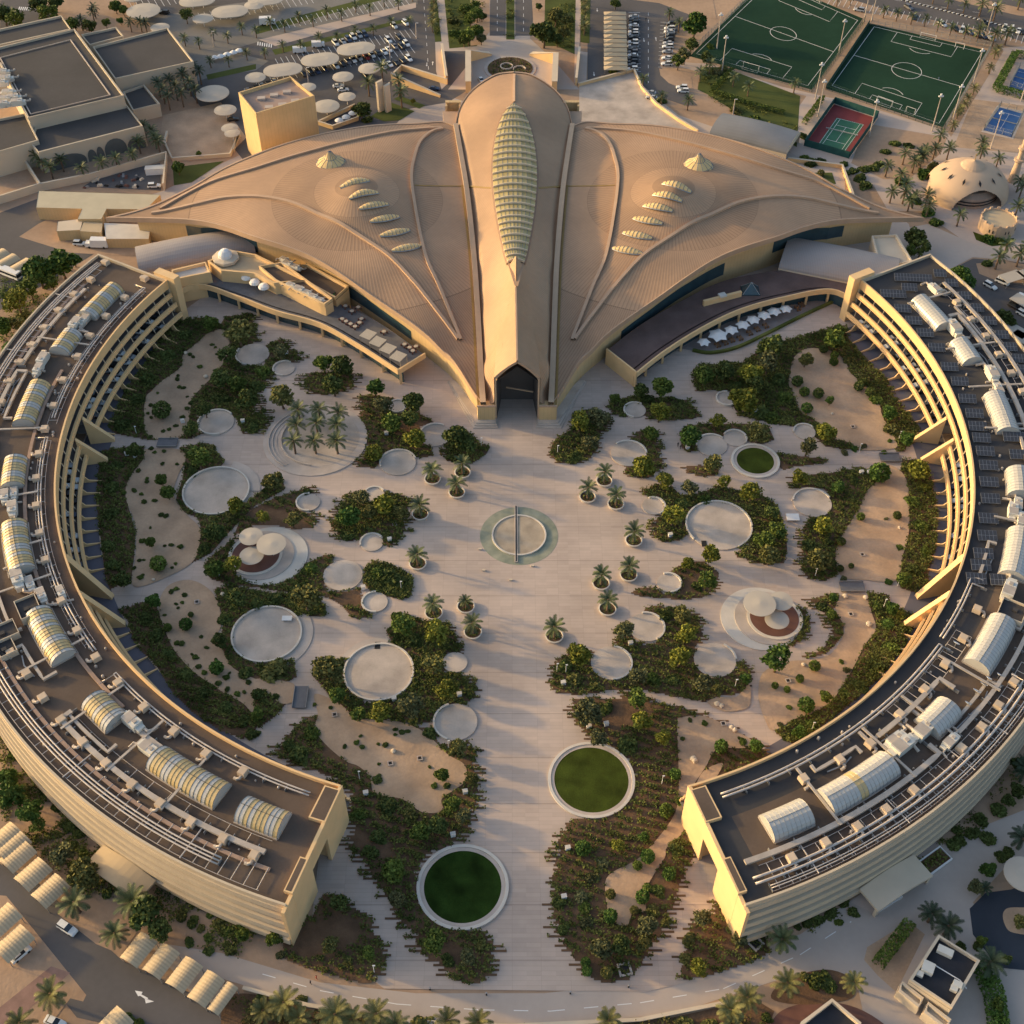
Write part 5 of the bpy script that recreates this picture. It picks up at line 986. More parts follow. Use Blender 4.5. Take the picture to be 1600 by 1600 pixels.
# ground cover in the beds
r = np.random.default_rng(3)
M_gc = mat('ground_cover_leaf', (.085, .10, .027), .8, .3, .16, col2=(.19, .15, .05), island=.4, spec=.1)
M_gc2 = mat('ground_cover_green', (.072, .098, .024), .8, .3, .12, col2=(.155, .165, .046), island=.4, spec=.1)
def inpolyv(X, Y, poly):
    c = np.zeros(len(X), bool); p = np.array(poly); j = len(p) - 1
    if not len(X): return c
    for i in range(len(p)):
        xi, yi = p[i]; xj, yj = p[j]; m = ((yi > Y) != (yj > Y)) & (X < (xj - xi) * (Y - yi) / (yj - yi + 1e-12) + xi); c ^= m; j = i
    return c
def cover(rows, dens, mt, seed):
    q = np.random.default_rng(seed); XY_ = []
    for x0, x1, y in rows:
        n = int((x1 - x0) * 1.25 * dens + q.random()); XY_.append(np.c_[q.uniform(x0, x1, n), y + q.uniform(0, .52, n)])
    A = np.concatenate(XY_); x, y = A[:, 0], A[:, 1]; ok = np.ones(len(A), bool)
    for c in DISCS: ok &= (x - c[0]) ** 2 + (y - c[1]) ** 2 > c[2] ** 2
    for s in SANDS: ok &= ~inpolyv(x, y, s)
    w = np.sin((x * .9 + y * 2.2 + 3 * np.sin(x * .12)) * 1.15); g = np.sin(x * .21 + 1.7 * np.sin(y * .13)) + np.sin(y * .27 + x * .05)
    ok &= (w > -.15 - .9 * (dens - 1)) & (g > -1.6 + (1.25 - dens) * 1.9)
    A = A[ok]
    if not len(A): return
    P_ = np.c_[A, PZ + .12 + q.random(len(A)) * .3]; k = 7; C = np.repeat(P_, k, 0); C[:, :2] += q.normal(size=(len(C), 2)) * .3; C[:, 2] += q.uniform(0, .5, len(C))
    struct(link('ground_cover', npmesh('ground_cover', quads(C, .19, q, .5), mt)), 'stuff')
for i, (rows, dens, tone) in enumerate(BEDS): cover(rows, dens, M_gc if tone else M_gc2, i)

# ---------------------------------------------------------------- palms
def palm_meshes():
    out = []
    for v, (nf, Lf, droop) in enumerate([(25, 3.4, .9), (22, 3.2, 1.0), (20, 3.1, 1.15)]):
        r = np.random.default_rng(50 + v); Q = []
        for i in range(nf):
            th = i * 2.399 + r.uniform(-.15, .15); el = 1.25 - 1.55 * (i / nf) + r.uniform(-.1, .1); L_ = Lf * r.uniform(.85, 1.1); p = np.zeros(3); st = 9; pts = [p.copy()]
            for s in range(st): e = el - droop * (s / st) ** 1.3; p = p + np.array([math.cos(th) * math.cos(e), math.sin(th) * math.cos(e), math.sin(e)]) * L_ / st; pts.append(p.copy())
            side = np.array([-math.sin(th), math.cos(th), 0])
            for s in range(st):
                a, b_ = pts[s], pts[s + 1]; Q.append([a - side * .03, b_ - side * .02, b_ + side * .02, a + side * .03])
                if s == 0: continue
                for h in (0, .5):
                    m_ = a + (b_ - a) * h; w = .42 * math.sin(math.pi * min(1, (s + .5 + h) / (st + 1.2))) + .08; fw = (b_ - a) / np.linalg.norm(b_ - a)
                    for sg in (-1, 1):
                        tip = m_ + side * sg * w + fw * w * .9 + np.array([0, 0, .06]); Q.append([m_, m_ + fw * .17, tip + fw * .08, tip])
        v_ = np.array(Q).reshape(-1, 3); cm = {c: npmesh('palm_crown', v_, m) for c, m in PLM.items()}; out.append(cm)
    tr = []
    for h in (4.6, 6.5):
        b = MB(); pf = []; z = 0
        while z < h: pf += [(.27 - .05 * z / h, z), (.33 - .06 * z / h, z + .18)]; z += .3
        b.lathe([(.4, 0)] + pf + [(.36, h), (.1, h + .3)], k=9); tr.append(b.mesh('palm_trunk', M_ptrunk))
    return out, tr
PLM = {'g': mat('palm_leaf', (.060, .085, .032), .6, .2, .6, objvar=.2, island=.3, spec=.3, col2=(.105, .125, .05)), 'y': mat('palm_leaf_yellow', (.115, .12, .04), .6, .2, .6, objvar=.25, island=.3, spec=.2, col2=(.17, .16, .06)), 'd': mat('palm_leaf_dark', (.045, .065, .035), .6, .2, .6, objvar=.2, island=.3, spec=.2)}
PC, PT = palm_meshes()
def palm(px, py, s=1.0, h=4.6, col='g', phrase='date palm', group='date palms', base=True, z0=PZ + .05, name='palm_tree'):
    """px,py = foot of the trunk, or of the crown when base is False"""
    c = G(px, py, z0) if base else G(px, py, z0 + h * s); k = 0 if h < 5.5 else 1; hh = 4.6 if k == 0 else 6.5; t = empty(name, (c[0], c[1], z0), pr_.uniform(0, 6.28), s)
    o = link('trunk', PT[k], t); o.scale = (1, 1, h / hh); o = link('crown', PC[pr_.randrange(3)][col], t, (0, 0, h)); o.rotation_euler = (pr_.uniform(-.06, .06), pr_.uniform(-.06, .06), 0)
    auto(t, phrase, 'palm tree', (c[0], c[1], 0), group); return t
for x, y in [(676, 751), (723, 741), (714, 772), (657, 806), (653, 883), (678, 960), (728, 950), (739, 990), (944, 754), (918, 779), (962, 790), (990, 847), (982, 901), (939, 914), (949, 954), (866, 996)]:
    c = G(x, y, 0); t = empty('round_planter', c); b = MB(); b.lathe([(2.1, 0), (2.45, PZ + .85), (2.15, PZ + .9), (2.05, PZ + .5)], k=32); b.f.pop(); b.mi.pop(); b.build('bowl', M_concw, t)
    b = MB(); b.prism(circ((0, 0), 2.08, 28), 0, PZ + .55); b.build('soil', M_mulch, t); q = quads(np.c_[r.uniform(-1.4, 1.4, (90, 2)), r.uniform(.6, .9, 90)], .2, r); link('planting', npmesh('planter_planting', q, M_gc2), t)
    auto(t, 'round white palm planter', 'planter', c, 'round planters on the plaza')
    palm(x, y, 1.0 if (x, y) != (728, 950) else .68, 4.4, 'g', 'date palm in white planter', 'date palms in the round plaza planters', z0=PZ + .5)
for x, y in [(469, 660), (501, 660), (531, 665), (466, 684), (497, 681), (529, 683), (462, 709), (494, 709), (528, 709)]: palm(x, y, 1.05, 5.0, 'g', 'date palm inside the stepped palm circle', 'nine date palms in the palm circle', z0=PZ + .15)
# ================================================================ buildings beside the hall, roads, sports, car parks
def blk(name, polys, label, cat='building', wm=None, rm=None, par=.6, extra=None):
    """polys: list of (photo roof outline, height[, roof material]) -> one building with wall, roof and parapet parts"""
    a = GL(polys[0][0], polys[0][1]); cx, cy = sum(p[0] for p in a) / len(a), sum(p[1] for p in a) / len(a); t = empty(name, (cx, cy, 0)); off = Vector((cx, cy, 0))
    for pl in polys:
        p, z = GL(pl[0], pl[1]), pl[1]; r = pl[2] if len(pl) > 2 else (rm or M_mallr)
        b = MB(); b.prism(p, 0, z - .3, cap=False); o = b.build('wall', wm or M_mallw, t); o.location = -off
        A = sum(p[i][0] * p[(i + 1) % len(p)][1] - p[(i + 1) % len(p)][0] * p[i][1] for i in range(len(p))); q = p if A > 0 else p[::-1]
        b = MB(); b.face([(x, y, z - .35) for x, y in q]); o = b.build('roof', r, t); o.location = -off
        if par:
            c = Vector((sum(x for x, y in q) / len(q), sum(y for x, y in q) / len(q))); ins = [tuple(Vector(v) + (c - Vector(v)).normalized() * .35) for v in q]
            b = MB(); b.wall(ins, z - .5, z + par, .7, True); o = b.build('parapet', wm or M_mallw, t); o.location = -off
    if extra: extra(t, off)
    tag(t, label, cat); return t
def plate(name, pts, z, m, sm=False): return sheet(name, spline(GL(pts), 5) if sm else GL(pts), z, m)
M_asph2 = mat('grey_service_road', (.19, .18, .165), .9, .12, .06, fine=.08)
# roads and pavements, each sheet a little above the last
plate('road', [(0, 0), (700, -40), (760, -40), (765, 120), (700, 160), (640, 170), (560, 260), (480, 260), (380, 250), (300, 150), (215, 40), (0, 60)], .02, M_asph)
plate('sand_bed', [(60, -10), (205, -10), (235, 40), (270, 60), (240, 100), (190, 100), (100, 50)], .04, M_sand); plate('sand_bed', [(255, 180), (345, 160), (385, 215), (365, 235), (270, 250), (250, 215)], .05, M_gsand)
plate('pavement', [(150, 45), (330, 10), (660, -30), (660, 5), (405, 65), (300, 95), (290, 62), (180, 90)], .035, M_asph2)
plate('path', [(405, 62), (650, 4), (650, 12), (430, 72)], .05, M_path); plate('pavement', [(270, 60), (420, 95), (400, 110), (330, 120), (300, 130)], .045, M_asph2)
plate('verge', [(400, 42), (640, -20), (640, -12), (400, 54)], .045, M_lawn2); plate('verge', [(425, 78), (640, 28), (640, 33), (430, 86)], .045, M_lawn2); plate('verge', [(322, 117), (400, 100), (400, 108), (325, 125)], .05, M_lawn2)
plate('pavement', [(655, -20), (775, -20), (775, 60), (755, 80), (690, 80), (700, 130), (690, 140), (672, 80)], .055, M_road)
plate('road', [(650, -20), (677, -20), (682, 130), (665, 125)], .07, M_asph); plate('verge', [(672, -5), (682, -5), (690, 65), (680, 66)], .075, M_lawn2); plate('verge', [(694, -5), (765, -5), (765, 40), (745, 72), (702, 76)], .075, M_lawn2)
plate('sand_bed', [(735, -5), (765, -5), (765, 50), (750, 70), (735, 72)], .085, M_sand)
plate('road', [(765, -20), (832, -20), (828, 60), (866, 95), (905, 140), (700, 140), (740, 90), (765, 60)], .06, M_road)
plate('road', [(766, -20), (791, -20), (790, 56), (765, 56)], .08, M_asph); plate('road', [(805, -20), (832, -20), (832, 56), (805, 56)], .08, M_asph); plate('verge', [(791, -20), (804, -20), (804, 62), (791, 62)], .085, M_lawn2)
plate('sand_bed', [(830, -20), (852, -20), (850, 70), (835, 66)], .09, M_sand); plate('verge', [(850, -20), (900, -20), (898, 85), (870, 72), (850, 72)], .085, M_lawn2); plate('path', [(900, -20), (910, -20), (905, 80), (918, 82), (916, 130), (897, 130)], .09, M_path)
plate('verge', [(908, -20), (923, -20), (921, 68), (907, 66)], .095, M_lawn2)
plate('road', [(918, -20), (1060, -20), (1080, 20), (1030, 90), (1032, 105), (1090, 165), (1070, 165), (1025, 150), (985, 118), (940, 118), (918, 125)], .065, M_asph)
plate('pavement', [(1040, -20), (1110, -20), (1120, 30), (1080, 24), (1030, 5), (990, 0)], .075, M_sand); plate('sand_bed', [(1030, 107), (1050, 112), (1080, 120), (1085, 155), (1070, 140), (1045, 130), (1032, 118)], .075, M_sand)
plate('road', [(1180, -20), (1640, -20), (1640, 68), (1600, 66), (1560, 52), (1400, 20), (1300, -10)], .03, M_asph); plate('sand_bed', [(1450, -15), (1640, -15), (1640, 30), (1590, 24), (1500, 3)], .045, M_sand); plate('road', [(1480, -20), (1640, -20), (1640, 22), (1560, 5)], .06, M_asph)
plate('pavement', [(1030, 95), (1110, 100), (1220, 135), (1350, 165), (1480, 205), (1560, 75), (1640, 70), (1640, 230), (1600, 280), (1640, 300), (1640, 420), (1540, 400), (1440, 330), (1330, 330), (1290, 270), (1230, 235), (1225, 200), (1260, 150), (1100, 115)], .025, M_path)
plate('sand_bed', [(1365, 195), (1480, 215), (1470, 240), (1420, 280), (1380, 280), (1330, 255), (1345, 215)], .04, M_sand); plate('sand_bed', [(1520, 155), (1600, 165), (1600, 240), (1490, 230)], .04, M_gsand); plate('sand_bed', [(1320, 265), (1365, 290), (1388, 330), (1340, 330), (1320, 300)], .045, M_sand); plate('sand_bed', [(1525, 20), (1560, 72), (1480, 206), (1486, 214), (1568, 80)], .045, M_sand)
plate('verge', [(1095, 105), (1130, 105), (1250, 150), (1245, 230), (1180, 195), (1110, 150), (1090, 140)], .05, M_lawn2)
plate('pavement', [(480, 250), (540, 170), (640, 130), (760, 170), (850, 170), (905, 165), (985, 118), (1060, 180), (1300, 260), (1420, 350), (1440, 420), (900, 420), (700, 420), (240, 420), (150, 330), (250, 300), (380, 240)], .015, M_road)
plate('pavement', [(905, 135), (990, 110), (1012, 150), (1090, 207), (940, 207), (905, 190)], .1, M_concd)
# loading yard on the left, lower corners
plate('road', [(-20, 340), (60, 310), (110, 330), (200, 370), (150, 395), (60, 450), (30, 460), (-20, 500)], .035, M_asph)
plate('pavement', [(60, 350), (100, 330), (240, 340), (300, 390), (200, 400), (110, 395), (30, 370)], .05, M_sand)
plate('road', [(-40, 1330), (60, 1380), (190, 1500), (340, 1572), (360, 1580), (340, 1640), (200, 1640), (165, 1600), (120, 1590), (85, 1545), (20, 1480), (-40, 1440)], .04, M_asph)
plate('pavement', [(-40, 1395), (10, 1400), (75, 1480), (135, 1555), (130, 1565), (110, 1560), (80, 1600), (-40, 1640)], .055, M_sand)
plate('pavement', [(80, 1510), (110, 1520), (20, 1600), (-20, 1610), (-20, 1590)], .07, mat('red_block_paving', (.26, .16, .13), .9, .15, .4, fine=.1))
plate('pavement', [(90, 1428), (140, 1398), (215, 1455), (190, 1492), (150, 1475)], .06, M_sand)
plate('road', [(230, 1470), (350, 1490), (500, 1535), (650, 1552), (850, 1552), (1050, 1530), (1250, 1460), (1400, 1360), (1500, 1305), (1640, 1250), (1640, 1330), (1580, 1345), (1520, 1410), (1560, 1480), (1600, 1500), (1640, 1520), (1640, 1640), (1360, 1640), (1340, 1540), (1250, 1520), (1050, 1585), (850, 1600), (650, 1600), (480, 1570), (350, 1530), (345, 1570), (310, 1565)], .03, M_road)
plate('path', [(1330, 1410), (1440, 1310), (1480, 1320), (1370, 1430)], .05, M_path)
plate('road', [(1515, 1420), (1540, 1395), (1580, 1390), (1640, 1370), (1640, 1520), (1560, 1512), (1520, 1460)], .06, M_asphd); plate('sand_bed', [(1568, 1425), (1585, 1418), (1640, 1425), (1640, 1460), (1585, 1458), (1570, 1445)], .08, M_gsand, True)
plate('sand_bed', [(1355, 1480), (1420, 1440), (1445, 1460), (1400, 1550), (1372, 1525), (1350, 1500)], .05, M_gsand)
def ringroad(): pass
# dashed lane marks and kerbs
b = MB()
def dash(pts, z=.12, w=.18, l=3.0, g=4.0):
    P_ = [Vector((*G(x, y)[:2], z)) for x, y in pts]; bb = MB()
    for a, c in zip(P_, P_[1:]):
        d = c - a; L_ = d.length; d.normalize(); n = Vector((-d.y, d.x, 0)) * w / 2; s = 0
        while s < L_: e = min(s + l, L_); p, q = a + d * s, a + d * e; bb.face([p - n, q - n, q + n, p + n]); s += l + g
    struct(bb.build('road_marking', M_white))
dash([(410, 1522), (500, 1548), (620, 1569), (750, 1578), (860, 1580), (1000, 1567), (1130, 1545), (1250, 1492), (1330, 1440)], .05)
dash([(662, 0), (670, 115)]); dash([(777, 0), (777, 50)]); dash([(818, 0), (818, 50)]); dash([(1013, 20), (1013, 130)]); dash([(1530, 20), (1330, -10)], .06)
# ---- car park bays
def bays(p0, p1, n, dp, z=.1):
    a, c = Vector((*G(*p0)[:2], z)), Vector((*G(*p1)[:2], z)); d = Vector((*G(p0[0] + dp[0], p0[1] + dp[1])[:2], z)) - a; bb = MB(); u = (c - a).normalized() * .1
    for i in range(n + 1): p = a + (c - a) * i / n; bb.face([p - u, p + u, p + u + d, p - u + d])
    struct(bb.build('bay_lines', M_white))
bays((200, 0), (400, -35), 22, (10, 18), .1); bays((300, 22), (480, -10), 20, (8, 16), .1); bays((420, 35), (630, -5), 26, (8, 14), .1); bays((430, 92), (640, 45), 26, (8, 14), .1); bays((420, 118), (640, 72), 24, (7, 12), .1); bays((1300, -5), (1600, 55), 36, (-7, 12), .1); bays((982, 20), (982, 112), 16, (18, 0), .1); bays((1032, 35), (1028, 105), 12, (22, 0), .1)
bb = MB(); 
for i in range(60):
    p = G(1410 + i * 3.3, 0 + i * .85, 0); bb.cur = i % 2; bb.box((p[0], p[1], .15), (1.15, .5, .25), .25)
struct(bb.build('painted_kerb', [M_white, M_black]))
for q in ((25, 15, 8, 40), (16, 72, 40, 82)):
    bb = MB()
    for i in range(7): p = G(q[0] + (i * 3 if q[0] > 20 else i * 3.4) + (0 if q[0] < 20 else 5), q[1] + (-2 if q[0] > 20 else 0) + i * .2, .1) if q[0] > 20 else G(400 + 3 + i * 3.5, 68 + i * .6, .1); bb.box((p[0], p[1], .11), (.5, 3.2, .02), .1)
    struct(bb.build('crossing_stripes', M_white))
# ---- mall, top left
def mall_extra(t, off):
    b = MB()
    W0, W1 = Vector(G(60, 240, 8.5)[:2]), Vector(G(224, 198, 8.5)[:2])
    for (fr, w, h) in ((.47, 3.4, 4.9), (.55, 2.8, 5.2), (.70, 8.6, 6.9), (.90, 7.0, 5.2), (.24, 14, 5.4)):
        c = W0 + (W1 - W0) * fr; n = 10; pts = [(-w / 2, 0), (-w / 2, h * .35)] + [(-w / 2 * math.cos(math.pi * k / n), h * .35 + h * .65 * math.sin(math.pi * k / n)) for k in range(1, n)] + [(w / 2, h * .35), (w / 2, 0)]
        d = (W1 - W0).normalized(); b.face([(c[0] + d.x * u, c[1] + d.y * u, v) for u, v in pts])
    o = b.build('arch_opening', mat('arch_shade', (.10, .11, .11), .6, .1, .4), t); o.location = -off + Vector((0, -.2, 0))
    b = MB()
    for p in ([(0, 90), (110, 62), (172, 148), (48, 178)], [(150, 82), (250, 55), (285, 95), (178, 120)]):
        g = GL(p, 13 if p[0][0] == 0 else 9); b.wall(g, (12.8 if p[0][0] == 0 else 8.8), (13.1 if p[0][0] == 0 else 9.1), .5, True)
    o = b.build('roof_gutter', M_conc, t); o.location = -off
blk('shopping_mall', [([(-60, 90), (0, 75), (117, 47), (194, 151), (45, 186), (0, 100)], 13), ([(-60, 60), (0, 47), (97, 26), (112, 47), (0, 72), (-60, 88)], 12), ([(145, 75), (262, 45), (303, 98), (180, 125)], 9.5), ([(127, 56), (182, 44), (194, 58), (140, 72)], 8), ([(192, 145), (225, 134), (250, 164), (208, 174)], 5),
      ([(47, 225), (55, 200), (197, 163), (224, 198), (60, 240)], 8.5), ([(-40, 195), (40, 179), (61, 221), (-40, 250)], 9.5)], 'large cream mall with flat dark roofs and pointed arches facing the palms', extra=mall_extra)
for x, y in [(4, 118), (10, 128), (2, 135), (14, 150), (22, 158), (10, 160), (28, 165), (5, 168)]:
    c = G(x, y, 13); t = empty('air_handling_unit', (c[0], c[1], 13.1), .2, .9); link('casing', AH[0], t); link('duct', AH[1], t); auto(t, 'large pale roof air handler', 'air handler', (c[0], c[1], 0), 'air handlers on the mall roof')
# tall block beside the hall
def slots(t, off):
    for x, y in [(408, 152), (428, 147), (448, 142), (420, 166), (441, 162), (461, 156)]: c = G(x, y, 24); b = MB(); b.box((c[0], c[1], 23.5), (3, 2, .9), .15); o = b.build('roof_hatch', M_conc, t); o.location = -off
blk('tall_block', [([(373, 148), (455, 123), (492, 153), (400, 181)], 23.5, mat('pink_roof', (.36, .26, .21), .9, .12, .15))], 'tall ochre windowless block behind the left roof wing', wm=M_yelld, par=1.0, extra=slots)
# entrance sculpture tower
t = empty('slab_tower', G(600, 172, 0)); b = MB(); c = G(596, 172, 0); b.prism([(-2.4, -1.6), (.2, 1.4), (.2, -.4), (-1.6, -2.2)], 0, 13); b.prism([(.6, -1.6), (3.0, 1.6), (3.2, -.6), (1.4, -2.4)], 0, 11.5); b.build('slabs', M_cream, t); tag(t, 'pale twin slab tower standing in a small lawn behind the hall', 'monument')
# loading canopy building
blk('loading_building', [([(60, 297), (250, 303), (228, 326), (120, 326), (165, 326), (158, 341), (122, 341), (128, 326), (56, 324)][:3] + [(166, 325), (158, 341), (121, 341), (128, 325), (56, 323)], 5.5, mat('tan_sheet', (.50, .44, .31), .7, .06, .2)), ([(90, 345), (130, 340), (125, 358), (88, 360)], 4.5, M_cream), ([(130, 345), (160, 347), (158, 362), (124, 360)], 4.5, M_shade), ([(162, 347), (235, 350), (232, 372), (165, 372)], 4.2, M_concw)], 'low loading building with T shaped tan sheet roof near the left roof tip', wm=M_yelld, par=0)
# metal vault roofs flanking the hall
def vault_roof(p0, p1, w, h, z0, m, label):
    a, c = Vector((*G(*p0, z0)[:2], z0)), Vector((*G(*p1, z0)[:2], z0)); d = (c - a); L_ = d.length; d.normalize(); n_ = Vector((-d.y, d.x, 0)); t = empty('vaulted_shed', a); b = MB(); N_ = 14; wob = 1.0
    f = lambda u, k: Vector((0, 0, 0)) + d * u + n_ * (math.cos(math.pi * k / N_) * w / 2) + Vector((0, 0, math.sin(math.pi * k / N_) * h * (.7 + .3 * math.sin(math.pi * u / L_))))
    for i in range(12):
        for k in range(N_): b.face([f(L_ * i / 12, k), f(L_ * (i + 1) / 12, k), f(L_ * (i + 1) / 12, k + 1), f(L_ * i / 12, k + 1)])
    b.build('roof', m, t, True); b = MB()
    for u in (0, L_): b.face([f(u, k) for k in range(N_ + 1)])
    for k in (0, N_): q0, q1 = f(0, k), f(L_, k); b.face([q0, q1, q1 - Vector((0, 0, z0)), q0 - Vector((0, 0, z0))])
    b.build('wall', M_cream, t); tag(t, label, 'building')
M_vault = mat('grey_vault', (.34, .30, .28), .5, .06, .1); lines(M_vault, axis(0), .8, .08, .85)
vault_roof((215, 408), (395, 378), 15, 4.5, 6, M_vault, 'long low pinkish metal vault roof between left wing and hall')
vault_roof((1225, 395), (1400, 430), 19, 3.5, 6, M_vault, 'long low grey metal vault roof between hall and right wing')
vault_roof((1120, 195), (1240, 225), 17, 4, 4, mat('blue_grey_vault', (.20, .205, .215), .5, .08, .1), 'grey barrel roof shed behind the right roof wing')
blk('service_block', [([(1362, 370), (1400, 368), (1425, 410), (1375, 420)], 7, M_cream)], 'small beige flat roofed service block by the right roof tip', wm=M_cream, rm=M_shade)
# ---- terraces along the court (left)
def curve_block(name, inner, outer, z, rm, label, band=1.8, zbot=0, wins=True, roofz=None, extra=None):
    i_ = spline(GL(inner, z), 6, False); o_ = spline(GL(outer, z), 6, False); c = i_[0]; t = empty(name, (c[0], c[1], 0)); off = Vector(t.location)
    n = min(len(i_), len(o_)); i_, o_ = i_[:n], o_[:n]
    b = MB()
    for k in range(n - 1): b.face([(*o_[k], z - .8), (*i_[k], z - .8), (*i_[k + 1], z - .8), (*o_[k + 1], z - .8)])
    q = b.build('roof', rm, t); q.location = -off
    b = MB(); b.wall(i_, z - band, z + .15, .5); b.wall([o_[0], i_[0]], 0, z + .15, .5); b.wall([o_[-1], i_[-1]], z - band, z + .15, .5); q = b.build('fascia', M_yell, t); q.location = -off
    ins = [(a[0] + (d[0] - a[0]) * .16, a[1] + (d[1] - a[1]) * .16) for a, d in zip(i_, o_)]; b = MB(); b.wall(ins, 0, z - .8, .4); q = b.build('shopfront', M_glass, t); q.location = -off
    b = MB()
    for k in range(0, n, 3): b.box((i_[k][0] * .93 + o_[k][0] * .07, i_[k][1] * .93 + o_[k][1] * .07, (z - band) / 2), (.7, .7, z - band))
    q = b.build('columns', M_yell, t); q.location = -off
    if extra: extra(t, off)
    tag(t, label, 'building'); return t
curve_block('curved_terrace', [(262, 462), (310, 444), (370, 462), (430, 485), (500, 505), (560, 538), (622, 578)], [(262, 430), (310, 415), (375, 425), (440, 440), (520, 468), (590, 500), (664, 552)], 6.2, mat('terrace_deck', (.13, .13, .14), .9, .15, .4, fine=.15), 'curved ochre shop terrace at the court edge below the left roof wing')
blk('terrace_restaurant', [([(405, 418), (440, 412), (520, 470), (508, 478), (500, 475), (430, 440)], 9.5, M_roofb), ([(268, 425), (322, 412), (330, 428), (300, 434), (270, 440)], 9, M_concw), ([(325, 410), (370, 395), (400, 400), (480, 440), (430, 445), (398, 430), (345, 425)], 9.3, M_shade), ([(440, 420), (480, 415), (545, 450), (525, 468)], 8.5, M_roofb)], 'ochre upper storey cluster with cluttered roof on the left terrace', wm=M_yell, par=.8)
t = empty('glass_turret', G(360, 440, 0)); b = MB(); b.lathe([(3.6, 0), (3.6, 9.5)], k=8); b.build('bay_windows', M_glass, t); b = MB(); b.lathe([(4.6, 9.3), (4.6, 10.3), (2.6, 10.6)], k=8); b.build('roof_ring', M_cream, t); b = MB(); b.lathe([(2.4, 10.5), (2.3, 11.6), (1.4, 12.8), (.2, 13.2)], k=16); b.build('dome', M_white, t); tag(t, 'octagonal glass turret with small white dome on the left terrace', 'turret')
for i, (x, y, s) in enumerate([(450, 415, .7), (462, 420, .6), (455, 448, .6), (468, 455, .7), (480, 460, .6), (490, 466, .6), (500, 470, .5), (445, 408, .6)]):
    c = G(x, y, 9.5); t = empty('air_handling_unit', (c[0], c[1], 9.3), -.5, s); link('casing', AH[0], t); link('duct', AH[1], t); auto(t, 'small pale roof air handler', 'air handler', (c[0], c[1], 0), 'air handlers on the left terrace roof')
for i, (x, y) in enumerate([(575, 519), (590, 530), (606, 541), (622, 553)]):
    c = G(x, y, 9); t = empty('pergola', (c[0], c[1], 5.4), -.55); b = MB()
    for k in range(9): b.box((0, -1.9 + k * .47, 2.75), (4.0, .36, .08))
    b.build('slat_roof', M_canopy, t); [MB().box((sx * 1.9, sy * 1.8, 1.35), (.14, .14, 2.7)).build('post', M_steel, t) for sx in (-1, 1) for sy in (-1, 1)]; auto(t, 'white slatted terrace pergola', 'pergola', (c[0], c[1], 0), 'white pergolas on the left terrace')
for x, y in [(385, 432), (398, 440), (412, 447)]:
    c = G(x, y, 8); t = empty('terrace_awning', (c[0], c[1], 5.4)); b = MB(); b.lathe([(1.9, 2.2), (1.5, 3.0), (.2, 3.4)], k=12); b.build('membrane', M_white, t); b = MB(); b.lathe([(.08, 0), (.08, 3)], k=6); b.build('post', M_steel, t); auto(t, 'white arched terrace awning', 'awning', (c[0], c[1], 0), 'white awnings on the left terrace')
for i in range(14):
    x, y = [(535, 500), (541, 504), (548, 508), (555, 512), (562, 506), (550, 488), (565, 500), (640, 545), (632, 540), (645, 550), (650, 543), (600, 520), (540, 480), (560, 482)][i]; c = G(x, y, 5.5); t = empty('cafe_table', (c[0], c[1], 5.42)); b = MB(); b.lathe([(.7, .7), (.7, .76)], k=12); b.build('top', M_canopy, t); b = MB(); [b.box((math.cos(a) * 1.0, math.sin(a) * 1.0, .35), (.45, .45, .7), a) for a in (0, 1.57, 3.14, 4.71)]; b.build('seats', M_redp, t); auto(t, 'small cafe table with seats', 'cafe table', (c[0], c[1], 0), 'cafe tables on the left terrace')
t = empty('video_screen', G(523, 493, 0)); b = MB(); b.box((0, 0, 7.4), (2.6, .2, 2.2), .9); o = b.build('panel', mat('screen_green', (.03, .25, .10), .4, .1, .5), t); b = MB(); b.box((.12, .16, 7.4), (2.9, .2, 2.5), .9); b.build('frame', M_black, t); tag(t, 'green video screen on the terrace end wall', 'screen')
# right terrace
curve_block('curved_terrace', [(995, 582), (1040, 547), (1100, 510), (1160, 482), (1230, 463), (1300, 452), (1345, 475)], [(948, 545), (1000, 505), (1060, 470), (1120, 440), (1180, 425), (1250, 420), (1345, 445)], 6.2, M_roofr, 'curved ochre terrace with purple roof at the court edge below the right wing')
t = empty('glass_pyramid', G(1172, 455, 5.4)); b = MB(); b.prism([(-3, -2.5), (3, -2.5), (3, 2.5), (-3, 2.5)], 0, .3); a = [(-2.8, -2.4, .3), (2.8, -2.4, .3), (2.8, 2.4, .3), (-2.8, 2.4, .3)]; [b.face([a[i], a[(i + 1) % 4], (0, 0, 3.6)]) for i in range(4)]; b.build('panes', M_glass, t); b = MB(); [b.tube([a[i], (0, 0, 3.62)], .1, 4) for i in range(4)]; b.build('frame', M_steel, t); tag(t, 'small blue glass pyramid skylight on the purple terrace roof', 'skylight')
t = empty('roof_upstand', G(1128, 470, 5.4), .38); b = MB(); b.box((0, 0, 1.0), (14, 1.0, 2.0)); b.build('wall', M_yell, t); b = MB(); b.box((0, .2, 2.2), (2.4, 2, .6)); b.build('machine', M_acw, t); tag(t, 'low ochre upstand with a white machine on the purple roof', 'roof upstand')
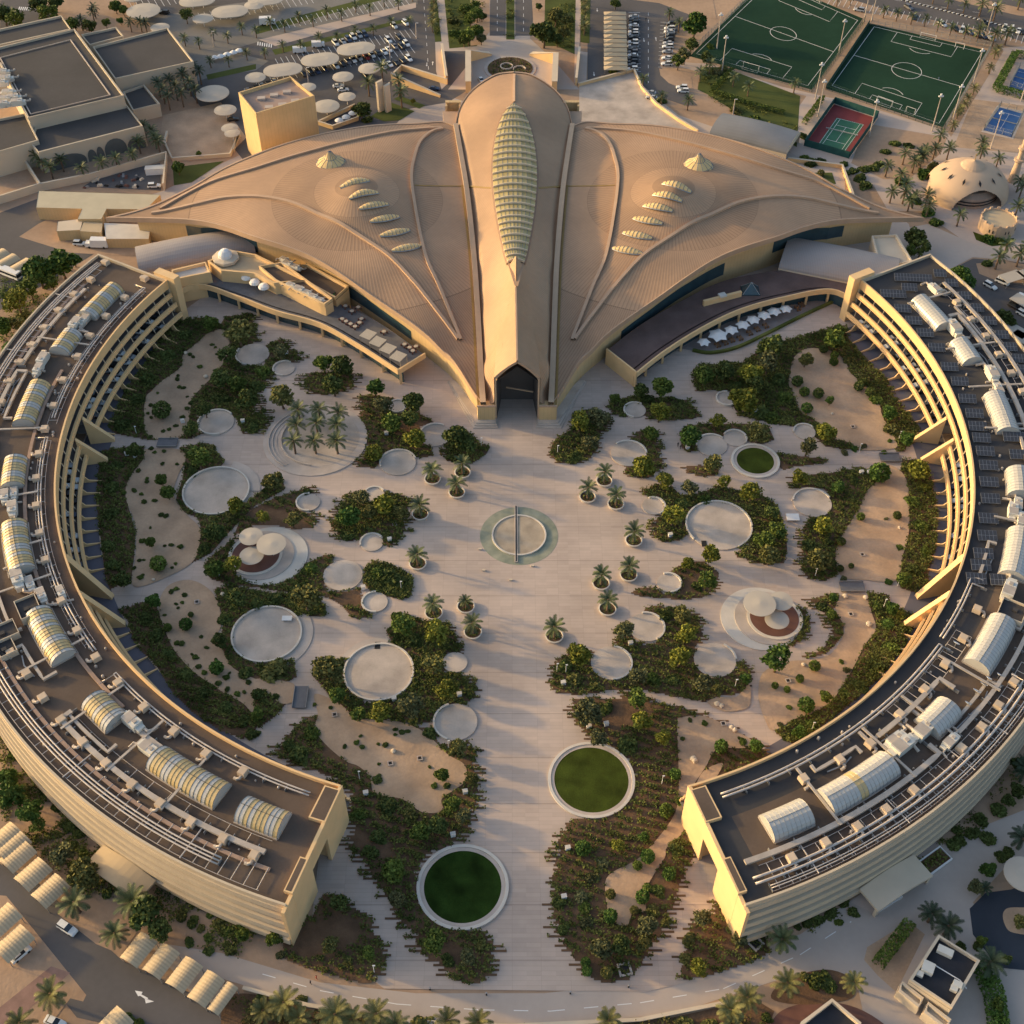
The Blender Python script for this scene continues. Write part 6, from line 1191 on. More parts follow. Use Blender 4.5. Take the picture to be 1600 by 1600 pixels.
for i, (x, y, r) in enumerate([(1100, 533, 11), (1122, 522, 17), (1143, 514, 12), (1161, 506, 12), (1177, 498, 12), (1194, 491, 12), (1210, 485, 12), (1228, 481, 11)]):
    c = G(x, y, 3); k = pxm(y, 3); t = empty('patio_umbrella', (c[0], c[1], 0), i * .3); b = MB(); n = 6; R = r / k; V = []
    for j in range(n * 2): an = math.pi * j / n; rr = R if j % 2 == 0 else R * .72; V.append((rr * math.cos(an), rr * math.sin(an), 2.5 if j % 2 == 0 else 2.75))
    for j in range(n * 2): b.face([V[j], V[(j + 1) % (2 * n)], (0, 0, 3.7)])
    b.build('canopy', M_white, t); b = MB(); b.lathe([(.07, 0), (.07, 3.6)], k=6); b.build('pole', M_steel, t); auto(t, 'large white star patio umbrella' if r > 15 else 'white star shaped patio umbrella', 'umbrella', (c[0], c[1], 0), 'white umbrellas of the right terrace cafe')
for i, (x, y) in enumerate([(1121, 541), (1133, 537), (1143, 533), (1156, 530), (1171, 522), (1183, 516), (1196, 511), (1246, 484), (1252, 478)]):
    c = G(x, y, 0); t = empty('wooden_table', (c[0], c[1], PZ), .4); b = MB(); b.box((0, 0, .72), (1.4, .9, .07)); b.build('top', mat('brown_wood', (.22, .12, .06), .7, .15, 2), t); b = MB(); [b.box((sx * .5, sy * .85, .4), (.5, .4, .8)) for sx in (-1, 1) for sy in (-1, 1)]; b.build('chairs', mat('brown_wood', (.2, .1, .05)), t); auto(t, 'brown wooden cafe table with chairs', 'cafe table', (c[0], c[1], 0), 'wooden tables of the right terrace cafe')
g = spline(GL([(1082, 549), (1110, 553), (1150, 545), (1200, 522), (1260, 492), (1335, 458)]), 5, False); b = MB(); b.wall(g, 0, PZ + .9, .9); t = b.build('low_hedge', M_gc2); tag(t, 'low dark hedge edging the right terrace cafe', 'hedge')
t = empty('cafe_floor', G(1160, 525, 0)); sheet('terrace_floor', GL([(1060, 545), (1110, 551), (1150, 543), (1200, 520), (1260, 490), (1300, 470), (1250, 462), (1150, 490)]), PZ + .02, mat('terrace_pave', (.27, .23, .215), .9, .12, .4)); bpy.data.objects.remove(t)
# ---- forecourt walls, ramps and roundabout
c = G(797, 108, 0); t = empty('roundabout_island', (c[0], c[1], 0)); b = MB(); b.prism(circ((0, 0), 11, 40), 0, .35); b.build('kerb', M_conc, t); b = MB(); b.prism(circ((0, 0), 9.6, 40), .3, .5); b.build('soil', M_mulch, t); qq_ = np.random.default_rng(5); an_ = qq_.uniform(0, 6.28, 900); rr_ = 9.3 * np.sqrt(qq_.random(900)); link('planting', npmesh('island_planting', quads(np.c_[rr_ * np.cos(an_), rr_ * np.sin(an_), qq_.uniform(.5, .9, 900)], .22, qq_), M_gc2), t); b = MB(); b.wall(circ((-1.5, 1), 2.6, 18), .5, 1.1, .4, True); b.wall(circ((4, -1.5), 2.6, 12, 0, 200), .5, 1.1, .4); b.build('seat_ring', M_conc, t); tag(t, 'planted round traffic island directly behind the apse of the hall', 'traffic island')
def garden_wall(pts, h, th, label, m=M_yell, closed=False, z0=0):
    g = GL(pts); t = empty('garden_wall', (*g[0], 0)); off = Vector(t.location); b = MB(); b.wall(g, z0, h, th, closed); o = b.build('wall', m, t); o.location = -off; b = MB(); hh = [x + .12 for x in h] if isinstance(h, list) else h + .12; b.wall(g, [x - .0 for x in h] if isinstance(h, list) else h, hh, th + .3, closed); o = b.build('coping', M_cream, t); o.location = -off; tag(t, label, 'wall'); return t
garden_wall([(691, 80), (698, 131)], 3.5, .8, 'straight ochre ramp wall left of the forecourt'); garden_wall([(905, 85), (900, 134)], 3.5, .8, 'straight ochre ramp wall right of the forecourt')
garden_wall([(766, 86), (732, 96), (732, 145)], [1, 5, 5], 2.2, 'angled ochre ramp parapet left of the roundabout'); garden_wall([(830, 86), (868, 100), (866, 145)], [1, 5, 5], 2.2, 'angled ochre ramp parapet right of the roundabout')
garden_wall([(616, 122), (628, 110), (699, 132)], 2.5, .6, 'ochre wall round the ramp behind the left roof wing'); garden_wall([(612, 128), (688, 152)], [4, 1], .6, 'sloping ochre wall beside the car ramp'); garden_wall([(904, 135), (990, 112)], 1.4, .5, 'ochre parapet along the far edge of the right terrace deck')
garden_wall([(990, 112), (1003, 140), (1025, 165), (1060, 190), (1090, 208)], 1.4, .5, 'long curved ochre parapet of the raised deck'); garden_wall([(498, 195), (555, 168), (560, 188), (520, 202), (498, 195)], 1.6, .5, 'ochre walled planter strip behind the left roof wing')
garden_wall([(365, 238), (375, 213), (360, 245), (270, 252), (258, 226), (262, 210)], 1.5, .5, 'cream wall around the raked sand yard beside the mall', M_cream); garden_wall([(65, 298), (145, 282), (262, 248), (257, 298)], 3.0, .5, 'cream yard wall between the mall and loading yard', M_cream); garden_wall([(40, 258), (66, 298), (-20, 325)], 3.2, .5, 'cream yard wall below the mall on the left edge', M_cream)
garden_wall([(1230, 252), (1315, 263), (1332, 310)], 1.6, .6, 'ochre wall behind the right roof tip')
plate('lawn', [(270, 262), (350, 252), (300, 285), (272, 290)], .12, M_lawn2); plate('lawn', [(580, 182), (610, 160), (648, 174), (625, 188), (600, 190)], .12, M_lawn2); plate('lawn', [(615, 155), (625, 150), (665, 165), (655, 170)], .12, M_lawn2); plate('lawn', [(1268, 270), (1300, 270), (1306, 288), (1285, 285)], .12, M_lawn2)
# ---- sports
def court_lines(poly, z, rects, circles=(), w=.16, arcs=()):
    """poly: four photo corners; everything inside laid out in court units 0..1"""
    g = [Vector(p) for p in GL(poly)]; f = lambda u, v: (g[0] * (1 - u) + g[1] * u) * (1 - v) + (g[3] * (1 - u) + g[2] * u) * v; bb = MB()
    for r_ in rects:
        pts = [tuple(f(u, v)) for u, v in r_]; bb.wall(pts, z - .01, z + .012, w)
    U = (g[1] - g[0]).length; V = (g[3] - g[0]).length
    for (u, v, R, a0, a1) in circles:
        pts = [tuple(f(u + R * math.cos(math.radians(a)) / U, v + R * math.sin(math.radians(a)) / V)) for a in range(a0, a1 + 1, 10)]; bb.wall(pts, z - .01, z + .012, w)
    struct(bb.build('pitch_lines', M_white)); return f
def goal(f, u, v, w, up, phrase):
    p = Vector(f(u - w / 2, v)); q = Vector(f(u + w / 2, v)); t = empty('football_goal', (*((p + q) / 2), .1)); o = (p + q) / 2; b = MB(); p -= o; q -= o; n = Vector((-(q - p).y, (q - p).x)).normalized() * up
    b.tube([(*p, 0), (*p, 2.4), (*q, 2.4), (*q, 0)], .09, 5); b.tube([(*(p + n), 0), (*(p + n * .4), 2.3), (*p, 2.4)], .05, 4); b.tube([(*(q + n), 0), (*(q + n * .4), 2.3), (*q, 2.4)], .05, 4); b.tube([(*(p + n), 0), (*(q + n), 0)], .05, 4); b.build('frame', M_white, t); auto(t, phrase, 'goal', (*o, 0), 'football goals')
P1 = [(1204, -28), (1340, 32), (1262, 134), (1088, 84)]; P2 = [(1366, 42), (1534, 82), (1467, 193), (1300, 134)]
for i, p in enumerate((P1, P2)):
    t = link('football_pitch', None); g = GL([(x + dx, y + dy) for (x, y), (dx, dy) in zip(p, ((-8, -6), (8, -3), (6, 6), (-10, 4)))]); b = MB(); b.prism(g, 0, .07); o = b.build('turf', M_turf, t); 
    for kk in range(1): pass
    tag(t, ['left green football pitch partly cut by the top edge', 'right green football pitch beside the tennis court'][i], 'football pitch')
    L_ = [[(0, 0), (1, 0), (1, 1), (0, 1), (0, 0)], [(0, .5), (1, .5)], [(.22, 0), (.22, .16), (.78, .16), (.78, 0)], [(.36, 0), (.36, .06), (.64, .06), (.64, 0)], [(.22, 1), (.22, .84), (.78, .84), (.78, 1)], [(.36, 1), (.36, .94), (.64, .94), (.64, 1)]]
    f = court_lines(p, .08, L_, [(.5, .5, 6.4, 0, 360), (.5, .12, 6, 40, 140), (.5, .88, 6, 220, 320)], .2)
    goal(f, .5, 0, .14, 1.5, 'white football goal at the far end'); goal(f, .5, 1, .14, -1.5, 'white football goal at the near end')
    if i: goal(f, .74, 1, .08, -1.2, 'small white spare goal at the near end'); goal(f, .8, .02, .08, 1.2, 'small white spare goal at the far end')
def fence(pts, h, m, label, post=3.0, solid=False):
    g = GL(pts); t = empty('fence', (*g[0], 0)); off = Vector(t.location); b = MB(); bp = MB()
    for a, c in zip(g, g[1:]):
        a, c = Vector(a), Vector(c); d = c - a; n = max(1, int(d.length / post))
        for i in range(n + 1): p = a + d * i / n; bp.box((p.x, p.y, h / 2), (.14, .14, h))
        if solid: b.wall([tuple(a), tuple(c)], .1, h, .06)
        else:
            for z in (.1, h * .5, h): bp.tube([(*a, z), (*c, z)], .045, 4)
            n2 = int(d.length / .55)
            for i in range(n2): p = a + d * i / n2; q = a + d * (i + 1) / n2; b.tube([(p.x, p.y, .1), (q.x, q.y, h)], .02, 3); b.tube([(q.x, q.y, .1), (p.x, p.y, h)], .02, 3)
    o = b.build('mesh_panel', m, t); o.location = -off; o = bp.build('posts', m, t); o.location = -off; tag(t, label, 'fence')
M_fg = mat('fence_green', (.03, .075, .06), .7, .1, 1); M_gr = mat('fence_grey', (.25, .27, .27), .6, .1, 1)
fence([(1078, 86), (1265, 143)], 3.4, M_fg, 'green mesh fence along the near end of the left pitch'); fence([(1290, 140), (1475, 204)], 3.4, M_fg, 'green mesh fence along the near end of the right pitch'); fence([(1475, 204), (1548, 76)], 3.4, M_gr, 'grey mesh fence along the right pitch side'); fence([(1350, 36), (1548, 76)], 3.0, M_gr, 'grey mesh fence along the far end of the right pitch')
fence([(1350, 36), (1268, 144)], 3.2, M_fg, 'green mesh fence between the two pitches'); fence([(1358, 38), (1290, 140)], 2.2, M_fg, 'solid green windbreak beside the right pitch', solid=True); fence([(1168, 0), (1078, 86)], 3.0, M_gr, 'grey mesh fence left of the left pitch')
t = link('tennis_court', None); b = MB(); b.prism(GL([(1303, 163), (1370, 185), (1325, 246), (1257, 226)]), 0, .06); b.build('red_surround', mat('court_red', (.22, .045, .045), .85, .1, .2), t); b = MB(); b.prism(GL([(1307, 184), (1350, 195), (1320, 238), (1278, 226)]), 0, .08); b.build('green_surface', mat('court_green', (.035, .13, .08), .85, .1, .2), t); tag(t, 'red and green tennis court inside a tall green windbreak', 'tennis court')
court_lines([(1308, 185), (1349, 195), (1319, 237), (1279, 226)], .09, [[(0, 0), (1, 0), (1, 1), (0, 1), (0, 0)], [(.12, 0), (.12, 1)], [(.88, 0), (.88, 1)], [(.12, .23), (.88, .23)], [(.12, .77), (.88, .77)], [(.5, .23), (.5, .77)]], w=.13)
g = GL([(1290, 202), (1340, 214)]); t = empty('tennis_net', (*g[0], .08)); off = Vector(t.location); b = MB(); b.wall(g, .5, .9, .03); o = b.build('net', M_gr, t); o.location = -off; b = MB(); b.wall(g, .9, .97, .06); o = b.build('band', M_white, t); o.location = -off; tag(t, 'net across the tennis court', 'net')
fence([(1303, 162), (1371, 184), (1326, 248), (1256, 228), (1303, 162)], 3.0, mat('windbreak', (.02, .085, .08), .8, .12, .4), 'tall solid green windbreak around the tennis court', solid=True)
M_pad = mat('court_blue', (.03, .10, .27), .8, .1, .2)
for i, (p, lb) in enumerate((([(1562, 168), (1598, 178), (1580, 215), (1537, 204)], 'blue padel court in the middle of the paved area'), ([(1592, 107), (1625, 115), (1610, 148), (1577, 136)], 'blue padel court boxed by hedges at the right edge'))):
    t = link('padel_court', None); b = MB(); b.prism(GL([(x + dx, y + dy) for (x, y), (dx, dy) in zip(p, ((-4, -3), (4, -3), (3, 3), (-4, 2)))]), 0, .07); b.build('base', M_conc, t); b = MB(); b.prism(GL(p), 0, .09); b.build('surface', M_pad, t)
    g = GL([((p[0][0] + p[3][0]) / 2, (p[0][1] + p[3][1]) / 2), ((p[1][0] + p[2][0]) / 2, (p[1][1] + p[2][1]) / 2)]); b = MB(); b.wall(g, .5, .9, .03); b.build('net', M_gr, t); tag(t, lb, 'padel court')
    fence(p + [p[0]], 3, M_gr, f'glass and mesh cage of the {"middle" if i == 0 else "hedge lined"} blue padel court', solid=False); court_lines(p, .1, [[(0, .15), (1, .15)], [(0, .85), (1, .85)], [(.5, .15), (.5, .85)]], w=.1)
def hedge(pts, w, h, label, m=None):
    q = np.random.default_rng(len(label)); g = GL(pts); C = []
    for a, c in zip(g, g[1:]):
        a, c = np.array(a), np.array(c); L_ = np.hypot(*(c - a)); n = int(L_ * w * 26); u = q.random(n); d = (c - a) / L_; nn = np.array([-d[1], d[0]]); s = q.uniform(-.5, .5, n) * w; z = np.where(q.random(n) < .6, h, q.uniform(.1, h, n)); e = q.random(n) < .4; s = np.where(e & (z < h), np.sign(s) * w / 2, s); C.append(np.c_[(a + (c - a) * u[:, None] + nn * s[:, None]), z])
    t = link('hedge', npmesh('hedge', quads(np.concatenate(C), .22, q, .4), m or LM_['green'])); tag(t, label, 'hedge')
hedge([(1285, 156), (1256, 195)], 2, 2, 'clipped hedge left of the tennis court'); hedge([(1144, 112), (1112, 145), (1170, 165), (1225, 180)], 2, 1.8, 'clipped hedge around the dry lawn'); hedge([(1625, 95), (1585, 88), (1555, 142), (1625, 160)], 3, 2.4, 'thick green hedge around the right edge padel court', LM_['bright']); hedge([(1420, 1320 + 125), (1370, 1510)], 2.6, 2.2, 'dark clipped hedge strip left of the small kiosk building', LM_['green']); hedge([(1530, 1505), (1552, 1560), (1560, 1620)], 4, 2.2, 'bushy hedge on the right of the small kiosk building', LM_['bright'])
def pole(px, py, h, name, label_phrase, group, heads=True):
    c = G(px, py, 0); t = empty(name, c); b = MB(); b.lathe([(.32, 0), (.22, h * .5), (.14, h)], k=8); b.build('mast', M_conc, t); b = MB()
    if heads: [b.box((dx, dy, h + dz), (.7, .4, .5), .3) for dx, dy, dz in ((-.6, 0, 0), (.6, 0, 0), (0, .3, .6), (0, 0, 0))]
    else: b.box((.5, 0, h), (1.2, .25, .12))
    b.build('lamp_head', M_white, t); auto(t, label_phrase, 'lamp post', c, group)
for x, y in [(1128, 112), (1274, 155), (1278, 182), (1358, 214), (1456, 205), (1488, 190), (1520, 133), (1310, 86), (1539, 60), (1350, 33), (1120, 76), (1595, 158), (1548, 232), (1362, 32)]: pole(x, y, 15, 'floodlight_mast', 'tall floodlight mast', 'floodlight masts round the sports pitches')
for x, y in [(335, 73), (250, 100), (482, 130), (610, 93), (651, 60), (1040, 60), (1145, 180)]: pole(x, y, 7, 'street_lamp', 'slim street lamp', 'street lamps', False)
# white garden lamps and bollards in the court
for x, y in [(214, 680), (870, 1050), (884, 1052), (627, 922), (752, 698), (1273, 902), (1402, 916), (1380, 950), (1268, 1142), (1342, 707), (1148, 1075), (1034, 1225), (585, 1520), (1404, 688), (562, 1218), (701, 1170), (871, 710)]:
    c = G(x, y, 0); t = empty('garden_lamp', (c[0], c[1], PZ)); b = MB(); b.lathe([(.1, 0), (.07, 3.4)], k=6); b.build('post', M_white, t); b = MB(); b.box((.15, 0, 3.5), (.55, .25, .16)); b.build('lamp_head', M_white, t); auto(t, 'thin white garden lamp', 'lamp', c, 'white garden lamps in the beds')
for x, y in [(604, 1051), (672, 1550 - 3), (760, 1555), (891, 1553), (982, 1543)][1:]: c = G(x, y, 0); t = empty('bollard', (c[0], c[1], PZ)); b = MB(); b.lathe([(.16, 0), (.16, 1.0)], k=10); b.build('post', M_black, t); b = MB(); b.lathe([(.2, 1.0), (.2, 1.15), (.05, 1.2)], k=10); b.build('cap', M_steel, t); auto(t, 'dark bollard on the south paving', 'bollard', c, 'dark bollards at the plaza mouth')
# square soil pits and grey footbridges, white service cabinets
for x, y in [(1180, 1475), (976, 1516), (523, 1118), (656, 1186), (610, 1194), (1130, 1132), (1231, 1065), (1329, 961), (1347, 868), (1332, 668), (308, 942), (617, 821), (365, 1352)]:
    c = G(x, y, 0); t = empty('soil_pit', (c[0], c[1], PZ + .35), .7 if x == 1180 else .2); k = 1.2 if x in (1180, 976) else .55; b = MB(); b.wall([(-k, -k), (k, -k), (k, k), (-k, k)], 0, .12, k * .55, True); b.build('frame', M_conc, t); b = MB(); b.box((0, 0, .02), (k * 1.3, k * 1.3, .04)); b.build('grate', M_dark, t); auto(t, 'square white edged drain pit', 'drain pit', c, 'square drain pits in the gardens')
for x, y, rz, l in [(262, 694, 0, 6), (1390, 717, 0, 6), (1331, 919, 0, 6.5), (470, 1091, 1.57, 6.5)]:
    c = G(x, y, 0); t = empty('footbridge', (c[0], c[1], PZ + .35), rz); b = MB(); b.box((0, 0, .1), (l, 3.4, .18)); b.build('deck', mat('grey_deck', (.14, .14, .15), .8, .1, 1), t); b = MB(); [b.box((0, s * 1.7, .35), (l, .08, .5)) for s in (-1, 1)]; b.build('rail', M_steel, t); auto(t, 'small grey slatted footbridge', 'footbridge', c, 'grey footbridges over the sand')
for x, y in [(1345, 741), (1357, 741), (199, 712), (212, 715), (604, 680), (887, 1328), (881, 1404), (616, 1095), (1047, 839), (1074, 702), (1180, 646), (286, 661), (720, 1182), (727, 1240), (708, 1307), (880, 1070), (920, 1138), (947, 1134), (572, 1242), (609, 846), (568, 921), (985, 1008), (718, 1088), (448, 555), (380, 661), (341, 900)]:
    c = G(x, y, 0); t = empty('service_cabinet', (c[0], c[1], PZ + .2), .2); b = MB(); b.box((0, 0, .55), (1.1, .8, 1.1)); b.build('cabinet', M_white, t); b = MB(); b.box((0, 0, 1.14), (1.25, .95, .08)); b.build('lid', M_concw, t); auto(t, 'white service box among the planting', 'service box', c, 'white service boxes in the beds')
for x, y, w, d in [(1238, 811, 3.6, 2.6), (449, 969, 2.6, 1.6)]:
    c = G(x, y, 0); t = empty('bench_slab', (c[0], c[1], PZ + .3)); b = MB(); b.box((0, 0, .45), (w, d, .12)); b.build('slab', M_white, t); b = MB(); [b.box((s * w * .35, 0, .2), (.2, d * .8, .4)) for s in (-1, 1)]; b.build('feet', M_concd, t); tag(t, 'white rectangular slab ' + ('on the path between the two bed groups at right' if x > 800 else 'inside the large round pad at left'), 'bench')
for x, y in [(590, 1010), (1100, 851)]:
    c = G(x, y, 0); t = empty('dark_mat', (c[0], c[1], PZ + .31)); b = MB(); b.box((0, 0, .03), (1.4, 2.2, .05)); b.build('mat', M_black, t); tag(t, 'dark rectangular mat at the ' + ('upper edge of the large lower left round pad' if x < 800 else 'lower edge of the large right round pad'), 'mat')
# boulders
rb = random.Random(9)
for x, y in [(615, 1175), (1127, 1104), (1120, 1101), (1148, 1142), (1143, 1138), (1083, 1187), (1357, 977), (1255, 1040), (1405, 826), (1320, 933), (348, 930), (240, 907), (1300, 648), (290, 553), (322, 590), (1085, 1190), (1352, 935)]:
    c = G(x, y, 0); b = MB(); R = rb.uniform(.5, .9); b.lathe([(R * .9, 0), (R, R * .4), (R * .6, R * .8), (R * .1, R * .95)], k=7); me = b.mesh('boulder', M_cream)
    for v in me.vertices: v.co.x *= rb.uniform(.8, 1.2); v.co.y *= rb.uniform(.8, 1.2)
    t = link('boulder', me, None, (c[0], c[1], PZ + .2)); auto(t, 'pale boulder on the sand', 'boulder', c, 'pale boulders on the raked sand')
r = np.random.default_rng(8)
# ---- mosque
c = G(1508, 300, 0); t = empty('mosque', c); M_dome = mat('mosque_dome', (.52, .375, .26), .8, .05, .2)
b = MB(); NA, NZ_ = 288, 72; R0 = 15.5; H0 = 11.5
def mp(i, j): a = 2 * math.pi * i / NA; ph = math.pi / 2 * j / NZ_; return (R0 * math.cos(a) * math.cos(ph) ** .9 if j < NZ_ else 0, R0 * .92 * math.sin(a) * math.cos(ph) ** .9 if j < NZ_ else 0, H0 * math.sin(ph))
def cut(a, z):
    for a0, w, h in ((-84, 37, 7.6), (166, 20, 5.0), (20, 18, 4.4)):
        d = abs((a - a0 + 180) % 360 - 180)
        if d < w and z < h * math.sqrt(max(0, 1 - (d / w) ** 2)): return True
    return False
for i in range(NA):
    for j in range(NZ_):
        z = mp(i, j + .5)[2] if j < NZ_ - 1 else H0
        if not cut(360 * (i + .5) / NA, z): b.face([mp(i, j), mp(i + 1, j), mp(i + 1, j + 1), mp(i, j + 1)])
b.build('dome_shell', M_dome, t); b = MB(); b.lathe([(11.5, 0), (11.2, 3.6), (9, 5)], k=40); b.build('inner_hall', mat('mosque_inner', (.35, .26, .2), .8, .1, .3), t)
b = MB(); 
for q in (1.2, 2.4): b.lathe([(11.6, q), (11.6, q + .5)], k=40); b.f.pop(); b.mi.pop()
b.build('window_bands', M_dark, t)
b = MB(); n = 20; pr = [(4.9, 10.3), (4.7, 10.9), (4.0, 11.7), (2.6, 12.5), (1.0, 13.1), (.3, 13.5)]
for i, (r_, z_) in enumerate(pr): pass
b.lathe([(r_, z_) for r_, z_ in pr], k=20); b.build('fluted_cap', M_dome, t); b = MB(); b.lathe([(.18, 13.2), (.1, 15.2), (.3, 15.4), (.05, 16)], k=6); b.build('finial', M_gut, t)
b = MB()
for k in range(11):
    a = math.radians(k * 360 / 11 + 12); ph = math.radians(52); rr = R0 * math.cos(ph) ** .9 + .15; x, y, z = rr * math.cos(a), rr * .92 * math.sin(a), H0 * math.sin(ph) + .2; o = Vector((math.cos(a), math.sin(a), 0)); s = Vector((-math.sin(a), math.cos(a), 0)); up = Vector((-math.cos(a) * .75, -math.sin(a) * .75, .55)); c0 = Vector((x, y, z)) + Vector((0, 0, .1))
    b.face([c0 - up * 1.5 + o * .1, c0 + s * .5, c0 + up * 1.5, c0 - s * .5])
b.build('lens_windows', M_dark, t); tag(t, 'shell shaped pink domed mosque among palms at the right', 'mosque')
c = G(1582, 283, 0); t = empty('minaret', c); b = MB(); b.lathe([(1.9, 0), (1.5, 5), (1.2, 8), (2.0, 8.8), (2.0, 9.6), (1.1, 9.7), (1.0, 13), (1.7, 13.6), (1.7, 14.3), (.8, 14.5), (.9, 17), (.5, 18.6), (.1, 19.4)], k=20); b.build('shaft', M_dome, t); b = MB(); b.lathe([(.08, 19.3), (.05, 20.6)], k=5); b.build('finial', M_gut, t); tag(t, 'slim pink minaret with two balconies at the right edge', 'minaret')
c = G(1556, 358, 0); t = empty('round_kiosk', c); b = MB(); b.lathe([(6.4, 0), (6.4, 4.6), (6.0, 4.7), (6.0, 4.2)], k=26); b.f.pop(); b.mi.pop(); [b.box((6.2 * math.cos(a), 6.2 * math.sin(a), 5.0), (.5, 1.0, .7), a) for a in [k * .4488 for k in range(14)]]; b.build('drum_wall', M_dome, t); b = MB(); b.prism(circ((0, 0), 6.1, 26), 0, 4.2); b.build('roof', M_shade, t); b = MB(); [b.box((6.42 * math.cos(a), 6.42 * math.sin(a), 2.4), (.1, .35, 1.1), a) for a in (-2.3, -2.1, -1.4, -1.2, -.6)]; b.build('slit_windows', M_dark, t); tag(t, 'round crenellated pink kiosk in front of the mosque', 'kiosk')
plate('verge', [(1520, 362), (1555, 375), (1585, 372), (1578, 382), (1550, 385), (1525, 375)], .08, M_lawn)
# ---- kiosk building bottom right and the roof at the bottom edge
def kroof(t, off):
    b = MB()
    for x, y, sx, sy, h in ((1476, 1488, 3.2, 1.6, 1.2), (1449, 1514, 2.4, 2.4, 1.4), (1436, 1522, 1.6, 1.2, .8), (1495, 1540, 1.8, 1.4, 1.2), (1490, 1546, 1.4, 1.2, 1.0)): c = G(x, y, 5.2); b.box((c[0], c[1], 5.0 + h / 2), (sx, sy, h), -.5)
    o = b.build('roof_machine', M_acw, t); o.location = -off
    b = MB(); g = GL([(1460, 1508), (1500, 1532), (1510, 1545)], 5.4); b.tube([(*p, 5.5) for p in g], .12, 6); o = b.build('roof_pipe', M_white, t); o.location = -off
blk('small_kiosk_building', [([(1466, 1462), (1530, 1502), (1486, 1577), (1420, 1533)], 5.2, mat('kiosk_roof', (.03, .032, .04), .9, .2, .3)), ([(1407, 1535), (1443, 1563), (1436, 1576), (1402, 1549)], 3.2, M_cream), ([(1447, 1567), (1486, 1597), (1478, 1610), (1442, 1582)], 3.2, M_cream)], 'small flat black roofed kiosk with cream parapet in the lower right corner', wm=M_cream, par=.7, extra=kroof)
blk('corner_pavilion', [([(1300, 1562), (1345, 1600), (1330, 1640), (1230, 1640), (1250, 1600)], 5, mat('kiosk_roof', (.03, .032, .04)))], 'dark flat roofed pavilion cut by the bottom edge', wm=M_cream, par=.7)
plate('terrace_floor', [(1205, 1600), (1230, 1575), (1290, 1565), (1350, 1580), (1400, 1620), (1380, 1650), (1200, 1650)], .07, M_redp, True)
for g_, lb in (([(1352, 1407), (1356, 1411), (1402, 1385), (1394, 1376)], 'long'),): pass
for x0, y0, x1, y1, lb in ((1363, 1415, 1400, 1392, 'lower left'), (1440, 1361, 1477, 1334, 'upper right')):
    p, q = G(x0, y0), G(x1, y1); a = math.atan2(q[1] - p[1], q[0] - p[0]); t = empty('long_planter', ((p[0] + q[0]) / 2, (p[1] + q[1]) / 2, 0), a); L_ = math.hypot(q[0] - p[0], q[1] - p[1]); b = MB(); b.wall([(-L_ / 2, -1.8), (L_ / 2, -1.8), (L_ / 2, 1.8), (-L_ / 2, 1.8)], 0, .7, .35, True); b.build('box', M_white, t); b = MB(); b.box((0, 0, .2), (L_ - .3, 3.3, .4)); b.build('soil', M_mulch, t)
    qq = quads(np.c_[r.uniform(-L_ / 2 + .6, L_ / 2 - .6, 160), r.uniform(-1.3, 1.3, 160), r.uniform(.4, .9, 160)], .22, r); link('planting', npmesh('planter_planting', qq, M_gc2), t); tag(t, f'{lb} of two long white planters by the right wing porch', 'planter')
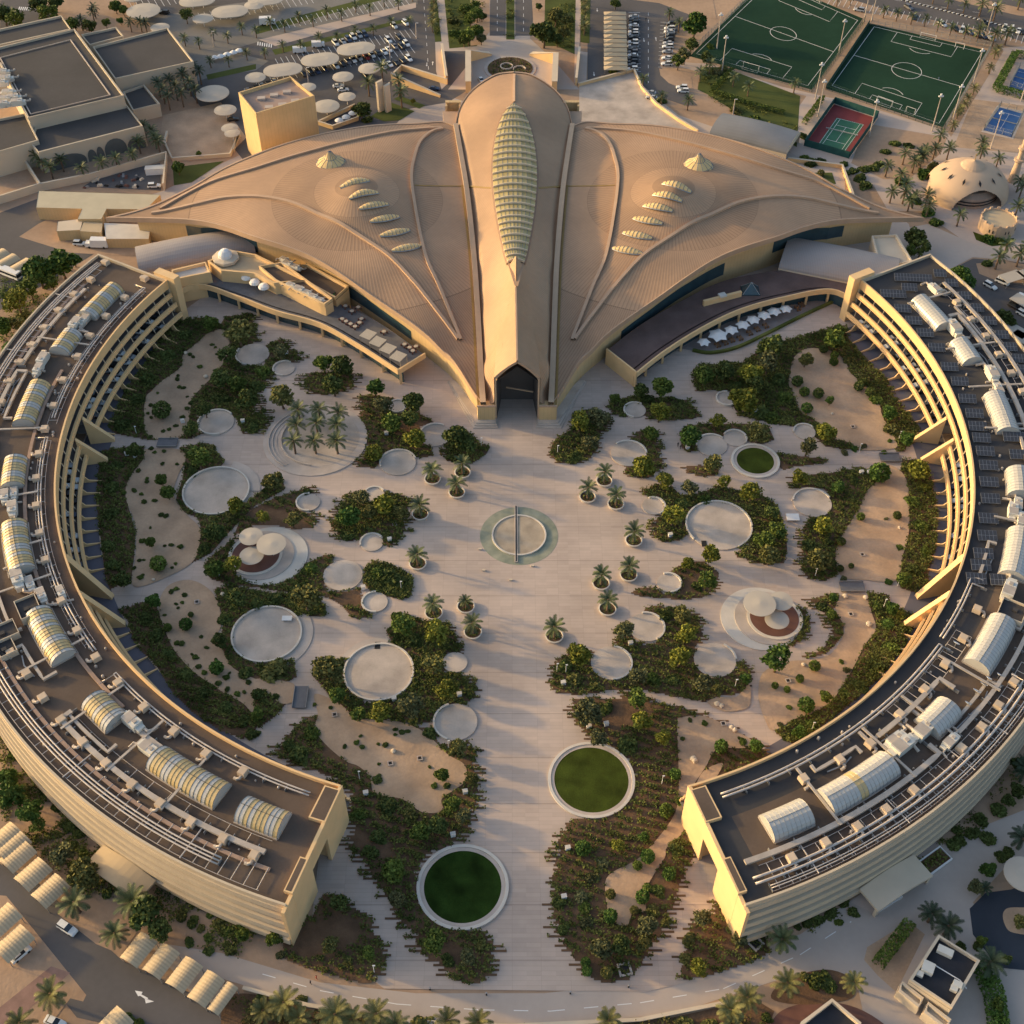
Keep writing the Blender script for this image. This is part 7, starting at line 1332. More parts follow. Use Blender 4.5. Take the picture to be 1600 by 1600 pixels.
# ---- vehicles
PAINT = {'white': (.72, .72, .70), 'silver': (.40, .41, .42), 'black': (.018, .018, .02), 'blue': (.03, .05, .10), 'red': (.30, .03, .025), 'grey': (.14, .14, .15)}
def car_proto(suv):
    L_, Wd, H_ = (4.9, 1.98, 1.75) if suv else (4.7, 1.86, 1.42)
    b = MB(); xs = [-L_ / 2, -L_ / 2 + .12, -L_ * .3, -L_ * .12, L_ * .2, L_ * .33, L_ / 2 - .3, L_ / 2]; zb = .32
    zt = [.75, .95, 1.0, 1.02, 1.0, .92, .82, .6]; wd = [.86, .97, 1, 1, 1, .98, .93, .78]
    for i in range(len(xs) - 1):
        a, c = i, i + 1
        for s in (-1, 1):
            p = [(xs[a], s * Wd / 2 * wd[a], zb), (xs[c], s * Wd / 2 * wd[c], zb), (xs[c], s * Wd / 2 * wd[c] * .96, zt[c] - .12), (xs[a], s * Wd / 2 * wd[a] * .96, zt[a] - .12)]; b.face(p if s < 0 else p[::-1])
            p2 = [p[3], p[2], (xs[c], s * Wd / 2 * wd[c] * .86, zt[c]), (xs[a], s * Wd / 2 * wd[a] * .86, zt[a])]; b.face(p2 if s < 0 else p2[::-1])
        b.face([(xs[a], -Wd / 2 * wd[a] * .86, zt[a]), (xs[c], -Wd / 2 * wd[c] * .86, zt[c]), (xs[c], Wd / 2 * wd[c] * .86, zt[c]), (xs[a], Wd / 2 * wd[a] * .86, zt[a])])
    for e, s in ((0, 1), (-1, -1)):
        w = Wd / 2 * wd[e]; f = [(xs[e], -w, zb), (xs[e], -w * .9, zt[e]), (xs[e], w * .9, zt[e]), (xs[e], w, zb)]; b.face(f if s > 0 else f[::-1])
    r0, r1 = (-L_ * .42, L_ * .02) if suv else (-L_ * .28, 0.0)
    b.face([(r0, -Wd * .36, H_), (r1, -Wd * .36, H_), (r1, Wd * .36, H_), (r0, Wd * .36, H_)])
    g = MB(); lo = [(-L_ * (.47 if suv else .38), -Wd * .43, 1.0), (L_ * .2, -Wd * .43, 1.0), (L_ * .2, Wd * .43, 1.0), (-L_ * (.47 if suv else .38), Wd * .43, 1.0)]; hi = [(r0, -Wd * .36, H_ - .01), (r1, -Wd * .36, H_ - .01), (r1, Wd * .36, H_ - .01), (r0, Wd * .36, H_ - .01)]
    for i in range(4): g.face([lo[i], lo[(i + 1) % 4], hi[(i + 1) % 4], hi[i]])
    return b, g, L_, Wd
M_cg = mat('car_glass', (.02, .025, .03), .15, .1, .5, spec=.7)
CARM = {}
for suv in (0, 1):
    bb, gg, L_, Wd = car_proto(suv); gm = gg.mesh('car_windows', M_cg)
    for cn, col in PAINT.items(): CARM[suv, cn] = (bb.mesh('car_body', mat('paint_' + cn, col, .3, .03, 1, spec=.6)), gm, L_, Wd)
wb = MB(); wb.tube([(0, -.11, 0), (0, .11, 0)], .33, 12); WHM = wb.mesh('wheel', M_black)
rcar = random.Random(4)
def car(px, py, ang, col='white', suv=None, z=.1, phrase=None, group='parked cars', pos=None, cat='car'):
    """ang: heading in degrees on the ground"""
    c = pos or G(px, py, .7); suv = (rcar.random() < .5) if suv is None else suv; bm_, gm, L_, Wd = CARM[int(suv), col]; t = empty('parked_car', (c[0], c[1], z), math.radians(ang)); link('body', bm_, t); link('windows', gm, t)
    for sx in (-1, 1):
        for sy in (-1, 1): link('wheel', WHM, t, (sx * L_ * .3, sy * (Wd / 2 - .08), .33))
    auto(t, phrase or f'{col} parked {"SUV" if suv else "saloon car"}', cat, (c[0], c[1], z), group); return t
A1 = -62
for x, y, cn in [(863, 160, 'white'), (935, 142, 'white'), (828, 250, 'white'), (940, 272, 'white'), (897, 236, 'black'), (912, 288, 'black'), (868, 290, 'grey'), (830, 308, 'white'), (802, 323, 'white'), (498, 268, 'white'), (543, 258, 'silver'), (576, 245, 'blue'), (608, 230, 'white'), (645, 218, 'silver'), (680, 213, 'blue'), (725, 342, 'white'), (765, 333, 'black'), (690, 354, 'red'), (645, 360, 'silver'), (608, 372, 'white'), (575, 382, 'grey'), (542, 397, 'black'), (500, 410, 'white'), (430, 427, 'blue'), (382, 442, 'blue'), (955, 365, 'white'), (918, 378, 'black'), (877, 392, 'black'), (835, 400, 'white'), (797, 413, 'white'), (685, 466, 'black'), (120, 517, 'white'), (80, 525, 'black'), (40, 537, 'white'), (5, 550, 'black'), (345, 452, 'black'), (300, 462, 'black')]: car(400 + x / 4, y / 4, A1, cn)
for x, y, a in [(515, 535, 12), (545, 560, 12)]: car(400 + x / 4, y / 4, a, 'white')
car(400 + 1115 / 4, 552 / 4, -8, 'blue', 0, phrase='dark blue saloon driving up the ramp'); car(400 + 1408 / 4, 500 / 4, -70, 'white', 0, phrase='white saloon beside the round traffic island')
for y, cn in [(102, 'silver'), (122, 'black'), (140, 'black'), (158, 'white'), (176, 'grey'), (198, 'white'), (215, 'silver'), (232, 'black'), (262, 'white'), (285, 'silver'), (305, 'black'), (325, 'grey'), (345, 'white'), (364, 'black'), (385, 'black'), (405, 'grey'), (430, 'white')]: car(800 + (762 - (y - 100) * .03) / 4, y / 4, 180, cn)
for i, (y, cn) in enumerate([(148, 'black'), (176, 'white'), (198, 'white'), (224, 'black'), (246, 'black'), (268, 'silver'), (290, 'white'), (322, 'silver'), (362, 'white'), (398, 'white')]): car(800 + (988 - i * 2.3) / 4, y / 4, 180, cn)
for x, y, a, cn in [(1062, 545, 175, 'white'), (1070, 567, 175, 'white'), (865, 577, 170, 'silver'), (872, 607, 170, 'silver')]: car(800 + x / 4, y / 4, a, cn)
for x, y, cn, a in [(570, 60, 'silver', 160), (922, 108, 'blue', 60), (1092, 150, 'white', -65), (1172, 178, 'black', -65), (1212, 187, 'white', -115), (1265, 202, 'blue', -65), (1308, 218, 'black', -65), (1345, 225, 'blue', -65), (1350, 137, 'black', -75), (1395, 240, 'silver', -60), (1478, 175, 'white', -115), (1522, 180, 'white', -115), (1567, 192, 'white', -115), (1600, 200, 'black', -115), (880, 45, 'grey', -60)]: car(1200 + x / 4, y / 4, a, cn)
car(256, 19, 170, 'black', 1); car(390, 140, 10, 'grey'); car(364, 186, 10, 'black'); car(241, 290, 5, 'white', 1, phrase='white pickup in the littered yard'); car(125, 380, -5, 'white', 1)
for x, y, cn, a in [(1390, 185, 'white', -50), (1545, 315, 'black', -50), (1597, 362, 'white', -50), (1465, 160, 'white', -40), (1598, 262, 'white', -40)]: car(1200 + x / 4, 400 + y / 4, a, cn, 1)
car(105, 1450, -30, 'white', 1, phrase='white SUV driving on the lower left road'); car(86, 1597, -20, 'white', 0); car(32, 1490, 48, 'white', 0, phrase='white saloon under a ribbed shade at the left edge')
# cars on the parking decks of the two wings
for side in 'LR':
    for lvl, zf in ((0, 3.53), (1, 6.93)):
        a = 26.5
        while a > (-24 if lvl == 0 else -24):
            if not (4 > a > -5) and rcar.random() < (.72 if side == 'L' else .6): p = P(mir(a, side), 127.9 + lvl * 1.2, zf); car(0, 0, mir(a, side) + 180, rcar.choice(['white', 'silver', 'black', 'grey', 'white', 'blue', 'black']), None, zf, f'car on the {"lower" if lvl == 0 else "upper"} {"left" if side == "L" else "right"} parking deck', 'cars on the curved parking decks', p)
            a -= 1.25
# vans, trucks, bus
def boxy(px, py, ang, L_, Wd, H_, cabL, name, label, cat, ft=.5):
    c = G(px, py, 1); t = empty(name, (c[0], c[1], .1), math.radians(ang)); b = MB(); b.box((-cabL / 2, 0, ft + (H_ - ft) / 2), (L_ - cabL, Wd, H_ - ft), 0, .97); b.build('cargo_box', M_white, t)
    b = MB(); b.box((L_ / 2 - cabL / 2 + .05, 0, ft + .55 + .2), (cabL, Wd * .94, 1.5), 0, .9); b.build('cab', M_white, t); b = MB(); b.box((L_ / 2 - .02, 0, ft + 1.1), (.2, Wd * .8, .6)); b.build('windscreen', M_cg, t)
    for sx in (-.32, .33):
        for sy in (-1, 1): o = link('wheel', WHM, t, (sx * L_, sy * (Wd / 2 - .1), .42)); o.scale = (1.25, 1, 1.25)
    tag(t, label, cat)
boxy(497, 70, 8, 5.6, 2.2, 2.6, 1.4, 'delivery_van', 'white delivery van in front of the oval canopies, right one of a pair', 'van'); boxy(468, 79, 8, 5.8, 2.2, 2.6, 1.4, 'delivery_van', 'white delivery van in front of the oval canopies, left one of a pair', 'van'); boxy(418, 35, 5, 7, 2.5, 3.4, 1.7, 'box_truck', 'white box truck in the far car park at top', 'truck'); boxy(152, 382, 178, 8, 2.6, 3.4, 1.9, 'box_truck', 'white box truck at the loading dock by the left wing', 'truck')
c = G(15, 428, 1); t = empty('bus', (c[0], c[1], .1), -.5); b = MB(); b.box((0, 0, 1.75), (9.5, 2.5, 2.5), 0, .97); b.build('body', M_white, t); b = MB(); b.box((0, 0, 1.9), (9.3, 2.56, .9)); b.box((4.7, 0, 1.9), (.2, 2.2, 1.2)); b.build('window_band', M_cg, t); [link('wheel', WHM, t, (sx, sy * 1.15, .4)) for sx in (-3, 3) for sy in (-1, 1)]; tag(t, 'white bus parked beside the shades near the left edge', 'bus')
# ---- white car park canopies
def stadium(px, py, L_, Wd, ang=0, z=3.6):
    k = pxm(py, z); kv = k * (SP + (py - 800) / FPX * CP); c = G(px, py, z); hl, hw = L_ / k / 2, Wd / kv / 2; hl = max(hl, hw); t = empty('oval_canopy', (c[0], c[1], 0), math.radians(ang)); pts = circ((hl - hw, 0), hw, 12, -90, 90) + circ((-(hl - hw), 0), hw, 12, 90, 270)
    b = MB(); b.prism(pts, z - .15, z + .1, cap=False)
    for s in (.6, ): pass
    n = len(pts); pin = [(x * .45, y * .35) for x, y in pts]
    for i in range(n): j = (i + 1) % n; b.face([(*pts[i], z + .1), (*pts[j], z + .1), (*pin[j], z + .45), (*pin[i], z + .45)])
    b.face([(*p, z + .45) for p in pin]); b.build('membrane', M_canopy, t)
    b = MB()
    for u in ((0,) if hl < hw * 1.4 else (-.5, .5)): b.lathe([(.16, 0), (.13, z)], c=((hl - hw) * 2 * u, 0, 0), k=8)
    b.build('post', M_white, t); auto(t, ('round' if hl < hw * 1.25 else 'long oval') + ' white car park canopy', 'canopy', (c[0], c[1], 0), 'white canopies over the car park')
for a in [(556, 76, 60, 19, 16), (500, 93, 60, 20, 16), (442, 109, 61, 20, 16), (577, 107, 32, 17, 0), (536, 120, 33, 16, 0), (481, 136, 26, 13, -5), (542, 151, 24, 14, 0), (510, 166, 38, 21, 14), (224, 17, 40, 24, -8), (308, 1, 56, 18, 14), (359, 18, 57, 19, 12), (317, 29, 31, 15, 0), (397, 8, 22, 14, 0), (399, 121, 26, 16, 0), (332, 146, 46, 26, -30), (352, 172, 35, 17, 0), (359, 200, 25, 14, 0), (363, 208, 24, 13, 0), (208, -3, 30, 12, 0), (250, 43, 26, 14, -8), (415, 0, 55, 16, 12)]: stadium(*a)
stadium(1600, 1366, 62, 56, 0, 4.5)
# ribbed shades lower left, peaked shades top, flat shades right
def ribshade(px, py, w, l, ang, z=2.6):
    c = G(px, py, z); t = empty('carport_shade', (c[0], c[1], 0), math.radians(ang)); n = 8; b = MB(); ns = 18
    f = lambda u, k: ((u) * l, (k / n - .5) * w, z + math.sin(math.pi * k / n) * w * .16)
    for i in range(ns):
        for k in range(n): dz = .08 if i % 2 else 0; p = [f(i / ns - .5, k), f((i + 1) / ns - .5, k), f((i + 1) / ns - .5, k + 1), f(i / ns - .5, k + 1)]; b.face([(x, y, zz + dz * (j in (1, 2))) for j, (x, y, zz) in enumerate(p)])
    o = b.build('ribbed_roof', M_shade, t); [MB().box((sx * l * .45, sy * w * .45, z / 2), (.15, .15, z)).build('post', M_steel, t) for sx in (-1, 1) for sy in (-1, 1)]; auto(t, 'tan ribbed carport shade', 'carport', (c[0], c[1], 0), 'tan ribbed carport shades')
for x, y in [(8, 1310), (20, 1327 - 5), (28, 1338), (52, 1366), (79, 1392)]: ribshade(x, y, 5.4, 6.6, 52)
for x, y in [(217, 1484), (252, 1502), (288, 1523), (322, 1545), (348, 1560)]: ribshade(x, y, 4.8 if x < 340 else 3.0, 6.6, 60)
for x, y in [(22, 1474), (3, 1440), (175, 1605), (12, 408), (34, 415), (-4, 400)]: ribshade(x, y, 5.4, 7, 52)
for i in range(13):
    c = G(961 + (i * .15 if i else 0) - i * .05, 19 + i * 7.1, 3.4); t = empty('peaked_shade', (c[0], c[1], 0)); b = MB(); w = 5.0; h = 3.55 / 2
    q = [(-w, -h, 2.8), (w, -h, 2.8), (w, h, 2.8), (-w, h, 2.8)]; pk = [(-w * .2, 0, 3.7), (w * .2, 0, 3.7)]; b.face([q[0], q[1], pk[1], pk[0]]); b.face([q[1], q[2], pk[1]]); b.face([q[2], q[3], pk[0], pk[1]]); b.face([q[3], q[0], pk[0]]); b.build('membrane', M_shade, t); b = MB(); [b.box((sx * w * .9, 0, 1.4), (.15, .15, 2.8)) for sx in (-1, 1)]; b.build('posts', M_steel, t); auto(t, 'tan peaked parking shade', 'parking shade', (c[0], c[1], 0), 'row of tan peaked parking shades')
for x, y in [(1582, 431), (1600, 470), (1588, 515), (1600, 528), (1610, 425)]:
    c = G(x, y, 3); t = empty('flat_shade', (c[0], c[1], 0), math.radians(25 if y < 450 else -50)); b = MB(); b.box((0, 0, 2.8), (8, 5, .1)); b.build('membrane', M_canopy, t); [MB().box((sx * 3.6, sy * 2, 1.4), (.14, .14, 2.75)).build('post', M_steel, t) for sx in (-1, 1) for sy in (-1, 1)]; auto(t, 'flat pale parking shade', 'parking shade', (c[0], c[1], 0), 'flat parking shades behind the right wing')
# white sails on the lawn strip
for x, y in [(530, 190), (541, 185), (551, 179), (335, 92), (345, 90), (355, 87), (365, 84), (374, 81)]:
    c = G(x, y, 1); t = empty('white_sail', (c[0], c[1], 0)); b = MB(); b.lathe([(1.8, 1.6), (1.2, 2.1), (.1, 2.5)], k=10); b.build('membrane', M_white, t); b = MB(); b.lathe([(.06, 0), (.06, 2.2)], k=5); b.build('pole', M_steel, t); auto(t, 'small white sunshade', 'sunshade', (c[0], c[1], 0), 'small white sunshades')
# ---- outer palms and trees
for x, y, s in [(251, 152), (269, 146), (284, 140), (292, 136), (263, 172), (278, 155), (287, 166), (307, 161), (315, 132), (299, 150), (255, 158)] and [(251, 152, 1), (269, 146, 1), (258, 162, 1), (290, 140, 1.1), (266, 172, 1), (278, 157, 1), (287, 167, 1), (299, 150, 1), (308, 161, 1), (315, 132, 1), (305, 128, 1.1)]: palm(x, y, s, 6.2, 'd', 'tall palm in front of the mall', 'palms in front of the mall')
for x, y in [(83, 279), (100, 268), (132, 281), (163, 272), (185, 266), (210, 259), (62, 262), (50, 255), (70, 270), (220, 240), (245, 232), (250, 238), (228, 215), (240, 222)]: palm(x, y, 1.0, 5.0, 'g', 'palm before the arched mall front', 'palms before the arched mall front')
for x, y in [(64, 62 - 40), (148, 35), (222, 50), (230, 52), (120, 52), (130, 48), (206, 50), (20, 35), (10, 30), (150, 28)]: palm(x, y, .95, 5, 'd', 'palm behind the mall', 'palms behind the mall')
for i in range(17):
    u = i / 16; palm(290 + 355 * u, 72 - 70 * u + (i % 2) * 9, .8, 4.6, 'g', 'palm lining the car park walk', 'palms lining the car park walk')
for i in range(12):
    u = i / 11; palm(330 + 310 * u, 106 - 68 * u + (i % 2) * 5, .75, 4.4, 'g', 'palm in the car park verge', 'palms in the car park verge')
for x, y in [(598, 126), (577, 150), (628, 168), (624, 150)]: palm(x, y, 1.15, 6.2 if x > 600 else 5, 'g', 'palm behind the left roof wing', 'palms behind the left roof wing')
for x, y in [(913, 45), (913, 55), (914, 30), (914, 18), (912, 8), (676, 50), (676, 40), (677, 28), (678, 15), (679, 5)]: palm(x, y, .85, 4.8, 'y', 'palm on the forecourt verge', 'palms on the forecourt verges')
for x, y in [(1004, 138), (1033, 165), (1074, 172), (1093, 128), (1145, 135), (1108, 115), (1240, 145), (1168, 150), (1060, 50), (1045, 35)]: palm(x, y, .95, 4.6, 'g', 'palm by the service yard', 'palms by the service yard')
for x, y in [(1410, 257), (1425, 270), (1435, 258), (1442, 252), (1457, 250), (1465, 228), (1479, 249), (1383, 276), (1390, 317), (1404, 290), (1412, 305), (1410, 318), (1418, 330), (1425, 325), (1447, 338), (1445, 322), (1530, 240), (1530, 252), (1555, 265), (1495, 353), (1585, 340), (1592, 310), (1588, 300), (1437, 262)]: palm(x, y, 1.0, 4.8, 'g', 'date palm near the mosque', 'date palms near the mosque')
for x, y in [(1307, 10), (1328, 8), (1380, 28), (1400, 33), (1423, 38), (1444, 41), (1464, 50), (1484, 55), (1506, 61), (1526, 65), (1550, 72), (1570, 70), (1457, 6), (1480, 14), (1530, 25), (1552, 32), (1590, 15), (1505, 20)]: palm(x, y, .85 if x < 1520 else 1.2, 4.6, 'g', 'palm beside the far road', 'palms beside the far road')
for x, y in [(1557, 84), (1553, 92), (1545, 115), (1520, 148), (1510, 163), (1495, 185), (1487, 205), (1505, 172), (1498, 180)]: palm(x, y, .8, 3.4, 'y', 'young palm beside the right pitch', 'young palms beside the right pitch')
for x, y in [(1555, 420), (1588, 416), (1567, 402), (1600, 405)]: palm(x, y, 1.1, 4.8, 'g', 'palm by the right parking', 'palms by the right parking')
for x, y, s in [(124, 1425, 1.25), (185, 1470, 1.0), (88, 1566, 1.2), (215, 1424, 1.3), (40, 1610, 1.1), (448, 1580, 1.2), (415, 1590, 1), (527, 1600, 1.35), (552, 1605, 1.1), (590, 1598, 1.2), (700, 1605, 1), (748, 1608, 1), (950, 1606, 1), (1140, 1610, .9), (1165, 1570, 1), (1138, 1590, 1.1), (1226, 1548, 1.1), (1330, 1545, .9), (1218, 1480, 1.1), (1450, 1440, 1.0), (1475, 1460, 1.1), (1540, 1515, 1.1), (1590, 1325, 1.15), (1595, 1215, 1.1), (470, 1600, .9), (620, 1610, .9), (1535, 1245 + 150, .6)]: palm(x, y, s, 3.6, 'y' if y > 1520 and x < 1340 else 'd' if x > 1400 else 'g', 'low palm on the outer verge', 'low palms on the outer verges')
for ln in '''18 1240 24 airy bright;45 1268 22 airy bright;10 1215 18 round bright;60 1290 14 airy green;95 1335 22 airy grey;132 1368 27 round olive;225 1425 28 round dark;250 1450 22 airy dark;35 1230 12 bush olive;70 1235 12 bush dark;90 1260 12 bush dark;105 1290 12 bush dark;125 1300 12 bush dark;60 1215 12 bush olive;130 1330 9 bush green;155 1338 9 bush green;172 1352 8 bush green;175 1375 9 bush dark;270 1385 10 round bright;285 1395 9 bush dark;165 1395 10 bush dark;283 1430 12 bush olive;300 1440 12 bush dark;330 1425 9 bush green;340 1440 11 bush olive;355 1455 10 bush green;378 1445 9 round bright;325 1465 9 bush green;295 1470 10 bush dark;360 1485 10 bush olive;378 1460 12 round green;400 1440 8 bush green;430 1465 14 round green;325 1485 9 bush dark;312 1450 8 bush olive;115 1320 9 bush dark;80 1215 9 bush dark;45 1195 9 bush green;20 1180 9 bush green;15 1160 8 bush green;30 1150 8 bush dark
25 470 22 airy yellow;60 425 26 round bright;95 412 24 round bright;45 450 20 airy green;5 510 16 round bright;25 505 14 airy olive;80 440 16 airy green;115 405 12 round bright;12 540 14 bush bright;35 490 12 bush olive
565 172 15 round dark;278 262 11 round bright;575 185 10 bush dark;645 158 5 airy yellow;290 22 12 airy dark;60 8 16 airy dark;75 20 18 airy green;85 3 14 round dark;110 38 14 airy green;140 40 13 airy dark;25 30 18 airy green;5 22 16 round dark;180 10 10 round green;192 15 8 round green;188 32 6 round bright;165 35 8 airy green;310 240 5 round green
850 50 22 round dark;871 62 10 round dark;732 55 14 round green;745 48 12 round green;735 30 12 airy green;728 15 12 airy green;745 20 12 airy green;725 62 10 round dark;752 60 9 round grey;753 25 8 round dark;740 8 10 airy green;842 10 6 round dark;868 25 14 airy olive;885 30 12 airy olive;880 50 12 airy olive;710 30 12 bush olive;712 50 12 bush green;962 5 9 round dark;1086 38 21 round bright;1080 70 13 airy dark;1070 85 13 airy grey;1060 95 12 airy green;1105 90 12 airy dark;1110 70 8 bush green;1032 155 10 bush dark;957 108 9 bush green
1120 110 10 bush grey;1130 105 9 bush olive;1180 185 12 bush green;1200 195 12 bush olive;1150 170 12 bush olive;1255 210 9 bush dark;1270 252 12 bush dark;1285 250 10 bush dark;1335 265 9 bush dark;1345 275 12 bush dark;1352 288 12 bush dark;1325 268 8 bush dark;1365 260 10 bush dark;1350 262 10 bush dark;1375 255 10 bush dark;1400 222 10 bush dark;1420 225 9 bush dark;1385 235 9 bush dark;1258 245 8 bush green;1445 270 14 bush bright;1460 258 14 bush olive;1430 310 12 bush bright;1450 330 12 bush bright;1465 345 12 bush green;1410 280 12 bush bright;1320 255 8 bush green;1283 270 5 ball olive
1430 372 18 round dark;1440 385 16 airy dark;1425 392 12 airy green;1500 430 19 round bright;1515 440 12 airy bright;1568 497 15 round dark;1580 505 10 round dark;1545 410 10 bush dark;1545 372 12 bush bright;1565 375 10 bush green
1545 1360 14 round bright;1565 1340 12 round dark;1525 1385 14 round grey;1575 1330 10 bush dark;1545 1310 14 bush dark;1520 1300 14 bush dark;1535 1280 14 bush dark;1500 1310 12 bush dark;1490 1320 12 bush dark;1560 1265 14 bush dark;1575 1250 12 round dark;1590 1235 14 round dark;1595 1195 16 round dark;1495 1295 10 bush dark;1320 1410 10 bush dark;1300 1425 12 bush dark;1280 1435 12 bush dark;1335 1425 10 bush dark;1260 1440 10 bush dark;1312 1440 8 bush green;1245 1445 8 bush dark;1595 1440 14 round olive;1530 1475 10 bush dark;1572 1500 10 round dark;1500 1478 10 bush dark;1545 1530 12 bush green;1560 1570 12 round green;1565 1595 14 bush bright;1535 1470 9 round green
1280 1530 20 bush dark;1300 1540 12 bush dark;1260 1525 10 bush olive;470 1560 10 bush olive;510 1580 10 bush dark;660 1600 20 bush olive;680 1605 12 bush olive;1070 1605 18 bush olive;1110 1600 14 bush olive;1200 1590 10 bush dark;405 1560 12 bush dark;425 1575 12 bush olive;395 1575 10 bush dark;200 1590 10 bush dark;215 1600 10 bush green;820 1610 12 bush olive;1190 1605 10 bush olive'''.replace('\n', ';').split(';'):
    a = ln.split(); tree(float(a[0]), float(a[1]), float(a[2]), a[3], a[4], z0=.1)
# red soil beds along the bottom
plate('garden_bed', [(360, 1555), (430, 1560), (520, 1590), (600, 1612), (600, 1660), (360, 1660), (345, 1600)], .06, M_mulch, True); plate('garden_bed', [(620, 1605), (850, 1608), (1050, 1590), (1180, 1562), (1210, 1580), (1180, 1660), (620, 1660)], .07, M_mulch); plate('garden_bed', [(1205, 1560), (1230, 1530), (1290, 1515), (1330, 1530), (1330, 1560), (1260, 1570)], .075, M_mulch, True)
garden_wall([(380, 1545), (480, 1572), (620, 1597), (800, 1605), (1000, 1595), (1150, 1565)], .7, .5, 'low tan kerb wall along the bottom garden', M_cream)
# people
def person(px, py, col, label, h=1.72, rz=0, z=PZ):
    c = G(px, py, 0); s = h / 1.72; vs = [(0, 0, .95), (0, 0, 1.2), (0, 0, 1.42), (0, 0, 1.53), (0, .01, 1.66), (.1, 0, .92), (.12, .08, .5), (.12, .0, .06), (.12, .14, .03), (-.1, 0, .92), (-.12, -.12, .5), (-.12, -.26, .08), (-.12, -.14, .04), (.19, 0, 1.38), (.25, -.08, 1.12), (.25, .05, .9), (-.19, 0, 1.38), (-.25, .08, 1.12), (-.25, .16, .92)]
    es = [(0, 1), (1, 2), (2, 3), (3, 4), (0, 5), (5, 6), (6, 7), (7, 8), (0, 9), (9, 10), (10, 11), (11, 12), (2, 13), (13, 14), (14, 15), (2, 16), (16, 17), (17, 18)]
    rad = [.15, .14, .13, .055, .11, .1, .065, .045, .04, .1, .065, .045, .04, .06, .045, .035, .06, .045, .035]
    me = bpy.data.meshes.new('person_body'); me.from_pydata([(x * s, y * s, zz * s) for x, y, zz in vs], es, []); o = link('person', me, None, (c[0], c[1], z), rz); me.materials.append(mat('cloth_' + col[0], col[1], .9, .1, 3))
    m = o.modifiers.new('skin', 'SKIN'); 
    for i, v in enumerate(me.skin_vertices[0].data): v.radius = (rad[i] * s, rad[i] * s)
    me.skin_vertices[0].data[0].use_root = True; m2 = o.modifiers.new('sub', 'SUBSURF'); m2.levels = 1; m2.render_levels = 1
    b = MB(); b.lathe([(.02, 1.6), (.09, 1.64), (.1, 1.72), (.03, 1.79)], k=10); b.build('hair', M_black, o); tag(o, label, 'person')
person(486, 1538, ('dark', (.03, .03, .035)), 'person in dark clothes walking on the bottom road', rz=1.4); person(495, 1530, ('red', (.5, .12, .08)), 'person in a red and pale top on the bottom road', rz=1.2)
person(1059, 698, ('dark', (.03, .03, .035)), 'person in dark clothes left of the bright tree on the right plaza'); person(1063, 702, ('dark', (.03, .03, .035)), 'second person right of the dark clothed one on the right plaza'); person(1009, 33, ('dark', (.03, .03, .035)), 'person crossing the parking lane between rows of cars'); person(1466, 126, ('blue', (.15, .2, .3)), 'person in blue standing on the right football pitch')
# small stone blocks by the fountain
for x, y in [(832, 885), (756, 892), (750, 859), (798, 907)]: c = G(x, y, 0); t = empty('stone_block', (c[0], c[1], PZ)); b = MB(); b.box((0, 0, .2), (.9, .5, .4)); b.build('block', M_cream, t); auto(t, 'small stone block near the fountain', 'stone block', c, 'stone blocks near the fountain')
# curved arrow and lane arrows
bb = MB(); g = GL([(211, 1548), (222, 1556), (217, 1550), (226, 1560), (240, 1565), (226, 1568)])
for p in ([(211, 1548), (223, 1550), (221, 1554), (232, 1560), (228, 1562), (219, 1556), (216, 1557)], [(226, 1560), (241, 1565), (228, 1568)]): q = GL(p); a = sum(q[i][0] * q[(i + 1) % len(q)][1] - q[(i + 1) % len(q)][0] * q[i][1] for i in range(len(q))); q = q if a > 0 else q[::-1]; bb.face([(*v, .075) for v in q])
for x, y, up in [(1006, 62, -1), (1025, 62, 1), (667, 100, -1), (676, 100, 1), (933, 15, -1), (928, 115, -1)]:
    c = G(x, y); s = up; bb.face([(c[0] - .12, c[1] - 1.2, .1), (c[0] + .12, c[1] - 1.2, .1), (c[0] + .12, c[1] + 1.2, .1), (c[0] - .12, c[1] + 1.2, .1)]); t_ = [(c[0] - .45, c[1] + s * 1.1, .104), (c[0] + .45, c[1] + s * 1.1, .104), (c[0], c[1] + s * 2.2, .104)]; bb.face(t_ if s > 0 else t_[::-1])
struct(bb.build('road_arrows', M_white))

plate('pavement', [(1415, 357), (1450, 350), (1530, 385), (1640, 395), (1640, 412), (1520, 402), (1470, 428), (1435, 420)], .055, M_road)
plate('road', [(1470, 430), (1520, 404), (1640, 414), (1640, 740), (1600, 700), (1560, 560), (1500, 470)], .065, M_asph)
plate('pavement', [(1525, 412), (1570, 408), (1640, 420), (1640, 445), (1560, 440), (1530, 428)], .08, M_sand)
plate('road', [(160, 272), (250, 255), (252, 298), (130, 292)], .07, M_asph)
c = G(242, 264, 2); t = empty('site_cabin', (c[0], c[1], .08), .12); b = MB(); b.box((0, 0, 1.35), (7, 2.6, 2.5)); b.build('cabin', M_white, t); b = MB(); b.box((0, 0, 2.66), (7.3, 2.9, .12)); b.build('roof', M_concw, t); tag(t, 'white site cabin in the littered yard beside the mall wall', 'cabin')
rq = random.Random(3)
for i in range(26):
    x, y = rq.uniform(128, 225), rq.uniform(272, 292); c = G(x, y + (225 - x) * .05); b = MB(); R = rq.uniform(.5, 1.4); b.box((0, 0, R * .3), (R * 1.8, R, R * .6), rq.uniform(0, 3), .6); t = b.build('scrap_pile', [M_black, M_steel, M_cream, M_redp][i % 4], None); t.location = (c[0], c[1], .09); auto(t, ['black', 'grey', 'cream', 'red'][i % 4] + ' scrap bundle in the yard', 'scrap', (c[0], c[1], 0), 'scrap bundles in the yard')
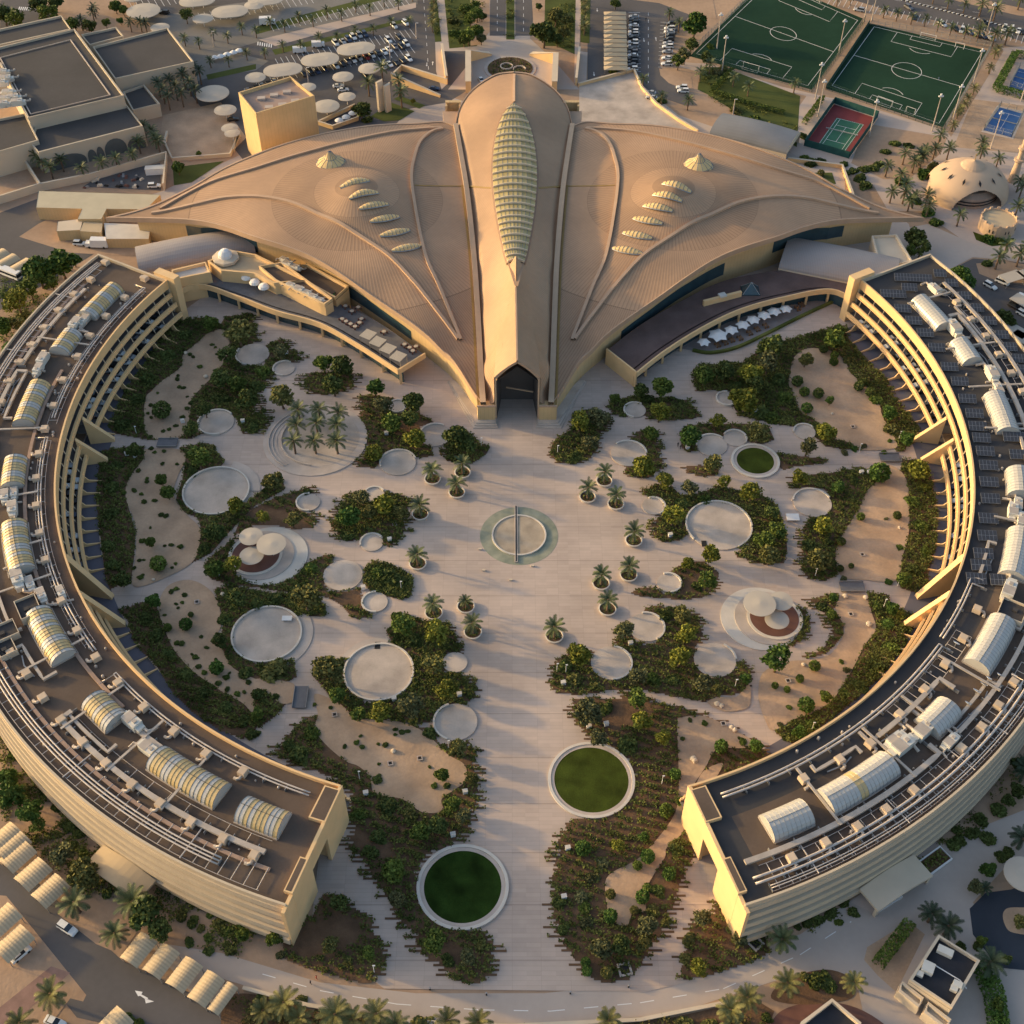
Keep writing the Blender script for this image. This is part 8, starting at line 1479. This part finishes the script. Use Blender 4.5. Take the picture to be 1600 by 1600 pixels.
def belt(pts, n, seed, m, sz=.55):
    q = np.random.default_rng(seed); g = np.array(GL(pts)); lo, hi = g.min(0), g.max(0); A = q.uniform(lo, hi, (n * 4, 2)); A = A[inpolyv(A[:, 0], A[:, 1], [tuple(v) for v in g])][:n]
    w = np.sin(A[:, 0] * .31 + 2 * np.sin(A[:, 1] * .23)) + np.sin(A[:, 1] * .37 + A[:, 0] * .11); A = A[w > -.45]; C = np.repeat(np.c_[A, np.full(len(A), .35)], 16, 0); C += q.normal(size=C.shape) * [sz, sz, .25]; C[:, 2] = np.abs(C[:, 2]) + .08
    struct(link('shrub_cover', npmesh('shrub_cover', quads(C, .2, q, .5), m)), 'stuff')
belt([(0, 1120), (30, 1190), (100, 1270), (190, 1330), (200, 1390), (140, 1400), (60, 1330), (0, 1270)], 420, 1, M_gc2); belt([(250, 1375), (320, 1400), (440, 1450), (440, 1500), (300, 1480), (240, 1420)], 230, 2, M_gc2)
belt([(1240, 1455), (1330, 1415), (1500, 1290), (1600, 1180), (1600, 1230), (1520, 1310), (1340, 1425), (1260, 1460)], 160, 3, M_gc2); belt([(0, 440), (60, 405), (135, 402), (60, 480), (0, 560)], 260, 4, LM_['green'], .7)
belt([(360, 1560), (450, 1575), (620, 1610), (900, 1612), (1170, 1580), (1160, 1640), (380, 1640)], 420, 5, M_gc); belt([(1095, 108), (1130, 108), (1110, 140), (1250, 200), (1225, 225), (1100, 150)], 120, 6, M_gc2); belt([(697, 0), (760, 0), (740, 65), (705, 70)], 130, 7, M_gc2); belt([(850, 20), (898, 0), (895, 80), (850, 66)], 150, 8, M_gc2)
belt([(672, 0), (682, 0), (690, 60), (681, 60)], 60, 9, M_gc2); belt([(908, 0), (922, 0), (920, 62), (908, 60)], 60, 10, M_gc); belt([(792, 0), (803, 0), (803, 58), (792, 58)], 50, 11, M_gc2)
# ================================================================ finish the labels: nearest landmark, direction, rank
LMK = [('fountain', 811, 837), ('palm circle', 493, 687), ('left canopied circle', 420, 868), ('right canopied circle', 1188, 967), ('lowest lawn circle', 723, 1386), ('big right lawn circle', 924, 1219), ('small lawn circle', 1180, 721), ('pointed entrance', 808, 600), ('lens skylight', 805, 290),
       ('left roof cone', 517, 250), ('right roof cone', 1091, 255), ('mosque', 1510, 300), ('tennis court', 1312, 205), ('mall arches', 140, 240), ('tall ochre block', 430, 170), ('traffic island', 797, 105), ('middle padel court', 1567, 190), ('right football pitch', 1415, 115), ('left football pitch', 1225, 50),
       ('lower right kiosk', 1475, 1520), ('left wing porch', 225, 1345), ('right wing porch', 1410, 1360), ('glass turret', 360, 430), ('left terrace end', 630, 575), ('right terrace end', 990, 570), ('glass pyramid', 1172, 450), ('left wing free end', 505, 1310), ('right wing free end', 1120, 1320),
       ('left wing tower', 258, 440), ('right wing tower', 1345, 450), ('loading roof', 140, 315), ('slab tower', 600, 160), ('upper left buttresses', 150, 680), ('lower left buttresses', 150, 915), ('upper right buttresses', 1460, 690), ('lower right buttresses', 1465, 930), ('left roof tip', 190, 343), ('right roof tip', 1440, 350),
       ('bottom left corner', 20, 1580), ('top left corner', 15, 15), ('top right corner', 1585, 15), ('bottom right corner', 1580, 1580), ('left edge centre', 5, 800), ('right edge centre', 1595, 800), ('bottom edge centre', 800, 1590), ('large lower left pad', 592, 1051), ('large left pad', 417, 992), ('large upper left pad', 338, 768), ('large right pad', 1123, 822), ('car park entrance', 665, 60)]
LMW = {n: proj(G(x, y, 0)) for n, x, y in LMK}
LMW = {n: (x, y) for n, x, y in LMK}
def direction(dx, dy):
    a = math.degrees(math.atan2(-dy, dx)) % 360; return ['right of', 'above right of', 'above', 'above left of', 'left of', 'below left of', 'below', 'below right of'][int((a + 22.5) // 45) % 8]
ORD = ['', 'second', 'third', 'fourth', 'fifth', 'sixth', 'seventh', 'eighth', 'ninth', 'tenth', 'eleventh', 'twelfth', 'thirteenth', 'fourteenth', 'fifteenth', 'sixteenth', 'seventeenth', 'eighteenth', 'nineteenth', 'twentieth']
bk = {}
for o, ph, (x, y), gr in AUTO:
    n = min(LMW, key=lambda q: (LMW[q][0] - x) ** 2 + ((LMW[q][1] - y) * 1.2) ** 2); d = math.hypot(x - LMW[n][0], y - LMW[n][1]); bk.setdefault((ph, n, direction(x - LMW[n][0], y - LMW[n][1])), []).append((d, o))
for (ph, n, dr), L_ in bk.items():
    L_.sort(key=lambda q: q[0])
    for i, (d, o) in enumerate(L_):
        o['label'] = f'{ph} {dr} the {n}' if len(L_) == 1 else f'{ph}, {(ORD[i] + " ") if i else ""}nearest {dr} the {n}'
